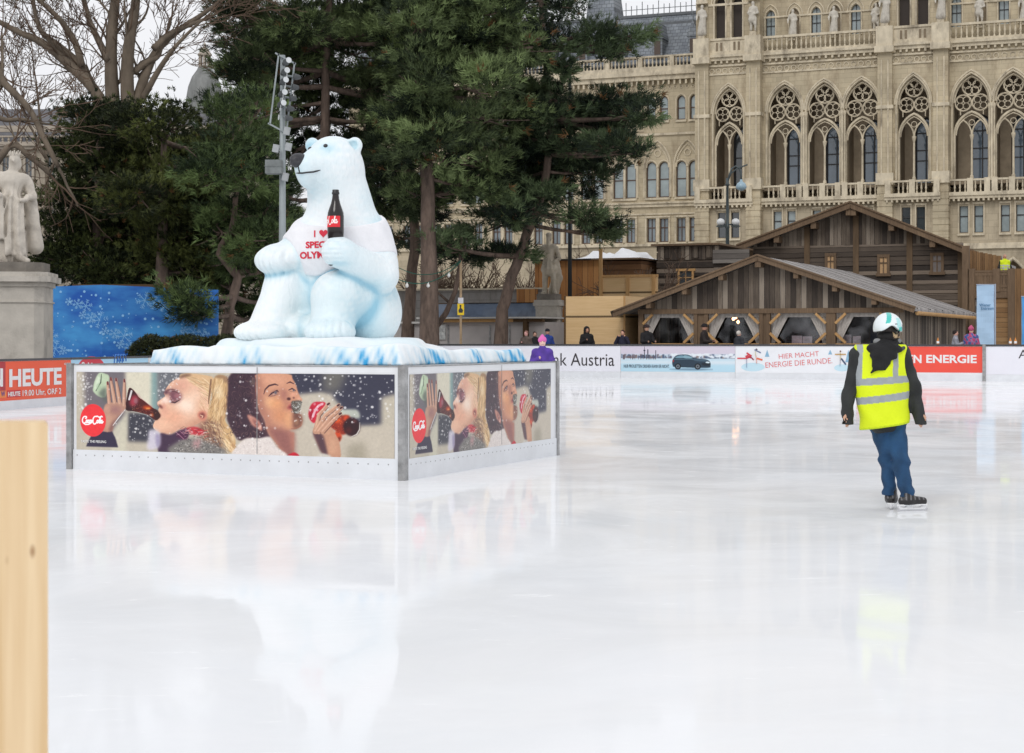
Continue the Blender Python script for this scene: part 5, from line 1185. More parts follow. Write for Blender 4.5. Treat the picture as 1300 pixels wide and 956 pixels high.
# larger hut behind
BD1 = 101.0
H2 = hut_frame('alpine_lodge', 'tall dark log lodge with broad gable roof and small lit windows behind the low hut', BD1)
def s2(p, y=0): return FSL(p, y, BD1)
def z2(y, p, yin=0): return FZL(y, p, yin, BD1)
sr, zr_ = s2(1080, -.8), z2(259, 1080, -.8); sl_, zl_ = s2(938, -.8), z2(313, 938, -.8); se, ze = s2(1238, -.8), z2(322, 1238, -.8)
wl, wr = s2(952), s2(1222); zmid = z2(311, 1080)
def roofz2(s, t=0): return (zr_+(zl_-zr_)*(sr-s)/(sr-sl_) if s < sr else zr_+(ze-zr_)*(s-sr)/(se-sr))-t
LEN = 16
m = MB(); m.box(wl, wr, 0, .3, 0, zmid); m.box(wr-.3, wr, .301, LEN, 0, roofz2(wr, .2)); m.box(wl, wl+.3, .301, LEN, 0, roofz2(wl, .2)); m.box(wl, wr, LEN-.3, LEN-.01, 0, zmid)
for i in range(int((zmid-2)/.5)): m.box(wl-.01, wr+.01, -.05, -.001, 2+i*.5, 2+i*.5+.44)
m.build('log_wall', DL, H2)
m = MB(); xs = sorted([wl+(wr-wl)*i/14 for i in range(15)]+[sr]); K = len(xs)
m.add([(x, .0, zmid+.001) for x in xs]+[(x, .0, max(zmid+.01, roofz2(x, .15))) for x in xs], [(i, i+1, i+1+K, i+K) for i in range(K-1)])
m.add([(x, LEN-.1, zmid+.001) for x in xs]+[(x, LEN-.1, max(zmid+.01, roofz2(x, .15))) for x in xs], [(i, i+1, i+1+K, i+K) for i in range(K-1)])
for x in xs[::2]: m.box(x-.5, x-.2, -.03, -.001, zmid, max(zmid+.1, min(roofz2(x-.5, .2), roofz2(x-.2, .2))))
m.build('gable_boards', DW, H2)
for a, b in ((sl_, sr), (sr, se)):
    m = MB(); za, zb_ = roofz2(a), roofz2(b)
    m.add([(a, -.8, za), (b, -.8, zb_), (b, LEN+.5, zb_), (a, LEN+.5, za), (a, -.8, za-.14), (b, -.8, zb_-.14), (b, LEN+.5, zb_-.14), (a, LEN+.5, za-.14)], [(0,1,2,3),(7,6,5,4),(0,4,5,1),(1,5,6,2),(2,6,7,3),(3,7,4,0)]); m.build('roof', GRW, H2)
m = MB()
for a, b in ((sl_-.1, sr), (sr, se+.1)): m.beam((a, -.86, roofz2(a)-.04), (b, -.86, roofz2(b)-.04), .1, .34); m.beam((a, -.9, roofz2(a)+.12), (b, -.9, roofz2(b)+.12), .16, .08)
for q in (0.02, .33, .66):
    for a, b in ((sr, sl_), (sr, se)): x = a+(b-a)*q; m.box(x-.14, x+.14, -.8, 0, roofz2(x)-.55, roofz2(x)-.2)
m.build('verge_board', TIM, H2)
m = MB()
for p in (953, 1025, 1087, 1155, 1220): x = s2(p); m.box(x-.15, x+.15, -.12, -.03, 0, roofz2(x, .25))
m.build('wall_post', mat('post_brown', rgb(104,84,62), .8, .3, 3, stretch=(1,1,.2)), H2)
for p, y, w_, lit in ((1055, 335, 8, 1), (1122, 337, 9, 1), (1190, 335, 10, 0)):
    x = s2(p); hw = w_/2/(F/93)*2*.5; hw = w_/F*93/2*1.0; zc_ = z2(y, p); hh = 10/F*93/1.0
    m = MB(); m.box(x-hw, x+hw, -.08, -.055, zc_-hh, zc_+hh); wv = m.build('window', mat('warm_curtain', rgb(196,160,118), .6, .2, 2) if lit else mat('pale_curtain', rgb(120,112,108), .4, .35, 1.4), H2)
    m = MB()
    for a in (x-hw-.14, x+hw): m.box(a, a+.14, -.14, -.05, zc_-hh-.1, zc_+hh+.1)
    m.box(x-hw-.14, x+hw+.14, -.15, -.05, zc_+hh, zc_+hh+.16); m.box(x-hw-.2, x+hw+.2, -.18, -.05, zc_-hh-.16, zc_-hh); m.box(x-.03, x+.03, -.12, -.085, zc_-hh, zc_+hh); m.box(x-hw, x+hw, -.12, -.085, zc_+.1, zc_+.17); m.build('window_frame', TIM, wv)
# balcony and stair tower to the right of the lodge
KD1 = 96.0
BK = thing('timber_balcony', 'brown timber balcony with slatted railing and boarded stair tower at the right edge', 'balcony', (0, KD1, 0), -TH)
def s3(p, y=0): return FSL(p, y, KD1)
def z3(y, p, yin=0): return FZL(y, p, yin, KD1)
zt, zm, zd = z3(343, 1260), z3(363, 1260), z3(370.5, 1260)
m = MB(); m.box(s3(1224), s3(1340), 0, 4, zd-.3, zd); m.build('deck', TIM, BK)
m = MB(); m.box(s3(1226), s3(1286), .0, .12, zt-.1, zt); m.box(s3(1226), s3(1286), .0, .1, zm-.08, zm+.05); m.box(s3(1226), s3(1286), 0, .1, zd+.02, zd+.15); m.box(s3(1226), s3(1286), 0, .1, (zt+zm)/2+.12, (zt+zm)/2+.25); m.build('rail', TIM, BK)
for i in range(13):
    m = MB(); x = s3(1234)+(s3(1283)-s3(1234))*i/12; m.box(x-.07, x+.07, .02, .07, zd, zt-.11); m.build('baluster', TIM, BK)
for p, y0 in ((1226, GZ), (1233, GZ), (1265, zd), (1284, GZ)):
    m = MB(); x = s3(p); m.box(x-.17, x+.17, -.05, .25, y0, z3(341 if p != 1226 else 312, p)); m.build('post', TIM, BK)
m = MB(); m.box(s3(1242), s3(1283), .1, .2, GZ, zd-.3); m.build('board_wall', BALZ, BK)
m = MB(); m.box(s3(1284)+.18, s3(1360), -.02, .1, GZ, z3(341, 1300)); m.build('stair_cladding', BALW, BK)
m = MB()
for i in range(7): x = s3(1228)+(s3(1262)-s3(1228))*i/6; m.box(x-.13, x+.13, 1.5, 1.56, zd, z3(318+i*1.2, 1240, 1.5))
m.build('slatted_screen', BALW, BK)
# log annexe on the left of the lodge
AD1 = 92.5
H3 = hut_frame('log_annexe', 'small flat-roofed dark log cabin with a little framed window left of the lodge', AD1)
def s4(p, y=0): return FSL(p, y, AD1)
def z4(y, p, yin=0): return FZL(y, p, yin, AD1)
m = MB(); a, b = s4(836), s4(906)
m.box(a, b, 0, 6, 0, z4(312, 870))
for i in range(14): m.box(a-.08, b+.05, -.07, -.001, .6+i*.42, .6+i*.42+.36)
m.build('log_wall', DL, H3)
m = MB(); 
for i in range(9): x = a+(b-a)*i/8; m.box(x, x+(b-a)/8-.04, -.12, -.075, z4(330, 870)+.1*(i % 2), z4(313, 870))
m.build('board_skirt', DW, H3)
m = MB(); m.box(a-.3, b+.4, -.35, 6.2, z4(312, 870), z4(312, 870)+.1); m.build('roof_edge', TIM, H3)
m = MB(); m.box(b+.01, s4(952), -.2, -.1, z4(334, 930), z4(317, 930)); m.build('grey_parapet', plank_mat('grey_boards', [rgb(84,78,74), rgb(116,110,104), rgb(140,134,128)], .28, 'z'), H3)
m = MB(); m.box(b+.01, s4(952), -.05, .0, GZ, z4(334, 930)); m.build('rear_panel', DL, H3)
x, zc_ = s4(871.5), z4(352.5, 871); m = MB(); m.box(x-.32, x+.32, -.1, -.075, zc_-.33, zc_+.33); wv = m.build('window', GDARK, H3)
m = MB()
for q in (-.42, .32): m.box(x+q, x+q+.1, -.16, -.07, zc_-.42, zc_+.42)
m.box(x-.5, x+.5, -.17, -.07, zc_+.33, zc_+.45); m.box(x-.5, x+.5, -.18, -.07, zc_-.47, zc_-.33); m.box(x-.02, x+.02, -.13, -.105, zc_-.33, zc_+.33); m.box(x-.32, x+.32, -.13, -.105, zc_-.02, zc_+.02); m.build('window_frame', TIM2, wv)
# plywood kiosk and plank fences
t = thing('plywood_kiosk', 'plain pale plywood kiosk wall left of the low hut', 'kiosk', (0, 76.4, 0), -TH); f = lambda p, y=0: FSL(p, y, 76.4); fz = lambda y, p: FZL(y, p, 0, 76.4)
m = MB(); m.box(f(717), f(794), 0, 2.6, GZ, fz(376, 755)); m.build('wall', PLY, t)
m = MB(); m.box(f(717)-.03, f(717)+.05, -.02, .05, GZ, fz(376, 755)+.02); m.build('corner_batten', TIM2, t); m = MB(); m.box(f(794)-.08, f(794)+.0, -.03, .0-.001, GZ, fz(376, 755)+.01); m.build('corner_batten', TIM2, t)
t = thing('panel_fence', 'fresh plywood panel fence with upright posts behind the kiosk', 'fence', (0, 85.0, 0), -TH); f = lambda p, y=0: FSL(p, y, 85.0); fz = lambda y, p: FZL(y, p, 0, 85.0)
m = MB(); m.box(f(762), f(835), 0, .05, GZ, fz(352, 800)); m.build('panel', PLY, t)
m = MB(); m.box(f(762), f(835), -.05, .1, fz(352, 800)+.001, fz(350, 800)+.05)
for p, y in ((763, 316), (797, 351), (830, 351)): m.box(f(p)-.08, f(p)+.08, -.08, -.001, GZ, fz(y, p))
m.build('post', TIM2, t)
t = thing('plank_shed', 'orange-brown plank shed with snow on its low roof behind the small statue', 'shed', (0, 91.0, 0), -TH); f = lambda p, y=0: FSL(p, y, 91.0); fz = lambda y, p: FZL(y, p, 0, 91.0)
m = MB(); m.box(f(679), f(762), 0, 5, GZ, fz(331, 720)); m.build('wall', ORG, t)
m = MB(); m.box(f(762)+.001, f(812), .3, 5, GZ, fz(331, 790)); m.build('annexe_wall', plank_mat('brown_planks', [rgb(96,66,42), rgb(124,88,58), rgb(146,108,74)], .3, 'z'), t)
m = MB(); m.box(f(676), f(816), -.3, 5.4, fz(331, 720), fz(329, 720)); m.build('roof', TIM, t)
def snow_pile(x0, x1, y0, y1, z, h, seed):
    n = 30; k = 8; vs = []; 
    for j in range(k+1):
        for i in range(n+1):
            u, v = i/n, j/k; e = min(1, 6*u, 6*(1-u))*min(1, 4*v, 4*(1-v))
            vs.append((x0+(x1-x0)*u, y0+(y1-y0)*v, z+h*e*(.6+.25*math.sin(u*11+seed)+.2*math.sin(u*29+v*5+seed))))
    m_ = MB(); m_.add(vs, [(j*(n+1)+i, j*(n+1)+i+1, (j+1)*(n+1)+i+1, (j+1)*(n+1)+i) for j in range(k) for i in range(n)]); return m_
snow_pile(f(730), f(812), -.2, 5, fz(329, 720)+.005, .55, 1).build('roof_snow', mat('snow', (.82,.83,.85), .6, .05, 3), t, True)
# low grey sales stall with glazed screen
t = thing('rink_stall', 'low grey stall with timber fascia and blue glazed screen behind the pine trunks', 'stall', (0, 80.0, 0), -TH); f = lambda p, y=0: FSL(p, y, 80.0); fz = lambda y, p: FZL(y, p, 0, 80.0)
GREYP = mat('grey_panel', rgb(186,180,178), .6, .08, 2)
m = MB(); m.box(f(440), f(540), 0, 2, GZ, fz(411, 520)); m.box(f(540)+.001, f(690), .2, 3, GZ, fz(409, 620)); m.build('wall', GREYP, t)
m = MB(); m.box(f(440), f(545), -.2, 2.2, fz(411, 520), fz(408.5, 520)); m.box(f(532), f(690), -.3, 3.2, fz(404.5, 620), fz(402.5, 620)); m.build('roof', mat('pale_roof', rgb(206,204,200), .6, .1, 1), t)
m = MB(); m.box(f(545), f(690), -.1, .15, fz(409, 620)+.001, fz(405, 620)); m.box(f(665), f(670), -.12, .14, fz(437, 668), fz(404, 668)); m.build('fascia', TIM2, t)
m = MB()
for p in (458, 480, 519, 540, 567, 620, 645):
    m = MB(); m.box(f(p)-.04, f(p)+.04, -.02 if p < 540 else .17, -.001 if p < 540 else .199, GZ, fz(411, p)-.05); m.build('panel_joint', STEEL, t)
m = MB(); m.box(f(554), f(564), .12, .19, fz(431, 560), fz(412, 560)); m.build('notice_board', mat('notice', rgb(206,208,206), .5, .3, 9, dark=rgb(120,124,128)), t)
m = MB(); m.box(f(549, 4), f(682, 4), 4, 4.05, fz(404, 620), FZL(385.5, 620, 4, 80)); m.build('glazed_screen', mat('blue_glass_screen', rgb(128,146,172), .12, .25, 1.2, spec=.8, dark=rgb(84,92,104)), t)
m = MB(); m.box(f(545, 4), f(682, 4), 3.95, 4.1, FZL(385.5, 620, 4, 80), FZL(384.3, 620, 4, 80)); m.build('screen_rail', TIM, t)
t = thing('stone_terrace', 'grey stone terrace wall with timber gate behind the stall screen', 'wall', (0, 89.0, 0), -TH); f = lambda p, y=0: FSL(p, y, 89.0); fz = lambda y, p: FZL(y, p, 0, 89.0)
m = MB(); m.box(f(400), f(690), 0, .6, GZ, fz(368, 620)); m.build('parapet', ashlar_mat('grey_ashlar', rgb(146,142,138), 1.2, .4, .06), t)
m = MB(); m.box(f(400), f(692), -.1, .7, fz(368, 620), fz(366, 620)); m.build('coping', mat('pale_trim', (0,0,0)), t)
m = MB(); m.box(f(657), f(683), -.12, -.001, fz(385, 670), fz(367, 670)); m.build('gate', ORG, t)

# ---------------------------------------------------------------- far rink boards with adverts
RB = 72.5; HF = 1.345
def s5(p): return FSL(p, 0, RB)
def z5(y, p): return FZL(y, p, 0, RB)
def print_mat(name, c, r=.35): return mat(name, c, r, .03, 1)
def far_board(p0, p1, label):
    a, b = s5(p0), s5(p1); L_ = b-a
    t = thing('rink_board', label, 'rink board', tuple(Vector((0, RB, 0))+es*a), -TH)
    m = MB(); m.box(.004, L_-.004, 0, .08, 0, HF-.04); m.build('panel', WHITE, t)
    m = MB(); m.box(0, L_, -.03, .12, HF-.04, HF+.03); m.build('top_rail', DARKM, t)
    m = MB(); m.box(.004, L_-.004, -.02, -.001, 0, .24); m.build('kick_plate', mat('kick', (0,0,0)), t)
    return t, (lambda p: s5(p)-a), L_
t, fx, L_ = far_board(395, 788, 'far rink board with large black bank lettering on white')
BLK = print_mat('black_print', rgb(48,42,46)); WP = mat('white_print', (.8,.8,.8))
BANKM = print_mat('pale_lilac_print', rgb(232,232,240))
m = MB(); m.box(.01, L_-.01, -.006, -.002, .26, HF-.05); m.build('advert', BANKM, t)
zt_, zb_ = z5(448.5, 750), z5(464.5, 750); ww = fx(780)-fx(724.5)
me = text_mesh('Bank Austria', 1, extrude=.001, bold=-.004); co = np.empty(len(me.vertices)*3, np.float32); me.vertices.foreach_get('co', co); co = co.reshape(-1, 3)
xA = [c for c in co[:, 0]]; bpy.data.meshes.remove(me)
mw = text_mesh('Austria', 1, extrude=.001); cw_ = np.empty(len(mw.vertices)*3, np.float32); mw.vertices.foreach_get('co', cw_); wA = cw_.reshape(-1, 3)[:, 0].max()-cw_.reshape(-1, 3)[:, 0].min()
bpy.data.meshes.remove(mw); full = (max(xA)-min(xA))/wA*ww
put_text('Bank Austria', BLK, t, fx(780)-full, -.01, zb_, width=full, height=zt_-zb_, extrude=.001)
t, fx, L_ = far_board(788, 933.5, 'far rink board with the winter car advert')
# painted car poster
pt = Paint(1450, 345, 2.0); pt.fill((206,222,234)); r_ = random.Random(9)
pt.poly([(0,0),(1450,0),(1450,110),(0,110)], (214,206,220), 10, 1, False); pt.poly([(0,190),(1450,180),(1450,345),(0,345)], (186,220,236), 14, 1, False); pt.poly([(0,200),(1450,190),(1450,245),(0,235)], (222,232,240), 14, .9, False)
for i in range(150):
    x = r_.uniform(0, 1450); 
    if 640 < x < 900 and r_.random() < .5: continue
    h_ = r_.uniform(15, 60); pt.poly([(x, 165), (x, 165-h_), (x+r_.uniform(8, 40), 165-h_), (x+r_.uniform(8, 40), 165)], r_.choice([(86,104,130),(110,96,104),(70,84,110),(132,110,104),(150,160,180)]), 2, .75, False)
for i in range(26): x = r_.uniform(0, 500); pt.stroke([(x, 178), (x, 120)], 7, (96,84,92), .8)
for i in range(60): x = r_.uniform(640, 1450); pt.disc(x, r_.uniform(105, 150), r_.uniform(12, 34), 12, (232,238,244), 8, .8)
pt.stroke([(306, 160), (306, 2)], [16, 4], (58,60,78)); pt.stroke([(350, 160), (350, 50)], 14, (70,70,88)); pt.disc(306, 60, 13, 10, (58,60,78)); pt.stroke([(450, 160), (452, 60)], 10, (90,84,100))
pt.disc(900, 312, 260, 16, (120,150,172), 12, .9)
pt.poly([(664,200),(690,150),(730,120),(820,112),(880,122),(950,160),(1080,176),(1136,206),(1146,262),(1100,290),(720,282),(670,262)], (44,62,78), 3)
pt.poly([(700,158),(738,130),(800,124),(800,160)], (120,156,172), 3); pt.poly([(812,124),(870,130),(925,162),(812,162)], (136,172,186), 3); pt.stroke([(690,180),(900,176),(1100,196)], 6, (110,140,158), .8)
pt.poly([(940,165),(1080,180),(1120,206),(960,200)], (74,98,116), 5, .8)
for x in (735, 985): pt.disc(x, 272, 40, 42, (20,24,30)); pt.disc(x, 272, 24, 27, (110,118,126)); pt.disc(x, 272, 9, 10, (40,44,50))
pt.disc(1110, 218, 26, 12, (216,230,238)); pt.poly([(1040,225),(1130,232),(1130,262),(1050,256)], (30,40,50), 3); pt.disc(676, 200, 9, 16, (170,50,50))
v_, f_, c_ = poster_mesh(pt.a, L_-.02, z5(439.5, 860)-z5(472, 860)); npmesh('advert', v_, f_, PRINT, t, False, c_, (.01, -.006, z5(472, 860)))
put_text('NUR PIROUETTEN DREHEN KANN ER NICHT.', print_mat('navy_print', rgb(44,52,78)), t, fx(792), -.012, z5(467, 820), width=fx(850)-fx(792), height=.13, bold=.012, extrude=.001)
t, fx, L_ = far_board(933.5, 1087, 'far rink board with pink slogan and painted skaters')
m = MB(); m.box(.005, L_-.005, -.004, -.002, .26, HF-.05); m.build('advert', print_mat('ice_white_print', rgb(236,238,242)), t)
PINK = print_mat('pink_print', rgb(222,104,108)); 
put_text('HIER MACHT', PINK, t, fx(989), -.010, z5(455.8, 1000), width=fx(1040)-fx(989), height=.19, bold=-.004, rot=.075, extrude=.001)
put_text('ENERGIE DIE RUNDE.', PINK, t, fx(972), -.010, z5(467.3, 1010), width=fx(1057)-fx(972), height=.21, bold=-.004, rot=.075, extrude=.001)
def flat_poly(parent, nm, pts, c, y=-.008):
    m_ = MB(); xs = [(fx(a), z5(b, a)) for a, b in pts]; m_.prism(xs, y-.001, y); return m_.build(nm, print_mat('print_%d_%d_%d' % c, rgb(*c)), parent)
def ell(cx, cy, rx, ry, n=18): return [(cx+rx*math.cos(2*math.pi*i/n), cy+ry*math.sin(2*math.pi*i/n)) for i in range(n)]
flat_poly(t, 'printed_ice', ell(956, 466, 15, 5.5), (196,226,238), -.006); flat_poly(t, 'printed_ice', ell(1069, 467, 10, 4.5), (196,226,238), -.006)
for cx, top, bt_, w_ in ((974, 444, 453, 3), (1054, 444, 450, 2.6), (1077, 444, 460, 4)):
    flat_poly(t, 'printed_tree', [(cx-w_, bt_), (cx+w_, bt_), (cx, top)], (138,180,206), -.0075)
def limb(pts, w_, c, y=-.01):
    m_ = MB(); 
    for (a, b), (a2, b2) in zip(pts[:-1], pts[1:]): m_.beam((fx(a), y, z5(b, a)), (fx(a2), y, z5(b2, a2)), .004, w_)
    m_.build('printed_skater', print_mat('print_%d_%d_%d' % c, rgb(*c)), t)
limb([(936,455),(948,455)], .06, (214,92,100)); limb([(948,455),(948,467)], .07, (96,104,150), -.012); limb([(947,454),(951,452),(954,453)], .14, (206,64,76), -.014); limb([(954,452),(948,448)], .06, (206,64,76), -.016); limb([(953,453),(957,457)], .05, (150,60,80), -.018)
limb([(959,446),(960,452)], .15, (206,190,140)); limb([(960,452),(961,462)], .08, (226,110,70), -.012); limb([(961,455),(968,457)], .07, (226,110,70), -.014); limb([(958,444),(966,448)], .05, (120,130,160), -.016); flat_poly(t, 'printed_head', ell(960.5, 443.7, 1.2, 1.2), (90,80,90), -.012)
limb([(1067,447),(1067,456)], .15, (206,186,120)); limb([(1067,455),(1066.5,465)], .06, (60,80,110), -.012); limb([(1068,455),(1074,463)], .06, (60,80,110), -.014); limb([(1060,450),(1074,450)], .05, (196,160,110), -.016); flat_poly(t, 'printed_head', ell(1067, 446, 1.1, 1.1), (120,90,80), -.012)
t, fx, L_ = far_board(1087, 1247.5, 'red far rink board with bold white lettering, right of the skater')
m = MB(); m.box(.005, L_-.005, -.006, -.002, z5(473, 1200), HF-.05); m.build('advert', print_mat('coral_red_print', rgb(236,82,66)), t)
x1 = fx(1240); xw = fx(1176); put_text('ENERGIE', WP, t, xw, -.012, z5(461, 1200), width=x1-xw, height=z5(450.5, 1200)-z5(461, 1200), bold=.03, extrude=.001)
put_text('WIEN', WP, t, fx(1132), -.012, z5(461, 1150), width=fx(1170)-fx(1132), height=z5(450.5, 1150)-z5(461, 1150), bold=.03, extrude=.001)
t, fx, L_ = far_board(1251.5, 1480, 'plain white far rink board at the right edge with small dark lettering')
m = MB(); m.box(.005, L_-.005, -.006, -.002, .26, HF-.05); m.build('advert', BANKM, t)
put_text('Austria', BLK, t, fx(1293), -.012, z5(455, 1300), width=ww*.8, height=(zt_-zb_)*.62, extrude=.001, bold=-.004)
q = Vector((0, RB, 0))+es*s5(1249.5); t = thing('board_post', 'grey metal post between the red board and the white board', 'post', (q.x, q.y, 0), -TH)
m = MB(); m.box(-.06, .06, -.06, .06, 0, HF+.04); m.build('post_shaft', STEEL, t)
# small bottles left standing on the rail
for i, p in enumerate((1190.5, 1282.5, 1289)):
    q = Vector((0, RB, 0))+es*s5(p)+en*.05; t = thing('juice_bottle', ('small orange bottle on the rail above the red board', 'small orange bottle on the rail above the white board, left of the pair', 'small orange bottle on the rail above the white board, right of the pair')[i], 'bottle', (q.x, q.y, HF+.03), 0, 'small bottles on the far rail')
    m = MB(); m.lathe((0,0,0), [(.045,0),(.05,.02),(.05,.14),(.02,.2),(.02,.25)], 8); m.build('bottle_body', mat('amber', rgb(206,130,50), .3), t, True)
    m = MB(); m.lathe((0,0,.0), [(.053,.04),(.053,.12)], 8); m.build('label', mat('white_print', (0,0,0)), t)
# left run of boards
LB0 = Vector((-11.17, 38.1, 0)); LR = math.atan2(1, .2); ld = Vector((math.cos(LR), math.sin(LR), 0))
def s6(p): u = (p-650)/F; D = (11.17+.2*38.1)/(.2-u); return (D-38.1)/ld.y
def D6(p): return 38.1+s6(p)*ld.y
def z6(y, p): return PZ(y, D6(p))
HL = 1.10
def left_board(a, b, label):
    t = thing('rink_board', label, 'rink board', tuple(LB0+ld*a), LR)
    L_ = b-a; m = MB(); m.box(.004, L_-.004, 0, .07, 0, HL-.03); m.build('panel', WHITE, t)
    m = MB(); m.box(0, L_, -.02, .1, HL-.03, HL+.02); m.build('top_rail', DARKM, t)
    m = MB(); m.box(.004, L_-.004, -.015, -.001, 0, .2); m.build('kick_plate', mat('kick', (0,0,0)), t)
    return t, (lambda p: s6(p)-a), L_
b1 = s6(89.5)
t, gx, L_ = left_board(-3.9, b1, 'orange-red rink board with big white news lettering at the left edge')
zr0 = z6(509, 45); m = MB(); m.box(.005, L_-.005, -.006, -.002, zr0, HL-.035); m.build('advert', print_mat('orange_red_print', rgb(236,86,44)), t)
m = MB(); m.box(.01, gx(6.5), -.009, -.0065, zr0+.18, HL-.04); m.build('dark_block', print_mat('crimson_print', rgb(176,34,44)), t)
hh = z6(467.5, 45)-z6(489.8, 45)
put_text('HEUTE', WP, t, gx(11), -.014, z6(490, 45), width=gx(77.5)-gx(11), height=hh, bold=.035, extrude=.001)
put_text('IN', WP, t, gx(-18), -.014, z6(491, 0), width=gx(3)-gx(-18), height=hh, bold=.035, extrude=.001)
m = MB(); m.box(gx(8.5), gx(26), -.009, -.0065, z6(504.3, 17), z6(495.2, 17)); m.build('red_block', print_mat('red_block', rgb(206,36,40)), t)
m = MB(); m.box(gx(-2), gx(7.5), -.0105, -.0095, z6(504.8, 3), z6(496, 3)); m.build('orange_block', print_mat('amber_block', rgb(240,140,60)), t)
put_text('W', print_mat('violet_print', rgb(110,60,130)), t, gx(0.5), -.014, z6(503.4, 3), width=gx(6)-gx(.5), height=.12, bold=.03, extrude=.001)
put_text('HEUTE', WP, t, gx(9.5), -.014, z6(503, 17), width=gx(25)-gx(9.5), height=.10, bold=.03, extrude=.001)
put_text('19.00 Uhr, ORF 2', WP, t, gx(28), -.014, z6(502.6, 52), width=gx(77)-gx(28), height=.155, bold=.012, extrude=.001)
put_text('ORF', WP, t, gx(80.8), -.014, z6(463.3, 85), width=gx(88)-gx(80.8), height=.05, bold=.03, extrude=.001)
t, gx, L_ = left_board(b1+.02, 8.05, 'light blue rink board with a red oval sign, partly hidden by the enclosure')
m = MB(); m.box(.005, L_-.005, -.006, -.002, zr0, HL-.035); m.build('advert', print_mat('sky_blue_print', rgb(170,212,236)), t)
cx, cz = (gx(99)+gx(132))/2, z6(468, 115); rx = (gx(132)-gx(99))/2*1.05
m = MB(); m.prism([(cx+rx*math.cos(2*math.pi*i/28), cz+.30*math.sin(2*math.pi*i/28)) for i in range(28)], -.009, -.0065); m.build('red_oval', print_mat('crimson_oval', rgb(206,36,60)), t)
put_text('Schlaue', WP, t, cx-rx*.74, -.013, z6(467.5, 115), width=rx*1.5, height=.16, bold=.03, rot=-.04, extrude=.001)
m = MB()
for k_ in range(4): m.tube([(gx(147)+.16*k_+.12*math.cos(a), -.012, z6(466, 152)+.22*math.sin(a)+.1) for a in np.linspace(.2, 3.2, 9)], .018, 4)
m.build('blue_logo', print_mat('blue_print', rgb(40,110,190)), t)
t, gx, L_ = left_board(8.07, 8.07+30.05, 'long white rink board running back behind the ice floe')
t.location = (-9.58, 46.03, 0); t.rotation_euler[2] = math.atan2(76.05-46.03, -8.4+9.58)
# banners
for p0, p1, ytop, D_, lb in ((1240, 1262, 362, 70.5, 'pale blue banner with small dark lettering beside the balcony'), (1297, 1322, 377, 70.5, 'blue banner cut off by the right edge of the photo')):
    u0 = PX(p0, D_); t = thing('banner', lb, 'banner', (u0, D_, 0), 0); W_ = PX(p1, D_)-u0; zt = PZ(ytop, D_)
    m = MB(); K = 16; vs = []
    for j in range(K+1):
        for i in range(9): vs.append((W_*i/8, .02*math.sin(j*1.3+i*.4), .3+(zt-.3)*j/K))
    m.add(vs, [(j*9+i, j*9+i+1, (j+1)*9+i+1, (j+1)*9+i) for j in range(K) for i in range(8)]); m.build('cloth', mat('banner_blue', rgb(176,206,234), .6, .06, 2) if p0 < 1250 else mat('banner_cyan', rgb(84,160,214), .6, .1, 1), t)
    m = MB(); m.tube([(W_+.04, .0, 0), (W_+.04, 0, zt+.05)], .035, 8); m.tube([(-.02, 0, zt+.02), (W_+.04, 0, zt+.02)], .02, 6); m.box(W_-.2, W_+.3, -.2, .25, -.02, .1); m.build('pole', mat('pole_alu', rgb(170,180,196), .35, metal=.5), t)
    if p0 < 1250:
        NV = print_mat('teal_print', rgb(70,120,160)); put_text('Wiener', NV, t, .09, -.05, PZ(389, D_), width=.46, height=.12, extrude=.001, bold=.01); put_text('Eistraum', NV, t, .16, -.05, PZ(393.2, D_), width=.52, height=.12, extrude=.001, bold=.01)
        pass

# ---------------------------------------------------------------- blue snowflake hoarding, pedestals, statues
t = thing('snowflake_hoarding', 'bright blue hoarding printed with pale snowflakes beside the large statue', 'hoarding', (PX(57, 60), 60, 0), 0)
def hoarding_mat():
    m = bpy.data.materials.new('snowflake_print'); m.use_nodes = True; N = m.node_tree.nodes; L = m.node_tree.links; b = N['Principled BSDF']; b.inputs['Roughness'].default_value = .5
    tt = N.new('ShaderNodeTexCoord'); n = N.new('ShaderNodeTexNoise'); n.inputs['Scale'].default_value = .8; n.inputs['Detail'].default_value = 4; mp_ = N.new('ShaderNodeMapping'); mp_.inputs['Scale'].default_value = (.7,1,1.8); L.new(tt.outputs['Object'], mp_.inputs[0]); L.new(mp_.outputs[0], n.inputs[0])
    cr = N.new('ShaderNodeValToRGB'); e = cr.color_ramp.elements; e[0].position = .36; e[0].color = (*rgb(0,84,176), 1); e[1].position = .68; e[1].color = (*rgb(70,160,222), 1); L.new(n.outputs[0], cr.inputs[0]); L.new(cr.outputs[0], b.inputs['Base Color']); return m
HM = hoarding_mat(); PALE = mat('pale_flake_print', rgb(134,188,232), .5)
xb, xc = PX(134, 60)-t.location.x, PX(275, 60)-t.location.x; zt = PZ(364, 60)
m = MB(); m.add([(0,.0,0),(xb,-.5,0),(xb,-.5,zt+.05),(0,.0,zt),(0,.1,0),(xb,-.4,0),(xb,-.4,zt+.05),(0,.1,zt)], [(0,1,2,3),(7,6,5,4),(3,2,6,7),(0,3,7,4)]); m.add([(xb,-.5,0),(xc,.3,0),(xc,.3,zt-.1),(xb,-.5,zt+.05),(xb,-.4,0),(xc,.4,0),(xc,.4,zt-.1),(xb,-.4,zt+.05)], [(0,1,2,3),(7,6,5,4),(3,2,6,7),(1,5,6,2)]); m.build('panel', HM, t)
fl = MB(); r_ = random.Random(12); dots = MB()
def face_y(x): return -.5*x/xb if x < xb else -.5+.8*(x-xb)/(xc-xb)
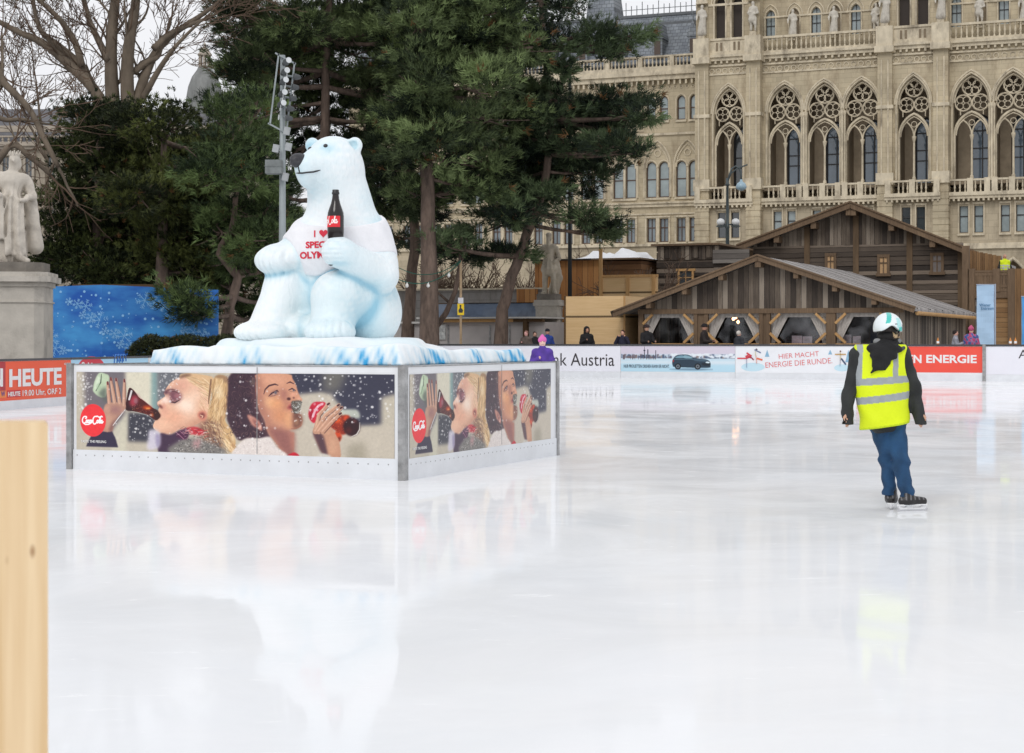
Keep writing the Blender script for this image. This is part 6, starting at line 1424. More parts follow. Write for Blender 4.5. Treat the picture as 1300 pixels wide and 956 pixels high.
for i in range(26):
    x = .2+(xc-.4)*((i*.618) % 1); z = 1.0+(zt-1.3)*((i*.7548+.31) % 1); R = r_.choice((.14,.18,.24,.3))
    for a in range(6):
        a0 = math.pi*a/3+.2; ca, sa = math.cos(a0), math.sin(a0); pts = [(x, z, x+R*ca, z+R*sa)]
        for q in (.5, .75):
            for sg in (-.9, .9): pts.append((x+R*q*ca, z+R*q*sa, x+R*q*ca+R*.3*math.cos(a0+sg), z+R*q*sa+R*.3*math.sin(a0+sg)))
        for x_, z_, x2, z2_ in pts:
            if 0 < x_ < xc and 0 < x2 < xc: fl.beam((x_, face_y(x_)-.004, z_), (x2, face_y(x2)-.004, z2_), .004, .018)
for i in range(150):
    x = r_.uniform(.05, xc-.05); z = r_.uniform(.9, zt-.15); R = r_.choice((.015,.02,.03,.045)); dots.prism([(x+R*math.cos(2*math.pi*k_/8), z+R*math.sin(2*math.pi*k_/8)) for k_ in range(8)], face_y(x)-.012, face_y(x)-.003)
fl.build('printed_snowflakes', PALE, t); dots.build('printed_dots', PALE, t)
m = MB(); m.box(.9, 4.1, .15, .22, zt-.2, zt+.09); m.build('timber_batten', TIM2, t)
# statues
def big_statue(px, D, zb0, label, kind, H, pw, pz0):
    t = thing('stone_statue', label, 'statue', (PX(px, D), D, pz0), .1 if kind == 0 else -.15)
    zb = zb0-pz0
    st = []
    if kind == 0:    # cloaked standing figure, mantle falling to the plinth, one foot forward
        st = [el((.06,-.05,1.655), (.075,.09,.105)), (rc((.06,-.14,1.64), (.06,-.155,1.61), .018, .012), .02), rc((.0,0,1.42), (.05,-.03,1.58), .07, .055), rc((-.17,0,1.36), (.17,0,1.34), .11, .11), rc((0,0,1.3), (.02,0,1.02), .18, .15), rc((.0,0,1.0), (-.02,.04,.12), .17, .26), rc((.1,-.1,.95), (.15,-.16,.16), .11, .10), (rc((.15,-.18,.1), (.33,-.36,.04), .06, .045), .03),
              rc((-.22,.02,1.35), (-.36,-.02,1.05), .09, .08), rc((-.36,-.02,1.05), (-.14,-.22,1.08), .07, .05), rc((.24,.02,1.33), (.34,.0,1.08), .08, .065), rc((.34,.0,1.08),(.22,-.2,1.0), .06,.045), (rc((.25,.10,1.3), (.36,.16,.3), .07, .13), .03), (rc((-.26,.1,1.32), (-.38,.12,.15), .09, .18), .03), (rc((-.30,-.12,1.1), (-.30,-.16,.25), .04, .09), .03), (rc((-.1,-.19,1.05), (-.12,-.24,.4), .03, .05), .03), (rc((.02,-.2,1.05), (.0,-.25,.15), .03, .05), .03)]
        for k_ in range(9): st.append((rc((.06+.078*math.cos(k_*.7), -.04+.088*math.sin(k_*.7), 1.73), (.06+.09*math.cos(k_*.7), -.04+.10*math.sin(k_*.7), 1.79), .016, .010), .01))
        st.append((el((.06,.02,1.60), (.10,.08,.13)), .04))
        def mod(p, d):
            a_ = np.arctan2(p[..., 0]+.02, -p[..., 1]+.02); f_ = np.clip(1.45-p[..., 2], 0, 1)
            return d+.030*np.abs(np.sin(a_*7+1.6*np.sin(p[..., 2]*2.6)+p[..., 0]*5))*np.clip(f_*1.6, 0, 1)-.016*np.clip(f_*1.6, 0, 1)+.010*np.sin(p[..., 2]*26+np.abs(p[..., 0])*26)*np.exp(-((p[..., 2]-1.12)/.2)**2)+.004*vnoise(p, 30)
    else:
        st = [el((0,-.03,1.68), (.085,.10,.12)), rc((0,0,1.45), (0,0,1.6), .07, .06), rc((-.13,0,1.38), (.13,0,1.38), .12, .12), rc((0,0,1.3), (0,0,1.05), .17, .14), rc((0,0,1.0), (0,0,.78), .17, .24), rc((-.1,0,.8), (-.13,0,.08), .105, .07), rc((.1,0,.8), (.15,-.12,.45), .10, .08), rc((.15,-.12,.45), (.16,-.04,.08), .075, .06), rc((-.13,0,.06), (-.17,-.16,.04), .06, .05), rc((.16,-.04,.06), (.22,-.18,.04), .06, .05),
              rc((-.22,0,1.36), (-.33,-.02,1.12), .075, .065), rc((-.33,-.02,1.12), (-.12,-.2,1.22), .06, .05), rc((.22,0,1.36), (.30,.0,1.08), .075, .06), rc((.3,0,1.08), (.16,-.14,.95), .055, .05), rc((.1,.12,1.35), (.22,.2,.5), .1, .16), rc((.22,.2,.5), (.1,.2,.05), .16, .16), el((0,-.02,1.78), (.09,.1,.06)), rc((-.02,-.12,1.62), (-.02,-.1,1.5), .05, .05)]
        mod = lambda p, d: d+.012*np.sin(np.arctan2(p[..., 0], -p[..., 1]+.01)*11)*((p[..., 2] > .7) & (p[..., 2] < 1.05))+.006*vnoise(p, 24)
    o = sculpt('figure', st, .014 if kind == 0 else .022, .04, mat('marble' if kind == 0 else 'weathered_statue', rgb(202,194,182) if kind == 0 else rgb(196,186,168), .75, .2, 3, .6, 22, dark=rgb(104,96,88) if kind == 0 else rgb(140,128,112)), t, mod=lambda p, d: mod(p, d))
    sc = H/1.8; o.scale = (sc,)*3; o.location = (0, 0, zb+.22)
    m = MB(); w_ = pw/2
    def ob(a, z0, z1, c=.22): # octagonal-cornered block
        q = a*(1-c); pts = [(-a,-q),(-q,-a),(q,-a),(a,-q),(a,q),(q,a),(-q,a),(-a,q)]
        m.add([(x, y, z0) for x, y in pts]+[(x, y, z1) for x, y in pts], [tuple(range(7,-1,-1)), tuple(range(8,16))]+[(i, (i+1) % 8, (i+1) % 8+8, i+8) for i in range(8)])
    ob(w_*1.25, 0, .35); ob(w_*1.12, .351, .5); ob(w_*1.0, .501, zb-.45); ob(w_*1.04, zb-.9, zb-.86); ob(w_*1.06, zb-.449, zb-.32); ob(w_*1.2, zb-.319, zb-.16); ob(w_*1.12, zb-.159, zb-.04)
    m.build('pedestal', mat('pedestal_stone', rgb(190,184,174), .8, .14, 2, .4, 16, dark=rgb(120,114,106)), t)
    m = MB(); ob(w_*.95, zb-.039, zb+.24, .4); m.build('plinth', mat('dark_plinth', rgb(120,114,106), .85, .25, 3, .5, 12), t)
big_statue(14, 50, PZ(345, 50), 'large pale cloaked stone statue on a grey pedestal at the left edge', 0, 3.25, 2.1, 0)
big_statue(697, 82, PZ(380, 82), 'small weathered stone statue of a standing man on a pedestal behind the far boards', 1, 2.85, 1.15, GZ)

# ---------------------------------------------------------------- masts, lamps, sign
GALV = mat('mast_galvanised', rgb(150,158,160), .5, .12, 2, metal=.3)
t = thing('floodlight_mast', 'grey floodlight mast with angled lamp frame left of the bear', 'floodlight', (PX(357.5, 50), 50, 0)); q = F/50
def mx_(p): return (p-357.5)/q
m = MB(); m.tube([(mx_(359), 0, 0), (mx_(358.5), 0, PZ(300, 50)), (mx_(359), 0, PZ(70, 50))], [.11,.10,.07], 10); m.build('mast_pole', GALV, t, True)
m = MB(); m.beam((mx_(354.5), -.1, PZ(69, 50)), (mx_(343.5), -.1, PZ(158, 50)), .045, .045); m.beam((mx_(374.5), -.1, PZ(80, 50)), (mx_(364), -.1, PZ(170, 50)), .045, .045)
m.beam((mx_(350), -.1, PZ(68, 50)), (mx_(376), -.1, PZ(82, 50)), .045, .045); m.beam((mx_(341), -.1, PZ(157, 50)), (mx_(367), -.1, PZ(171, 50)), .045, .045); m.build('lamp_frame', GALV, t)
for p, y in ((363.5, 82.5), (361.5, 95), (360, 107), (358.5, 122.5), (357, 136), (379, 100), (377, 113), (374, 127), (371, 140), (369, 152)):
    m = MB(Matrix.Translation((mx_(p), -.32, PZ(y, 50))) @ Matrix.Rotation(math.radians(80), 4, 'X') @ Matrix.Rotation(.5 if p < 366 else -1.2, 4, 'Y')); m.lathe((0,0,-.2), [(.03,.1),(.06,.12),(.095,.26),(.10,.30),(.09,.30)], 12); l_ = m.build('lamp_head', mat('lamp_housing', rgb(70,74,76), .5), t, True)
    m2 = MB(m.M); m2.lathe((0,0,.302), [(.085,0),(.085,.006)], 12); m2.build('lens', mat('lamp_lens', rgb(206,210,212), .2, .15, 8), l_)
    m2 = MB(); m2.tube([(mx_(p), -.25, PZ(y, 50)), (mx_(359), -.05, PZ(y, 50)+.1)], .03, 5); m2.build('bracket', GALV, l_)
m = MB(); m.box(mx_(339.5), mx_(360), -.5, -.05, PZ(222, 50), PZ(205, 50)); m.box(mx_(339), mx_(360.5), -.52, -.03, PZ(213.5, 50), PZ(212.5, 50)); m.build('control_box', mat('grey_cabinet', rgb(128,134,134), .5, .3, 2, dark=rgb(80,84,84)), t)
for p, y in ((366, 168), (368, 188), (352, 190), (364, 226)):
    m = MB(Matrix.Translation((mx_(p), -.3, PZ(y, 50))) @ Matrix.Rotation(.2, 4, 'Y')); m.box(-.085,.085,-.07,.07,-.11,.11); m.build('small_floodlight', mat('pale_lamp', rgb(160,164,166), .4, .2, 4), t)
t = thing('dark_mast', 'tall slim black mast rising through the pine branches', 'mast', (PX(723.5, 82), 82, GZ)); m = MB(); m.tube([(0,0,0),(0,0,PZ(30,82)-GZ)], [.11,.06], 10); m.build('mast_pole', mat('black_mast', (.025,.03,.034), .5), t, True)
m = MB(); m.tube([(0,0,0),(0,0,1.2)], .2, 10); m.build('mast_base', mat('black_mast', (0,0,0)), t, True)
t = thing('street_lamp', 'old green iron street lamp with curved arms in front of the town hall', 'street lamp', (PX(923.5, 108), 108, 0)); q = F/108
def lx(p): return (p-923.5)/q
IRON = mat('green_iron', rgb(66,76,78), .5, .2, 3)
m = MB(); m.lathe((0,0,0), [(.4,0),(.35,.6),(.15,.8),(.11,PZ(290,108)),(.15,PZ(289,108)),(.1,PZ(286,108)),(.08,PZ(236,108)),(.17,PZ(235,108)),(.1,PZ(233,108)),(.09,PZ(226,108))], 12); m.build('lamp_post', IRON, t, True)
m = MB(); m.tube([(lx(924),0,PZ(232,108)),(lx(926),0,PZ(222,108)),(lx(929),0,PZ(214,108)),(lx(934),0,PZ(211,108)),(lx(939),0,PZ(214,108)),(lx(941),0,PZ(222,108)),(lx(941),0,PZ(231,108))], .06, 8)
m.tube([(lx(924),0,PZ(230,108)),(lx(928),0,PZ(220,108)),(lx(936),0,PZ(214,108)),(lx(949),0,PZ(209,108))], .05, 8); m.build('lamp_arm', IRON, t, True); m = MB(); m.tube([(lx(915),0,PZ(285,108)),(lx(934),0,PZ(285,108))], .05, 6); m.build('cross_arm', IRON, t, True)
m = MB(); m.lathe((lx(941),0,PZ(242,108)), [(.12,0),(.3,.12),(.34,.25),(.25,.45),(.1,.55),(.06,.7)], 14); m.build('pendant_lantern', mat('lantern_glass', rgb(150,176,190), .25), t, True)
for p in (915, 934):
    m = MB(); m.lathe((lx(p),0,PZ(286.5,108)), [(.05,0),(.2,.06),(.26,.2),(.22,.36),(.08,.44)], 12); b_ = m.build('lamp_globe', mat('opal_globe', rgb(214,216,216), .3), t, True); m = MB(); m.lathe((lx(p),0,PZ(286.5,108)-.12), [(.06,0),(.28,.05),(.28,.12),(.1,.13)], 12); m.build('globe_collar', IRON, b_)
t = thing('sign_post', 'thin wooden post with a yellow warning sign beside the pine trunk', 'sign', (PX(585, 75.0), 75.0, GZ)); q = F/75.0
m = MB(); m.box(-.05,.05,-.05,.05,0,PZ(331,75.0)-GZ); m.build('post_shaft', mat('pole_wood', rgb(170,146,116), .7, .2, 5), t)
m = MB(); m.box(-4.2/q, 4.2/q, -.1, -.07, PZ(400,75.0)-GZ, PZ(385.6,75.0)-GZ); s_ = m.build('yellow_sign', mat('sign_yellow', rgb(244,208,24), .4), t)
m = MB(); m.box(-3.4/q, 3.4/q, -.1, -.07, PZ(385.2,75.0)-GZ, PZ(378,75.0)-GZ); m.build('white_sign', mat('sign_white', rgb(214,214,220), .4), t)
m = MB(); z0 = PZ(397,75.0)-GZ; m.prism([(-.08,z0),(.08,z0),(.1,z0+.12),(.02,z0+.2),(.03,z0+.34),(-.05,z0+.34),(-.04,z0+.2),(-.1,z0+.1)], -.106, -.102); m.build('pictogram', mat('sign_black', (.03,.03,.03), .4), s_)
# string of festoon lights from the post
def catenary(a, b, sag, n=16): return [Vector(a).lerp(Vector(b), i/n)-Vector((0,0,sag*4*(i/n)*(1-i/n))) for i in range(n+1)]
t = thing('festoon_lights', 'green festoon cable with small white bulbs sagging to the wooden post', 'string lights', (PX(585,75.0), 74.9, 0))
a = P(585, 332, 74.9)-t.location; b = P(500, 352, 71)-t.location
m = MB(); c1 = catenary(a, b, .55); c2 = catenary(a+Vector((0,.05,.05)), b+Vector((0,0,.5)), .5); m.tube(c1, .022, 5); m.tube(c2, .018, 5); m.build('cable', mat('green_cable', rgb(40,92,78), .5), t)
for i in (3, 8, 13):
    m = MB(); m.lathe(c1[i]+Vector((0,0,-.22)), [(.02,0),(.07,.05),(.07,.11),(.03,.17),(.03,.22)], 8); m.build('bulb', mat('white_bulb', rgb(230,230,226), .3), t, True)
# ---------------------------------------------------------------- vegetation
NEED = mat('pine_needles', (1,1,1), .65, attr=True, spec=.25)
BARK = mat('pine_bark', rgb(104,88,78), .9, .45, 5, 1.5, 9, stretch=(1,1,.3), dark=rgb(44,37,33))
BARKP = mat('plane_bark', rgb(112,100,86), .85, .3, 2.5, .6, 10, stretch=(1,1,.4), dark=rgb(66,58,50))
TWIG = mat('twigs', rgb(98,80,66), .9, .2, 3)
def needle_mesh(name, C, Dr, L, w, n, m, parent, base, seed, spread=.75, tone=None):
    """tufts of needle blades; C centres, Dr tuft directions"""
    R = np.random.RandomState(seed); N = len(C)
    u = R.normal(size=(N, n, 3)); u /= np.linalg.norm(u, axis=-1, keepdims=True)
    d = Dr[:, None, :]+u*spread; d /= np.linalg.norm(d, axis=-1, keepdims=True)
    Ln = (L*R.uniform(.7, 1.25, (N, 1, 1))*R.uniform(.7, 1.1, (N, n, 1)))
    s = np.cross(d, R.normal(size=(N, n, 3))); s /= np.linalg.norm(s, axis=-1, keepdims=True)+1e-9
    o = C[:, None, :]+R.normal(size=(N, n, 3))*L*.18
    V = np.stack([o-s*w, o+s*w, o+d*Ln], 2).reshape(-1, 3)
    Fc = np.arange(N*n*3).reshape(-1, 3)
    tone = (R.uniform(0, 1, (N, 1, 1)) if tone is None else tone[:, None, None]+R.uniform(-.18, .18, (N, 1, 1))); tone = np.broadcast_to(tone, (N, n, 1))+R.uniform(-.12, .12, (N, n, 1)); tone = np.clip(tone, 0, 1)
    c = np.array(base[0])*(1-tone)+np.array(base[1])*tone
    br = R.uniform(0, 1, (N, 1, 1)) < .010; c = np.where(br, np.array(rgb(116,84,52)), c)
    c = np.repeat(c[:, :, None, :], 3, 2).reshape(-1, 3)
    return npmesh(name, V, Fc, m, parent, False, c)
def clump_tufts(cl, seed, pads=14, per=34, up=.45):
    """cl: list of (centre, radii); pads of tufts inside each"""
    R = np.random.RandomState(seed); C = []; D = []; TN = []
    for c, r in cl:
        ct = R.uniform(-.15, .15)
        c = np.array(c); r = np.array(r); vol = (r[0]*r[2])
        k = max(4, int(pads*vol/1.6))
        u = R.normal(size=(k, 3)); u /= np.linalg.norm(u, axis=1, keepdims=True); pc = c+u*(R.uniform(.25, 1, (k, 1))**.5)*r
        for i in range(k):
            out_ = (pc[i]-c)/r; sz = R.uniform(.24, .5)
            q = R.normal(size=(per, 3))*np.array((sz, sz, sz*.42)); tip = pc[i]+q; tip[:, 2] += .25*np.abs(q[:, 0])-.05
            dd = out_*.7+q/sz*.35+np.array((0, 0, up)); dd /= np.linalg.norm(dd, axis=1, keepdims=True)
            C.append(tip); D.append(dd); TN.append(np.full(per, R.uniform(0, 1)**1.6*.95+ct))
    return np.concatenate(C), np.concatenate(D), np.concatenate(TN)
def bez(a, b, bend, n=6):
    a, b, bend = Vector(a), Vector(b), Vector(bend); return [a*(1-t)**2+(a+bend+(b-a)*.5)*2*t*(1-t)+b*t*t for t in [i/n for i in range(n+1)]]
def pine(name, label, base_px, D, trunk, clumps, cols, seed, base_z=GZ, Lf=.33, wf=.021, n=14, tr=(.34,.12), pads=14, per=30, gap=1., dv=2.2):
    """trunk: photo-measured (px,y) nodes; clumps: (px,y,rx,ry) ellipses of foliage measured in the photo, given depth at random"""
    r_ = random.Random(seed); k = D/F
    t = thing(name, label, 'tree', (PX(base_px, D), D, base_z))
    def loc(p, y, dy=0): return Vector((PX(p, D)-t.location.x, dy, PZ(y, D)-base_z))
    T_ = [Vector((0, 0, 0))]+[loc(*q) for q in trunk]; rad = [tr[0]+(tr[1]-tr[0])*i/(len(T_)-1) for i in range(len(T_))]; rad[0] *= 1.25
    fine = []; fr = []
    for i in range(len(T_)-1):
        for j in range(4): a = j/4; fine.append(T_[i].lerp(T_[i+1], a)+Vector((r_.uniform(-.05,.05), r_.uniform(-.05,.05), 0))*(i > 0)); fr.append(rad[i]*(1-a)+rad[i+1]*a)
    fine.append(T_[-1]); fr.append(rad[-1])
    m_ = MB(); m_.tube(fine, fr, 10); m_.build('trunk', BARK, t, True)
    cl = []; lm = MB()
    for c in clumps:
        rx, ry = c[2]*k, c[3]*k; dy = c[4] if len(c) > 4 else r_.uniform(-dv, dv)
        ce = loc(c[0], c[1], dy); cl.append((ce, (rx, max(.8, rx*.8), ry)))
        low = [p_ for p_ in fine if p_.z < ce.z+.4*abs(ce.x-p_.x)+.5] or [fine[0]]
        st = min(low, key=lambda p_: (p_-ce).length+.25*abs(ce.z-p_.z)); d_ = (ce-st).length
        if d_ > .6:
            b_ = bez(st, ce, (0, 0, -.08*d_)); lm.tube(b_, [max(.03, .028*d_)*(1-.75*i/6)+.02 for i in range(7)], 6)
            for q in range(5):
                e_ = ce+Vector((r_.uniform(-1, 1)*rx, r_.uniform(-1, 1)*rx*.7, r_.uniform(-.8, .8)*ry)); lm.tube(bez(b_[3+q % 3], e_, (0, 0, -.1), 4), [.045,.04,.03,.022,.015], 5)
    if lm.v: lm.build('limbs', BARK, t, True)
    C, Dd, TN = clump_tufts(cl, seed, pads, per); needle_mesh('crown', C, Dd, Lf, wf, n, NEED, t, cols, seed, tone=TN)
    return t
GR = (rgb(30,42,28), rgb(132,150,98)); GR2 = (rgb(24,36,27), rgb(104,122,84)); GR3 = (rgb(32,46,29), rgb(108,128,76)); YEW = (rgb(28,38,20), rgb(92,102,56))
pine('pine_tree', 'tall dark pine whose crown fills the top left behind the bear head', 408, 79, [(408,330),(413,170),(414,90),(420,-60)],
     [(310,30,38,30),(352,12,50,30),(420,20,60,36),(480,40,50,34),(328,82,42,30),(298,104,18,34),(380,62,42,26),(462,72,50,26),(520,60,40,36),(350,-40,60,40),(440,-50,70,40),(520,-10,50,40),(310,-30,44,40),(395,40,50,24),(330,130,36,24),
      (430,-110,70,50),(500,150,40,26),(488,110,36,22),(505,205,34,36),(300,150,30,22),(442,90,34,14),(520,120,30,26),(380,130,44,34,4),(440,140,44,34,4),(400,90,44,30,4),(470,180,40,40,4),(350,180,36,40,4),(345,240,30,40,4),(360,290,26,34,3),(480,240,36,40,4),(324,90,42,36,4),(360,60,60,40,4),(450,30,70,40,4),(500,100,50,40,4),(300,60,28,36,3),(334,40,42,40,4),(286,24,20,30,2),(290,150,20,24,3),(420,200,40,40,5),(410,170,34,26,4),(436,186,30,24,3),(400,200,34,30,5)], GR, 101)
pine('pine_tree', 'thick-trunked pine directly right of the bear with dense middle crown', 545, 74, [(545,300),(541,200),(536,90),(532,-60)],
     [(562,14,50,28),(600,44,48,30),(560,92,54,36),(612,112,44,32),(520,130,38,34),(585,158,48,30),(540,196,46,32),(612,200,46,28),(640,22,44,24),(640,70,50,26),(676,62,40,18),(560,240,50,20),(610,236,40,20),(520,240,30,22),(560,-50,80,50),(650,-30,60,30),(640,140,40,24),(580,60,50,40),(540,160,44,30),(600,10,50,30),(560,130,60,40,4),(610,180,60,36,4),(570,50,70,40,4),(640,110,50,36,3),(520,60,50,50,4),(540,240,40,26,4),(590,215,50,24,3),(650,50,40,24,3),(530,36,32,30,-2),(538,116,32,30,-2),(548,176,34,24,-2),(534,80,30,20,-2)], GR, 202, tr=(.37,.18))
pine('pine_tree', 'leaning pine with long horizontal branches reaching in front of the town hall wing', 634, 77, [(638,392),(650,350),(668,300),(690,240),(700,150),(690,60),(680,-60)],
     [(700,92,44,16),(676,120,40,22),(745,128,34,16),(775,128,40,17),(806,133,24,13),(700,150,44,24),(748,158,46,22),(792,160,34,16),(814,150,18,9),(730,186,52,24),(776,192,36,16),(806,196,20,8),(690,205,44,26),(748,216,42,16),(670,238,42,24),(716,236,34,16),(648,270,38,22),(688,250,24,10),(600,318,42,20),(560,312,32,16),(638,322,32,20),(620,284,34,16),
      (712,8,30,10),(690,28,30,12),(742,48,34,10),(790,62,26,8),(760,66,36,12),(712,62,36,14),(650,6,40,14),(800,50,16,7),(740,272,24,10),(756,292,22,11),(770,284,16,7),(660,170,40,26),(680,180,40,26),(700,200,50,26,3),(750,175,50,24,3),(660,250,44,26,3),(720,130,40,18,3),(650,215,40,30,3)], GR2, 303, tr=(.29,.1), per=34)
pine('pine_tree', 'slim dark pine trunk leaning behind the bear back', 516, 82, [(520,380),(528,300),(520,200),(510,80)], [(500,262,26,22),(530,262,30,18),(486,228,24,20),(508,300,22,14),(545,270,26,14),(505,180,30,30),(500,120,40,30)], GR2, 404, tr=(.30,.16))
# evergreens on the left
pine('evergreen_tree', 'dark rounded yew behind the blue hoarding, next to the large statue', 120, 66, [(122,300),(124,200)],
     [(96,176,44,34),(140,156,46,28),(110,220,54,40),(160,210,50,44),(86,262,40,40),(140,282,56,44),(96,326,44,36),(150,344,54,30),(72,300,22,30),(190,290,44,44),(190,344,46,30),(120,140,34,14),(110,180,50,40,3),(150,240,60,60,3),(90,320,50,50,3),(160,330,60,50,3),(64,340,20,30,0)], YEW, 505, 0, .17, .022, 12, (.3,.1), 30, 34)
pine('evergreen_tree', 'dark green yew in the middle of the left hedge group', 205, 64, [(206,300),(208,180)],
     [(200,160,36,28),(230,160,24,20),(180,196,40,34),(232,200,40,36),(214,246,48,40),(250,272,40,40),(208,312,48,40),(256,340,44,30),(214,356,44,22),(182,250,34,34),(230,200,50,50,3),(220,290,60,60,3),(270,330,40,40,3),(262,180,30,40,3)], (rgb(34,42,24), rgb(104,112,60)), 606, 0, .18, .022, 12, (.3,.1), 30, 34)
pine('pine_tree', 'lighter green pine with a bent brown trunk left of the bear', 281, 62, [(290,400),(302,352),(278,322),(296,285),(300,240),(298,180)],
     [(300,186,34,30),(330,176,24,26),(282,222,34,32),(326,226,32,30),(300,262,40,28),(336,272,26,26),(268,292,34,26),(318,306,40,24),(345,300,22,30),(280,332,30,18),(330,340,30,18),(250,378,13,5,-2.6),(258,388,10,5,-2.6),(264,398,6,4,-2.6),(330,130,26,24),(290,146,28,20),(310,230,44,50,3),(300,300,50,50,3),(270,360,40,30,3),(330,380,24,40,3),(345,330,16,40,2),(300,400,50,30,4)], GR3, 707, 0, .26, .018, 13, (.2,.07), 20, 30)
# clipped low hedge
t = thing('hedge', 'low clipped dark hedge in front of the blue hoarding', 'hedge', (PX(225, 56), 56, 0)); R_ = np.random.RandomState(5)
hx0, hx1, hz0, hz1 = PX(163, 56)-t.location.x, PX(330, 56)-t.location.x, .2, PZ(427, 56)
C = np.stack([R_.uniform(hx0, hx1, 9000), R_.uniform(-.7, .7, 9000), R_.uniform(hz0, hz1, 9000)], 1)
e_ = np.clip((C[:, 0]-hx0)/.6, 0, 1); C[:, 2] = hz0+(C[:, 2]-hz0)*(.6+.4*np.sqrt(e_))+.05*np.sin(C[:, 0]*5)
needle_mesh('foliage', C, R_.normal(size=C.shape)*.4+np.array((0,-.3,.5)), .09, .014, 8, NEED, t, (rgb(30,36,24), rgb(76,82,50)), 9)
m_ = MB()
for i in range(14): x = hx0+(hx1-hx0)*(i+.5)/14; m_.tube([(x,0,0),(x+.05,0,.5),(x+.1,.05,1.0)], [.04,.03,.015], 5)
m_.build('stems', TWIG, t)

# bare trees: recursive branching
def grow(m_, p, d, L, r, depth, R, thin, bend=.25, lo=0.012):
    n = 4; pts = [p]; rad = [r]; q = p.copy(); dd = d.normalized()
    for i in range(n):
        dd = (dd+Vector((R.uniform(-1,1), R.uniform(-1,1), R.uniform(-.6,.9)))*bend*.5).normalized(); q = q+dd*L/n; pts.append(q.copy()); rad.append(max(lo, r*(1-.38*(i+1)/n)))
    (m_ if r > .05 else thin).tube(pts, rad, 7 if r > .08 else 4 if r > .03 else 3, False)
    if depth <= 0: return
    k = 3 if depth > 1 else 4
    for i in range(k):
        j = R.choice((1, 2, 3, 4)) if i else 4; ax = dd.cross(Vector((R.uniform(-1,1), R.uniform(-1,1), R.uniform(-1,1)))).normalized()
        nd = Matrix.Rotation(R.uniform(.35, .95)*(.5 if i == 0 else 1), 3, ax) @ dd
        grow(m_, pts[j], nd, L*R.uniform(.6, .8), max(lo, rad[j]*R.uniform(.45, .7)), depth-1, R, thin, bend, lo)
def plane_tree(name, label, px, D, limbs, seed, dep=4, rtrunk=.55, tz=None, lo=.013):
    R = random.Random(seed); t = thing(name, label, 'tree', (PX(px, D), D, 0)); a = MB(); b_ = MB()
    def loc(p, y, dy): return Vector((PX(p, D)-t.location.x, dy, PZ(y, D)))
    if tz: a.tube([(0,0,0), (.05,0,PZ(tz, D)*.5), loc(px, tz, 0)], [rtrunk*1.3, rtrunk, rtrunk*.9], 12)
    for L_ in limbs:
        pts = [loc(p, y, i*L_[0][2]) for i, (p, y) in enumerate(L_[1])]; r0, r1 = L_[0][0], L_[0][1]; n = len(pts)
        sm = []
        for i in range(n-1):
            p0, p1, p2, p3 = pts[max(i-1,0)], pts[i], pts[i+1], pts[min(i+2,n-1)]
            for k in range(4): tt = k/4; sm.append(.5*(2*p1+(p2-p0)*tt+(2*p0-5*p1+4*p2-p3)*tt*tt+(-p0+3*p1-3*p2+p3)*tt**3))
        sm.append(pts[-1]); rr = [(r0+(r1-r0)*i/(len(sm)-1))*.74 for i in range(len(sm))]; a.tube(sm, rr, 9)
        for i in range(3, len(sm), 2):
            if R.random() < .6:
                dd = (sm[i]-sm[i-1]).normalized(); ax = Vector((R.uniform(-.6,.6), R.uniform(-1,1), R.uniform(-.6,.6))).normalized(); nd = Matrix.Rotation(R.choice((-1,1))*R.uniform(.5,1.1), 3, ax) @ dd
                grow(a, sm[i], nd+Vector((0,0,.35)), R.uniform(.8, 1.7)*D/60, max(.03, rr[i]*.3), dep-1, R, b_, .45, lo)
        grow(a, sm[-1], sm[-1]-sm[-2], 1.5*D/60, r1*.6, dep-1, R, b_, .4, lo)
    a.build('limbs', BARKP, t, True); b_.build('twigs', TWIG, t)
    return t
plane_tree('plane_tree', 'large bare plane tree with pale spreading limbs above the yews', 150, 72, [
    ((.36,.12,.0), [(140,150),(118,112),(85,80),(55,55),(22,40),(-15,20)]), ((.26,.08,.25), [(118,112),(98,80),(70,55),(48,38),(36,10),(30,-30)]), ((.22,.08,-.2), [(104,84),(97,55),(80,28),(55,3),(45,-20)]),
    ((.44,.22,.1), [(145,150),(141,100),(140,60),(143,10),(148,-40)]), ((.22,.08,.3), [(138,78),(122,48),(110,25),(100,-5),(90,-30)]), ((.42,.2,-.2), [(163,150),(163,90),(168,50),(176,10),(180,-40)]),
    ((.32,.1,.3), [(172,135),(182,95),(195,62),(215,38),(245,15),(262,0)]), ((.2,.07,.4), [(195,62),(212,42),(235,28),(262,14)]), ((.2,.06,-.3), [(180,128),(205,88),(230,58),(262,30)]), ((.2,.09,.2), [(170,92),(185,78),(198,70),(203,50)])], 31, 4, .8, 148)
plane_tree('plane_tree', 'second bare tree with heavy grey branches at the left edge', -30, 62, [
    ((.2,.12,.0), [(-12,60),(2,100),(18,118),(38,140),(54,172),(74,212)]), ((.22,.08,.1), [(-30,250),(10,186),(35,198),(62,222)]), ((.16,.05,.2), [(-25,130),(0,150),(25,150),(55,155)]), ((.1,.05,.1), [(0,110),(2,80),(0,40)])], 32, 3, .5, 190)
plane_tree('bare_tree', 'fine twiggy bare tree in front of the palace roof at the left', 60, 110, [((.2,.07,.1), [(60,250),(58,190),(50,150),(44,100)]), ((.14,.05,.3), [(58,190),(75,150),(84,120)]), ((.14,.05,-.3), [(58,200),(40,160),(26,130)]), ((.14,.05,.3), [(60,220),(90,170),(110,140)]), ((.12,.05,.3), [(58,210),(20,180),(5,140)])], 33, 4, .25, 250, .02)
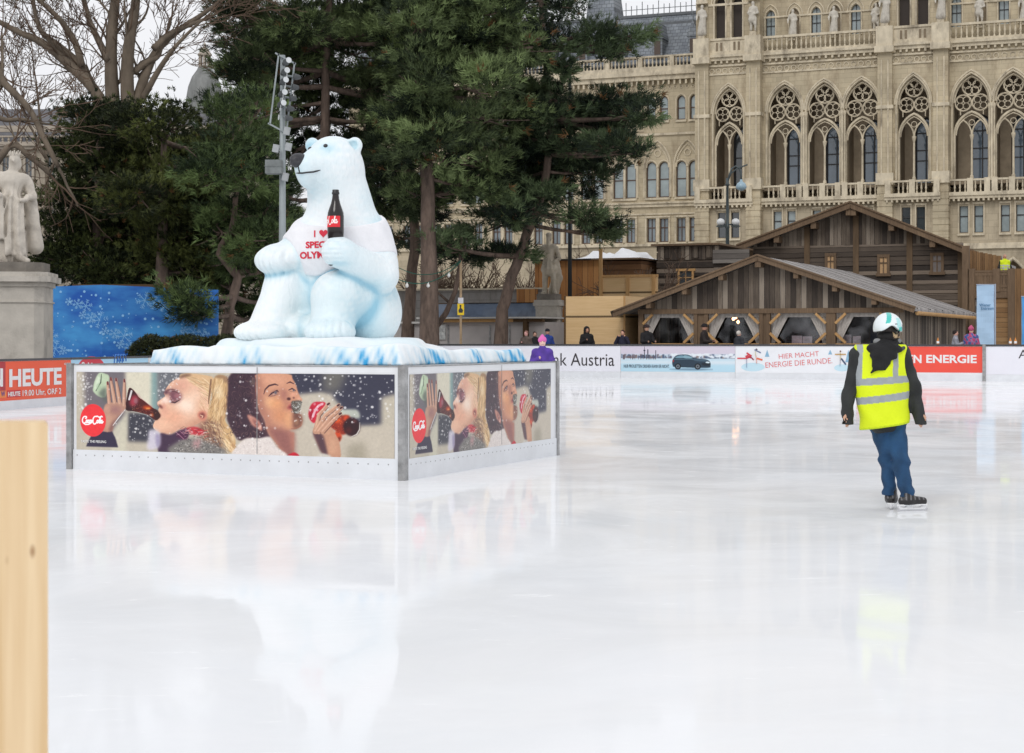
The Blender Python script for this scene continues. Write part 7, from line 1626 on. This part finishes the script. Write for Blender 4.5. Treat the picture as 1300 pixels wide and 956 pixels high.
def shrub(label, px, D, h, wpx, n, seed, z0=GZ):
    R = random.Random(seed); t = thing('bare_shrub', label, 'shrub', (PX(px, D), D, z0), 0, 'leafless brown shrubs behind the stalls'); a = MB(); b_ = MB(); k = D/F
    for i in range(n):
        x = R.uniform(-1, 1)*wpx*k*.45; a_ = Vector((x*.6, R.uniform(-1,1), 0)); grow(a, a_, Vector((x*.05, R.uniform(-.2,.2), 1)), h*.42, .06, 4, R, b_, .5, .016)
    a.v and a.build('stems', TWIG, t); b_.build('twigs', TWIG, t)
shrub('tangled leafless shrub showing between the two right-hand pine trunks', 590, 93, 5.4, 70, 8, 41)
shrub('brown leafless shrub above the stall left of the wooden post', 545, 95, 4.8, 50, 6, 42)
shrub('tangled leafless shrub right of the black mast above the snowy roof', 770, 96, 5.6, 60, 8, 43)
shrub('brown leafless shrub touching the dark log cabin', 812, 88, 4.9, 40, 6, 44)
shrub('thin leafless shrub behind the small statue', 668, 96, 5.2, 40, 5, 45)
# young dark tree stems near the sign post
t = thing('bare_sapling', 'thin dark leaning stem between the pine trunk and the sign post', 'tree', (PX(550, 75.5), 75.5, GZ)); m_ = MB()
def q_(p, y): return Vector((PX(p, 75.5)-t.location.x, 0, PZ(y, 75.5)-GZ))
m_.tube([q_(548,440), q_(553,415), q_(566,398), (q_(578,370)), q_(583,340), q_(586,300)], [.17,.16,.13,.11,.08,.05], 8); m_.build('trunk', BARK, t, True); m_ = MB(); m_.tube([q_(571,385), q_(560,375), q_(552,368), q_(545,356)], [.06,.05,.04,.02], 6); m_.tube([q_(583,340), q_(590,320), q_(592,300)], [.05,.04,.02], 6); m_.build('limbs', BARK, t, True)
# ---------------------------------------------------------------- people
def zc(V, base, *ops):
    c = np.tile(np.array(base), (len(V), 1))
    for mask, col in ops: c[mask] = col
    return c
SKIN = mat('skin', (1,1,1), .5, attr=True)
CLOTH = mat('cloth_painted', (1,1,1), .85, attr=True, bump=.4, bscale=40)
sx = lambda zx: (zx-322)/471
sz = lambda zy: (883-zy)/471
SK = thing('person', 'skater in white and mint helmet, yellow reflective vest, black jacket and jeans, seen from behind', 'person', (PX(1127.7, 15.7), 15.7, 0)); SK.scale = (1.012,)*3
LA = [(-.275,.0,1.37), (-.355,.0,1.03), (-.372,-.06,.76)]; RA = [(.135,.0,1.38), (.232,.0,1.08), (.290,-.05,.76)]
LL = [(-.07,.02,.78), (.012,.06,.44), (.052,.12,.15)]; RL = [(.075,.0,.78), (.098,-.03,.46), (.165,-.06,.14)]
LW_, RW_ = (-.368,-.04,.90), (.268,-.035,.90)
def hand(w, sg):
    w = np.array(w); o = [rc(w, w+(0,-.01,-.07), .024, .032), rc(w+(0,-.01,-.05), w+(0,-.02,-.085), .03, .028)]
    for i, (dx, L_) in enumerate(((-.026,.062),(-.009,.072),(.009,.068),(.025,.052))):
        a = w+(dx*.4, dx*.9-.01, -.085); b = a+(dx*.2, -.008, -L_*.55); c = b+(-sg*.012, -.01, -L_*.45); o += [rc(a, b, .0095, .009), rc(b, c, .009, .0075)]
    a = w+(-sg*.02, -.03, -.04); b = a+(-sg*.02, -.02, -.03); o += [rc(a, b, .012, .01), rc(b, b+np.array((0,-.005,-.025)), .01, .008)]
    return [(q, .012) for q in o]
body = [el((0,.02,1.62), (.078,.095,.115)), rc((-.03,.0,1.44), (0,.01,1.56), .055, .055), rc((-.2,0,1.39), (.08,0,1.40), .06), el((-.07,0,1.2), (.17,.11,.28)), el((-.0,0,.86), (.12,.09,.12)),
        rc((.0,.11,1.60),(.0,.125,1.585),.018,.012), rc(LA[0], LA[1], .05, .04), rc(LA[1], LW_, .04, .028), rc(RA[0], RA[1], .05, .04), rc(RA[1], RW_, .04, .028),
        rc(LL[0], LL[1], .062, .045), rc(LL[1], LL[2], .045, .026), rc(RL[0], RL[1], .07, .05), rc(RL[1], RL[2], .05, .026), rc(LL[2], (.058,.14,.09), .026, .025), rc(RL[2], (.18,-.05,.09), .026, .025)]+hand(LW_, 1)+hand(RW_, -1)
sculpt('body', body, .011, .05, SKIN, SK, lambda V: zc(V, rgb(206,160,134), ((V[:, 2] > 1.5) & (V[:, 1] < .07), rgb(44,34,28))))
# jeans with stacked creases
def jeans_mod(p, d):
    x, y, z = p[..., 0], p[..., 1], p[..., 2]
    cr = .010*np.sin(z*62+x*18+3*np.sin(x*14+y*9))*np.clip((.34-z)/.2, 0, 1)+.012*np.sin(z*44+x*26)*np.exp(-((z-.45)/.07)**2)+.005*vnoise(p, 30)+.006*np.sin(z*30-x*50)*np.exp(-((z-.68)/.08)**2)
    return np.maximum(np.maximum(d+cr, .125-z), z-.86)
sculpt('jeans', [rc((-.085,.02,.82), LL[1], .100, .066), rc(LL[1], (.040,.13,.10), .064, .056), rc((.055,.0,.82), RL[1], .100, .071), rc(RL[1], (.165,-.055,.10), .071, .062), el((-.01,.01,.82), (.175,.13,.1))], .010, .04,
       CLOTH, SK, lambda V: np.clip(np.array(rgb(30,68,104))*(1+.5*vnoise(V, 17, 2)[:, None]*.5+.35*vnoise(V*np.array((1,1,.3)), 60, 4)[:, None]*.4), 0, 1), jeans_mod)
def jacket_mod(p, d):
    z = p[..., 2]; x = p[..., 0]
    arm = (np.minimum(np.abs(x+.37), np.abs(x-.285)) < .10) & (z < .86) & ((x < -.25) | (x > .21))
    hol = np.minimum(sd_prim(p, rc((-.366,-.03,.86), (-.374,-.065,.70), .036)), sd_prim(p, rc((.275,-.03,.86), (.292,-.055,.70), .036)))
    d = np.where(arm, np.maximum(np.maximum(d, .765-z), -hol), d)
    return d+.0035*np.sin(z*58+x*22+2.5*np.sin(x*9))*(.5+.5*np.sin(z*11+x*5))+.005*vnoise(p, 21, 4)+.003*vnoise(p, 44)
JK = [rc((-.235,0,1.40), (.085,0,1.41), .085), el((-.07,0,1.18), (.215,.14,.30)), el((-.02,0,.90), (.205,.15,.24)),
      rc(LA[0], LA[1], .068, .054), rc(LA[1], (-.374,-.065,.70), .054, .052), rc(RA[0], RA[1], .068, .055), rc(RA[1], (.292,-.055,.70), .055, .052)]
sculpt('jacket', JK, .011, .05, CLOTH, SK, lambda V: np.clip(np.array(rgb(44,46,46))*(1+.3*vnoise(V, 25, 1)[:, None]), 0, 1), lambda p, d: np.maximum(np.maximum(jacket_mod(p, d), (.70+.16*p[..., 0])-p[..., 2]), p[..., 2]-1.52))
def vest_mod(p, d):
    x, y, z = p[..., 0], p[..., 1], p[..., 2]
    d = d+.004*np.sin(x*30+z*14+2*np.sin(z*7))+.005*vnoise(p, 20, 3)+.004*np.sin(z*26-x*22)*np.clip(1.15-z, 0, .3)*3
    ah = np.minimum(np.hypot((x-.21)/.085, (z-1.31)/.17), np.hypot((x+.375)/.085, (z-1.30)/.17))-1
    return np.maximum(np.maximum(np.maximum(d, .745+.15*(x+.05)-z), z-1.475), -ah*.08)
def vest_col(V):
    x, y, z = V.T; Y = np.array(rgb(222,240,14)); G = np.array(rgb(158,164,166))
    c = np.clip(np.tile(Y, (len(V), 1))*(1+.05*vnoise(V, 9)[:, None]), 0, 1)
    b1 = np.abs(z-(1.155+.07*(x+.07)-.6*(x+.07)**2*0)) < .031; b2 = np.abs(z-(1.0+.13*(x+.06))) < .032
    st = ((np.abs(x-.035-.03*(z-1.3)) < .026) | (np.abs(x+.275-.05*(z-1.3)) < .024)) & (z > 1.15)
    g = G*(1+.12*np.sin(x*900)[:, None]*0+.06*vnoise(V, 60)[:, None]); m_ = b1 | b2 | st; c[m_] = g[m_]
    ed = z < .762+.15*(x+.05); c[ed] = np.array(rgb(196,218,10)); return c
sculpt('hi_vis_vest', [rc((-.225,0,1.405), (.085,0,1.415), .088), el((-.07,0,1.18), (.25,.17,.40)), el((-.035,.0,.84), (.222,.172,.50))], .0065, .06, mat('vest_fabric', (1,1,1), .7, attr=True, bump=.2, bscale=60), SK, vest_col, vest_mod)
# hood lying on the back, collar and patterned scarf, hair
sculpt('hood', [el((-.06,-.10,1.435), (.165,.09,.062)), (el((-.07,-.15,1.385), (.125,.055,.07)), .02), (el((-.10,-.165,1.325), (.085,.045,.085)), .03), (rc((-.10,-.18,1.30), (-.19,-.17,1.225), .035, .012), .03), rc((-.02,-.06,1.47),(.10,-.02,1.47),.045,.03), el((-.02,-.02,1.49), (.10,.10,.05))], .009, .04, CLOTH, SK,
       lambda V: np.clip(np.tile(np.array(rgb(24,24,26)), (len(V), 1))*(1+.25*vnoise(V, 40)[:, None]), 0, 1), lambda p, d: d+.009*np.abs(np.sin(p[..., 0]*11+p[..., 2]*34+1.2*np.sin(p[..., 0]*13)))-.003+.002*vnoise(p, 50))
sculpt('drawcord_tab', [rc((.07,-.12,1.42),(.115,-.10,1.445),.016)], .006, .02, CLOTH, SK, lambda V: zc(V, rgb(70,74,76)))
sculpt('collar', [rc((-.11,-.035,1.50), (-.02,-.08,1.512), .022), rc((-.02,-.08,1.512), (.08,-.03,1.505), .022), rc((.08,-.03,1.505),(.08,.06,1.5),.022), rc((-.11,-.035,1.5),(-.1,.06,1.5),.022)], .008, .03, CLOTH, SK, lambda V: zc(V, rgb(140,142,144)))
def leo(V):
    n = vnoise(V, 75, 3)+vnoise(V, 110, 5); c = np.tile(np.array(rgb(186,160,122)), (len(V), 1)); c[n > -.1] = rgb(36,28,26); c[(V[:, 0] < .02) | (V[:, 2] < 1.53)] = rgb(22,20,20); return c
sculpt('scarf', [el((.0,-.01,1.545), (.098,.10,.05)), el((-.01,-.06,1.535), (.075,.05,.045))], .008, .03, CLOTH, SK, leo)
def helm_mod(p, d):
    x, y, z = p[..., 0], p[..., 1], p[..., 2]
    low = (1.585+.25*np.clip(y+.02, -.2, .3)*.0+.10*np.clip(-x+.02, 0, .2)*0+.055*np.exp(-((x+.0)/.06)**2)*(y < 0))-z
    d = np.maximum(d, low); inner = -(np.linalg.norm((p-np.array((0,.02,1.625)))/np.array((.098,.118,.118)), axis=-1)-1)*.1
    v = np.minimum(np.abs(x+.035), np.abs(x-.045)); return np.maximum(d, inner)+.004*np.exp(-(v/.009)**2)*np.exp(-((z-1.70)/.03)**2)
def helm_col(V):
    x, y, z = V.T; c = np.tile(np.array(rgb(232,240,242)), (len(V), 1)); teal = np.array(rgb(70,196,186)); pale = np.array(rgb(176,228,228))
    c[(np.abs(x+.022-.35*(z-1.7)) < .020) & (z > 1.66)] = teal; c[(x > .045) & (x < .085) & (z > 1.62) & (z < 1.71)] = pale; c[(x > .062) & (z < 1.625+.2*(x-.06))] = teal; c[(x > .095) & (z > 1.595) & (z < 1.65)] = rgb(24,26,28)
    c[(z < 1.592)] = rgb(60,70,74); c[(np.hypot(x-.035, (z-1.655)*2.4) < .012) & (y < 0)] = rgb(40,46,48); return c
sculpt('helmet', [el((0,.02,1.635), (.124,.142,.124)), rc((0,-.06,1.62), (0,.10,1.62), .112)], .0065, .03, mat('helmet_shell', (1,1,1), .3, attr=True, coat=.3), SK, helm_col, helm_mod, pad=.03)
m = MB(); m.tube([(-.095,.0,1.59), (-.07,.06,1.52), (0,.09,1.50), (.07,.06,1.52), (.095,0,1.59)], .008, 5); m.build('chin_strap', mat('strap_black', (.03,.03,.03), .7), SK)
# skates
for nm, a, dv, z0 in (('ice_skate', (.055,.13,.0), (.25,.97), .0), ('ice_skate', (.160,-.06,.0), (.96,.28), .0)):
    s_ = sculpt(nm, [rc((a[0], a[1], .17), (a[0], a[1], .10), .052, .05), rc((a[0], a[1], .095), (a[0]+dv[0]*.15, a[1]+dv[1]*.15, .085), .048, .036), rc((a[0]-dv[0]*.05, a[1]-dv[1]*.05, .09), (a[0], a[1], .09), .04, .045)], .007, .03, mat('boot_black', (1,1,1), .45, attr=True), SK,
        lambda V: zc(V, rgb(34,32,32), ((np.sin(V[:, 0]*150) > .75) & (V[:, 2] > .1), rgb(110,108,110)), (V[:, 2] < .058, rgb(232,234,236))), lambda p, d: np.maximum(d, .05-p[..., 2]))
    m = MB(Matrix.Translation((a[0], a[1], 0)) @ Matrix.Rotation(math.atan2(dv[1], dv[0]), 4, 'Z'))
    m.prism([(-.10,.05),(-.085,.018),(.165,.018),(.185,.05),(.15,.052),(.11,.030),(.05,.030),(.02,.052),(-.01,.052),(-.03,.032),(-.06,.032),(-.075,.052)], -.012, .012); m.box(-.09, .175, -.030, .030, .0505, .062); m.build('blade_holder', mat('white_plastic', (.8,.8,.81), .35), s_)
    m = MB(m.M); m.prism([(-.105,.022),(-.105,.004),(-.08,0),(.165,0),(.195,.014),(.195,.024)], -.003, .003); m.build('blade', mat('blade_steel', (.6,.6,.62), .2, metal=1.), s_)

def spectator(px, ytop, D, label, yaw=0, jacket=(30,30,34), legs=(36,38,46), head='hair', headc=(60,44,34), skin=(214,168,142), arms='rail', z0=GZ, group=None, H=None, extra=None):
    X = PX(px, D); H = H or (PZ(ytop, D)-z0)
    t = thing('person', label, 'person', (X, D, z0), yaw); s = H/1.75
    up = dict(rail=([(-.2,0,1.36),(-.27,-.1,1.12),(-.16,-.36,1.12)], [(.2,0,1.36),(.27,-.1,1.12),(.16,-.36,1.12)]), down=([(-.2,0,1.36),(-.27,.0,1.1),(-.26,-.08,.86)], [(.2,0,1.36),(.27,.0,1.1),(.26,-.08,.86)]),
              cup=([(-.2,0,1.36),(-.27,-.05,1.12),(-.10,-.28,1.24)], [(.2,0,1.36),(.27,.0,1.1),(.24,-.1,.9)]), face=([(-.2,0,1.36),(-.29,-.12,1.2),(-.13,-.2,1.5)], [(.2,0,1.36),(.29,-.12,1.2),(.13,-.2,1.5)]),
              wide=([(-.2,0,1.36),(-.36,-.05,1.22),(-.5,-.12,1.12)], [(.2,0,1.36),(.42,-.05,1.28),(.62,-.08,1.36)]))[arms]
    b = [el((0,-.01,1.62), (.08,.095,.115)), (rc((0,-.105,1.60), (0,-.115,1.585), .016, .012), .02), rc((0,.0,1.44), (0,0,1.56), .055, .05), rc((-.15,0,1.38), (.15,0,1.38), .07), el((0,0,1.15), (.16,.11,.3)), el((0,0,.92), (.155,.11,.14))]
    for L_ in up: b += [rc(L_[0], L_[1], .045, .038), rc(L_[1], L_[2], .038, .026), (el(L_[2], (.032,.04,.045)), .02)]
    for sg in (-1, 1): b += [rc((sg*.09,0,.88), (sg*.1,-.02,.47), .08, .055), rc((sg*.1,-.02,.47), (sg*.11,.02,.08), .055, .038), rc((sg*.11,0,.05), (sg*.12,-.15,.04), .04, .035)]
    def bc_(V):
        eyes = ((np.hypot(np.abs(V[:, 0])-.032, V[:, 2]-1.635) < .011) & (V[:, 1] < -.07)); mouth = (np.abs(V[:, 2]-1.565) < .007) & (np.abs(V[:, 0]) < .025) & (V[:, 1] < -.08)
        return zc(V, rgb(*skin), (eyes, rgb(50,38,34)), (mouth, rgb(150,80,76)), (V[:, 2] < 1.44, rgb(*[int(q*.9) for q in skin])))
    o = sculpt('body', b, .02, .05, SKIN, t, bc_); o.scale = (s,)*3
    j = [rc((-.16,0,1.38), (.16,0,1.38), .095), el((0,0,1.15), (.21,.16,.32)), el((0,0,.90), (.205,.165,.2)), rc((0,0,1.42), (0,0,1.50), .085, .078)]
    for L_ in up: e = np.array(L_[2]); e2 = np.array(L_[1]); j += [rc(L_[0], L_[1], .075, .062), rc(L_[1], e+(e2-e)*.1, .062, .048)]
    def jc(V):
        c = np.tile(np.array(rgb(*jacket)), (len(V), 1))*(1+.22*vnoise(V, 22)[:, None]); c = np.clip(c, 0, 1); 
        if extra == 'vest':
            m_ = (np.abs(V[:, 0]) < .235) & (V[:, 2] > .9); c[m_] = rgb(214,232,30); g = m_ & ((np.abs(V[:, 2]-1.08) < .03) | (np.abs(V[:, 2]-1.2) < .03) | (np.abs(np.abs(V[:, 0])-.1) < .025)); c[g & (V[:, 2] < 1.25)] = rgb(190,196,180)
        if extra == 'pack':
            n_ = vnoise(V, 30, 2); c[n_ > .2] = rgb(60,90,150); c[n_ < -.3] = rgb(180,70,110)
        return c
    o = sculpt('jacket', j, .02, .05, CLOTH, t, jc, lambda p, d: np.maximum(d+.007*vnoise(p, 24), .78-p[..., 2])); o.scale = (s,)*3
    tr = []
    for sg in (-1, 1): tr += [rc((sg*.09,0,.9), (sg*.1,-.02,.47), .10, .078), rc((sg*.1,-.02,.47), (sg*.11,.02,.12), .078, .066)]
    o = sculpt('trousers', tr, .022, .04, CLOTH, t, lambda V: zc(V, rgb(*legs))); o.scale = (s,)*3
    for sg in (-1, 1): o = sculpt('shoe', [rc((sg*.11,.04,.055), (sg*.12,-.14,.045), .055, .045)], .02, .02, CLOTH, t, lambda V: zc(V, rgb(30,28,28))); o.scale = (s,)*3
    hp = dict(hair=[el((0,.015,1.655), (.095,.105,.105))], hood=[el((0,.02,1.64), (.125,.135,.145)), rc((0,.04,1.5), (0,.02,1.55), .12, .12)], hat=[el((0,0,1.70), (.10,.115,.085)), rc((0,-.1,1.685),(0,-.13,1.68),.03,.02)], cap=[el((0,.0,1.70), (.098,.11,.075)), el((0,0,1.672), (.15,.16,.02))],
              beanie=[el((0,.01,1.68), (.108,.12,.10)), el((0,0,1.785), .04)], bald=[el((0,.03,1.63), (.084,.09,.08))])[head]
    front = -.055 if head in ('hair', 'bald') else -.075
    def hm_(p, d):
        fc = np.maximum(np.maximum(-.03-p[..., 1] if False else (p[..., 1]*-1+front), p[..., 2]-1.685), -1e9)
        if head in ('hair', 'bald', 'hood'): d = np.maximum(d, -(np.hypot(p[..., 0]/.078, (p[..., 2]-1.60)/.095)-1)*.08*(p[..., 1] < -.02)-10*(p[..., 1] >= -.02))
        return d+.005*vnoise(p, 45)
    o = sculpt({'hair': 'hair', 'hood': 'hood', 'hat': 'hat', 'cap': 'hat', 'beanie': 'hat', 'bald': 'hair'}[head], hp, .017, .03, CLOTH, t, lambda V: zc(V, rgb(*headc)), hm_); o.scale = (s,)*3
    return t
def fD(p, base=74.0): u = (p-650)/F; return base/(1+.42*u)
spectator(688.5, 428, 40, 'small skater in purple jacket and pink hat behind the sculpture enclosure', .1, (84,58,148), (60,50,90), 'beanie', (222,110,180), (230,190,176), 'cup', 0)
spectator(745, 415, fD(745), 'person in black hooded coat holding a cup in front of the plywood kiosk', .3, (26,24,26), (30,30,34), 'hood', (24,22,24), (196,146,120), 'cup')
spectator(790.5, 419, fD(790), 'woman with dark hair raising both hands to her face at the first hut opening', -.3, (38,38,58), (40,40,50), 'hair', (62,40,34), (216,164,140), 'face')
spectator(821, 412.5, fD(821), 'man in dark cap and black coat leaning on the rail beside the woman', .5, (30,29,32), (36,36,40), 'cap', (46,32,34), (206,160,136), 'rail')
spectator(894, 411.5, fD(894), 'man in black cap standing sideways in front of the post between hut openings', 1.2, (44,36,34), (40,36,36), 'cap', (22,20,22), (190,140,118), 'rail')
spectator(938, 420, fD(938, 74.8), 'white-haired person in dark grey jacket at the second hut opening', 2.2, (52,54,60), (40,40,46), 'hair', (214,206,198), (226,182,164), 'down')
spectator(1213, 419, fD(1213), 'person with dark hair and grey sleeves beside the hut side wall', 1.4, (150,150,158), (40,40,48), 'hair', (38,28,26), (210,160,140), 'cup')
spectator(1233, 415, fD(1233), 'person in pink bobble hat with colourful patterned jacket next to the blue banner', 2.6, (150,110,150), (60,50,90), 'beanie', (186,84,120), (220,170,150), 'down', extra='pack')
spectator(1275.6, 322, 86.7, 'bald steward in yellow reflective vest on the timber balcony', 0, (34,34,38), (40,40,44), 'bald', (150,110,90), (190,140,118), 'down', z0=PZ(322.6, 86.7)-1.84, extra='vest', H=1.84)
spectator(695, 418, fD(695, 75.2), 'person in blue jacket and dark hat in front of the small statue pedestal', .4, (40,66,140), (40,44,70), 'hat', (30,28,40), (200,150,130), 'down')
spectator(668, 420, fD(668, 75), 'person with pinkish face and brown jacket at the stall right of the leaning pine', -.4, (96,84,78), (60,54,54), 'hair', (150,110,100), (234,176,168), 'cup')
spectator(679, 421, fD(679, 76), 'person in black coat at the stall corner left of the statue pedestal', .2, (34,34,36), (34,34,38), 'hair', (46,36,32), (206,160,140), 'down')
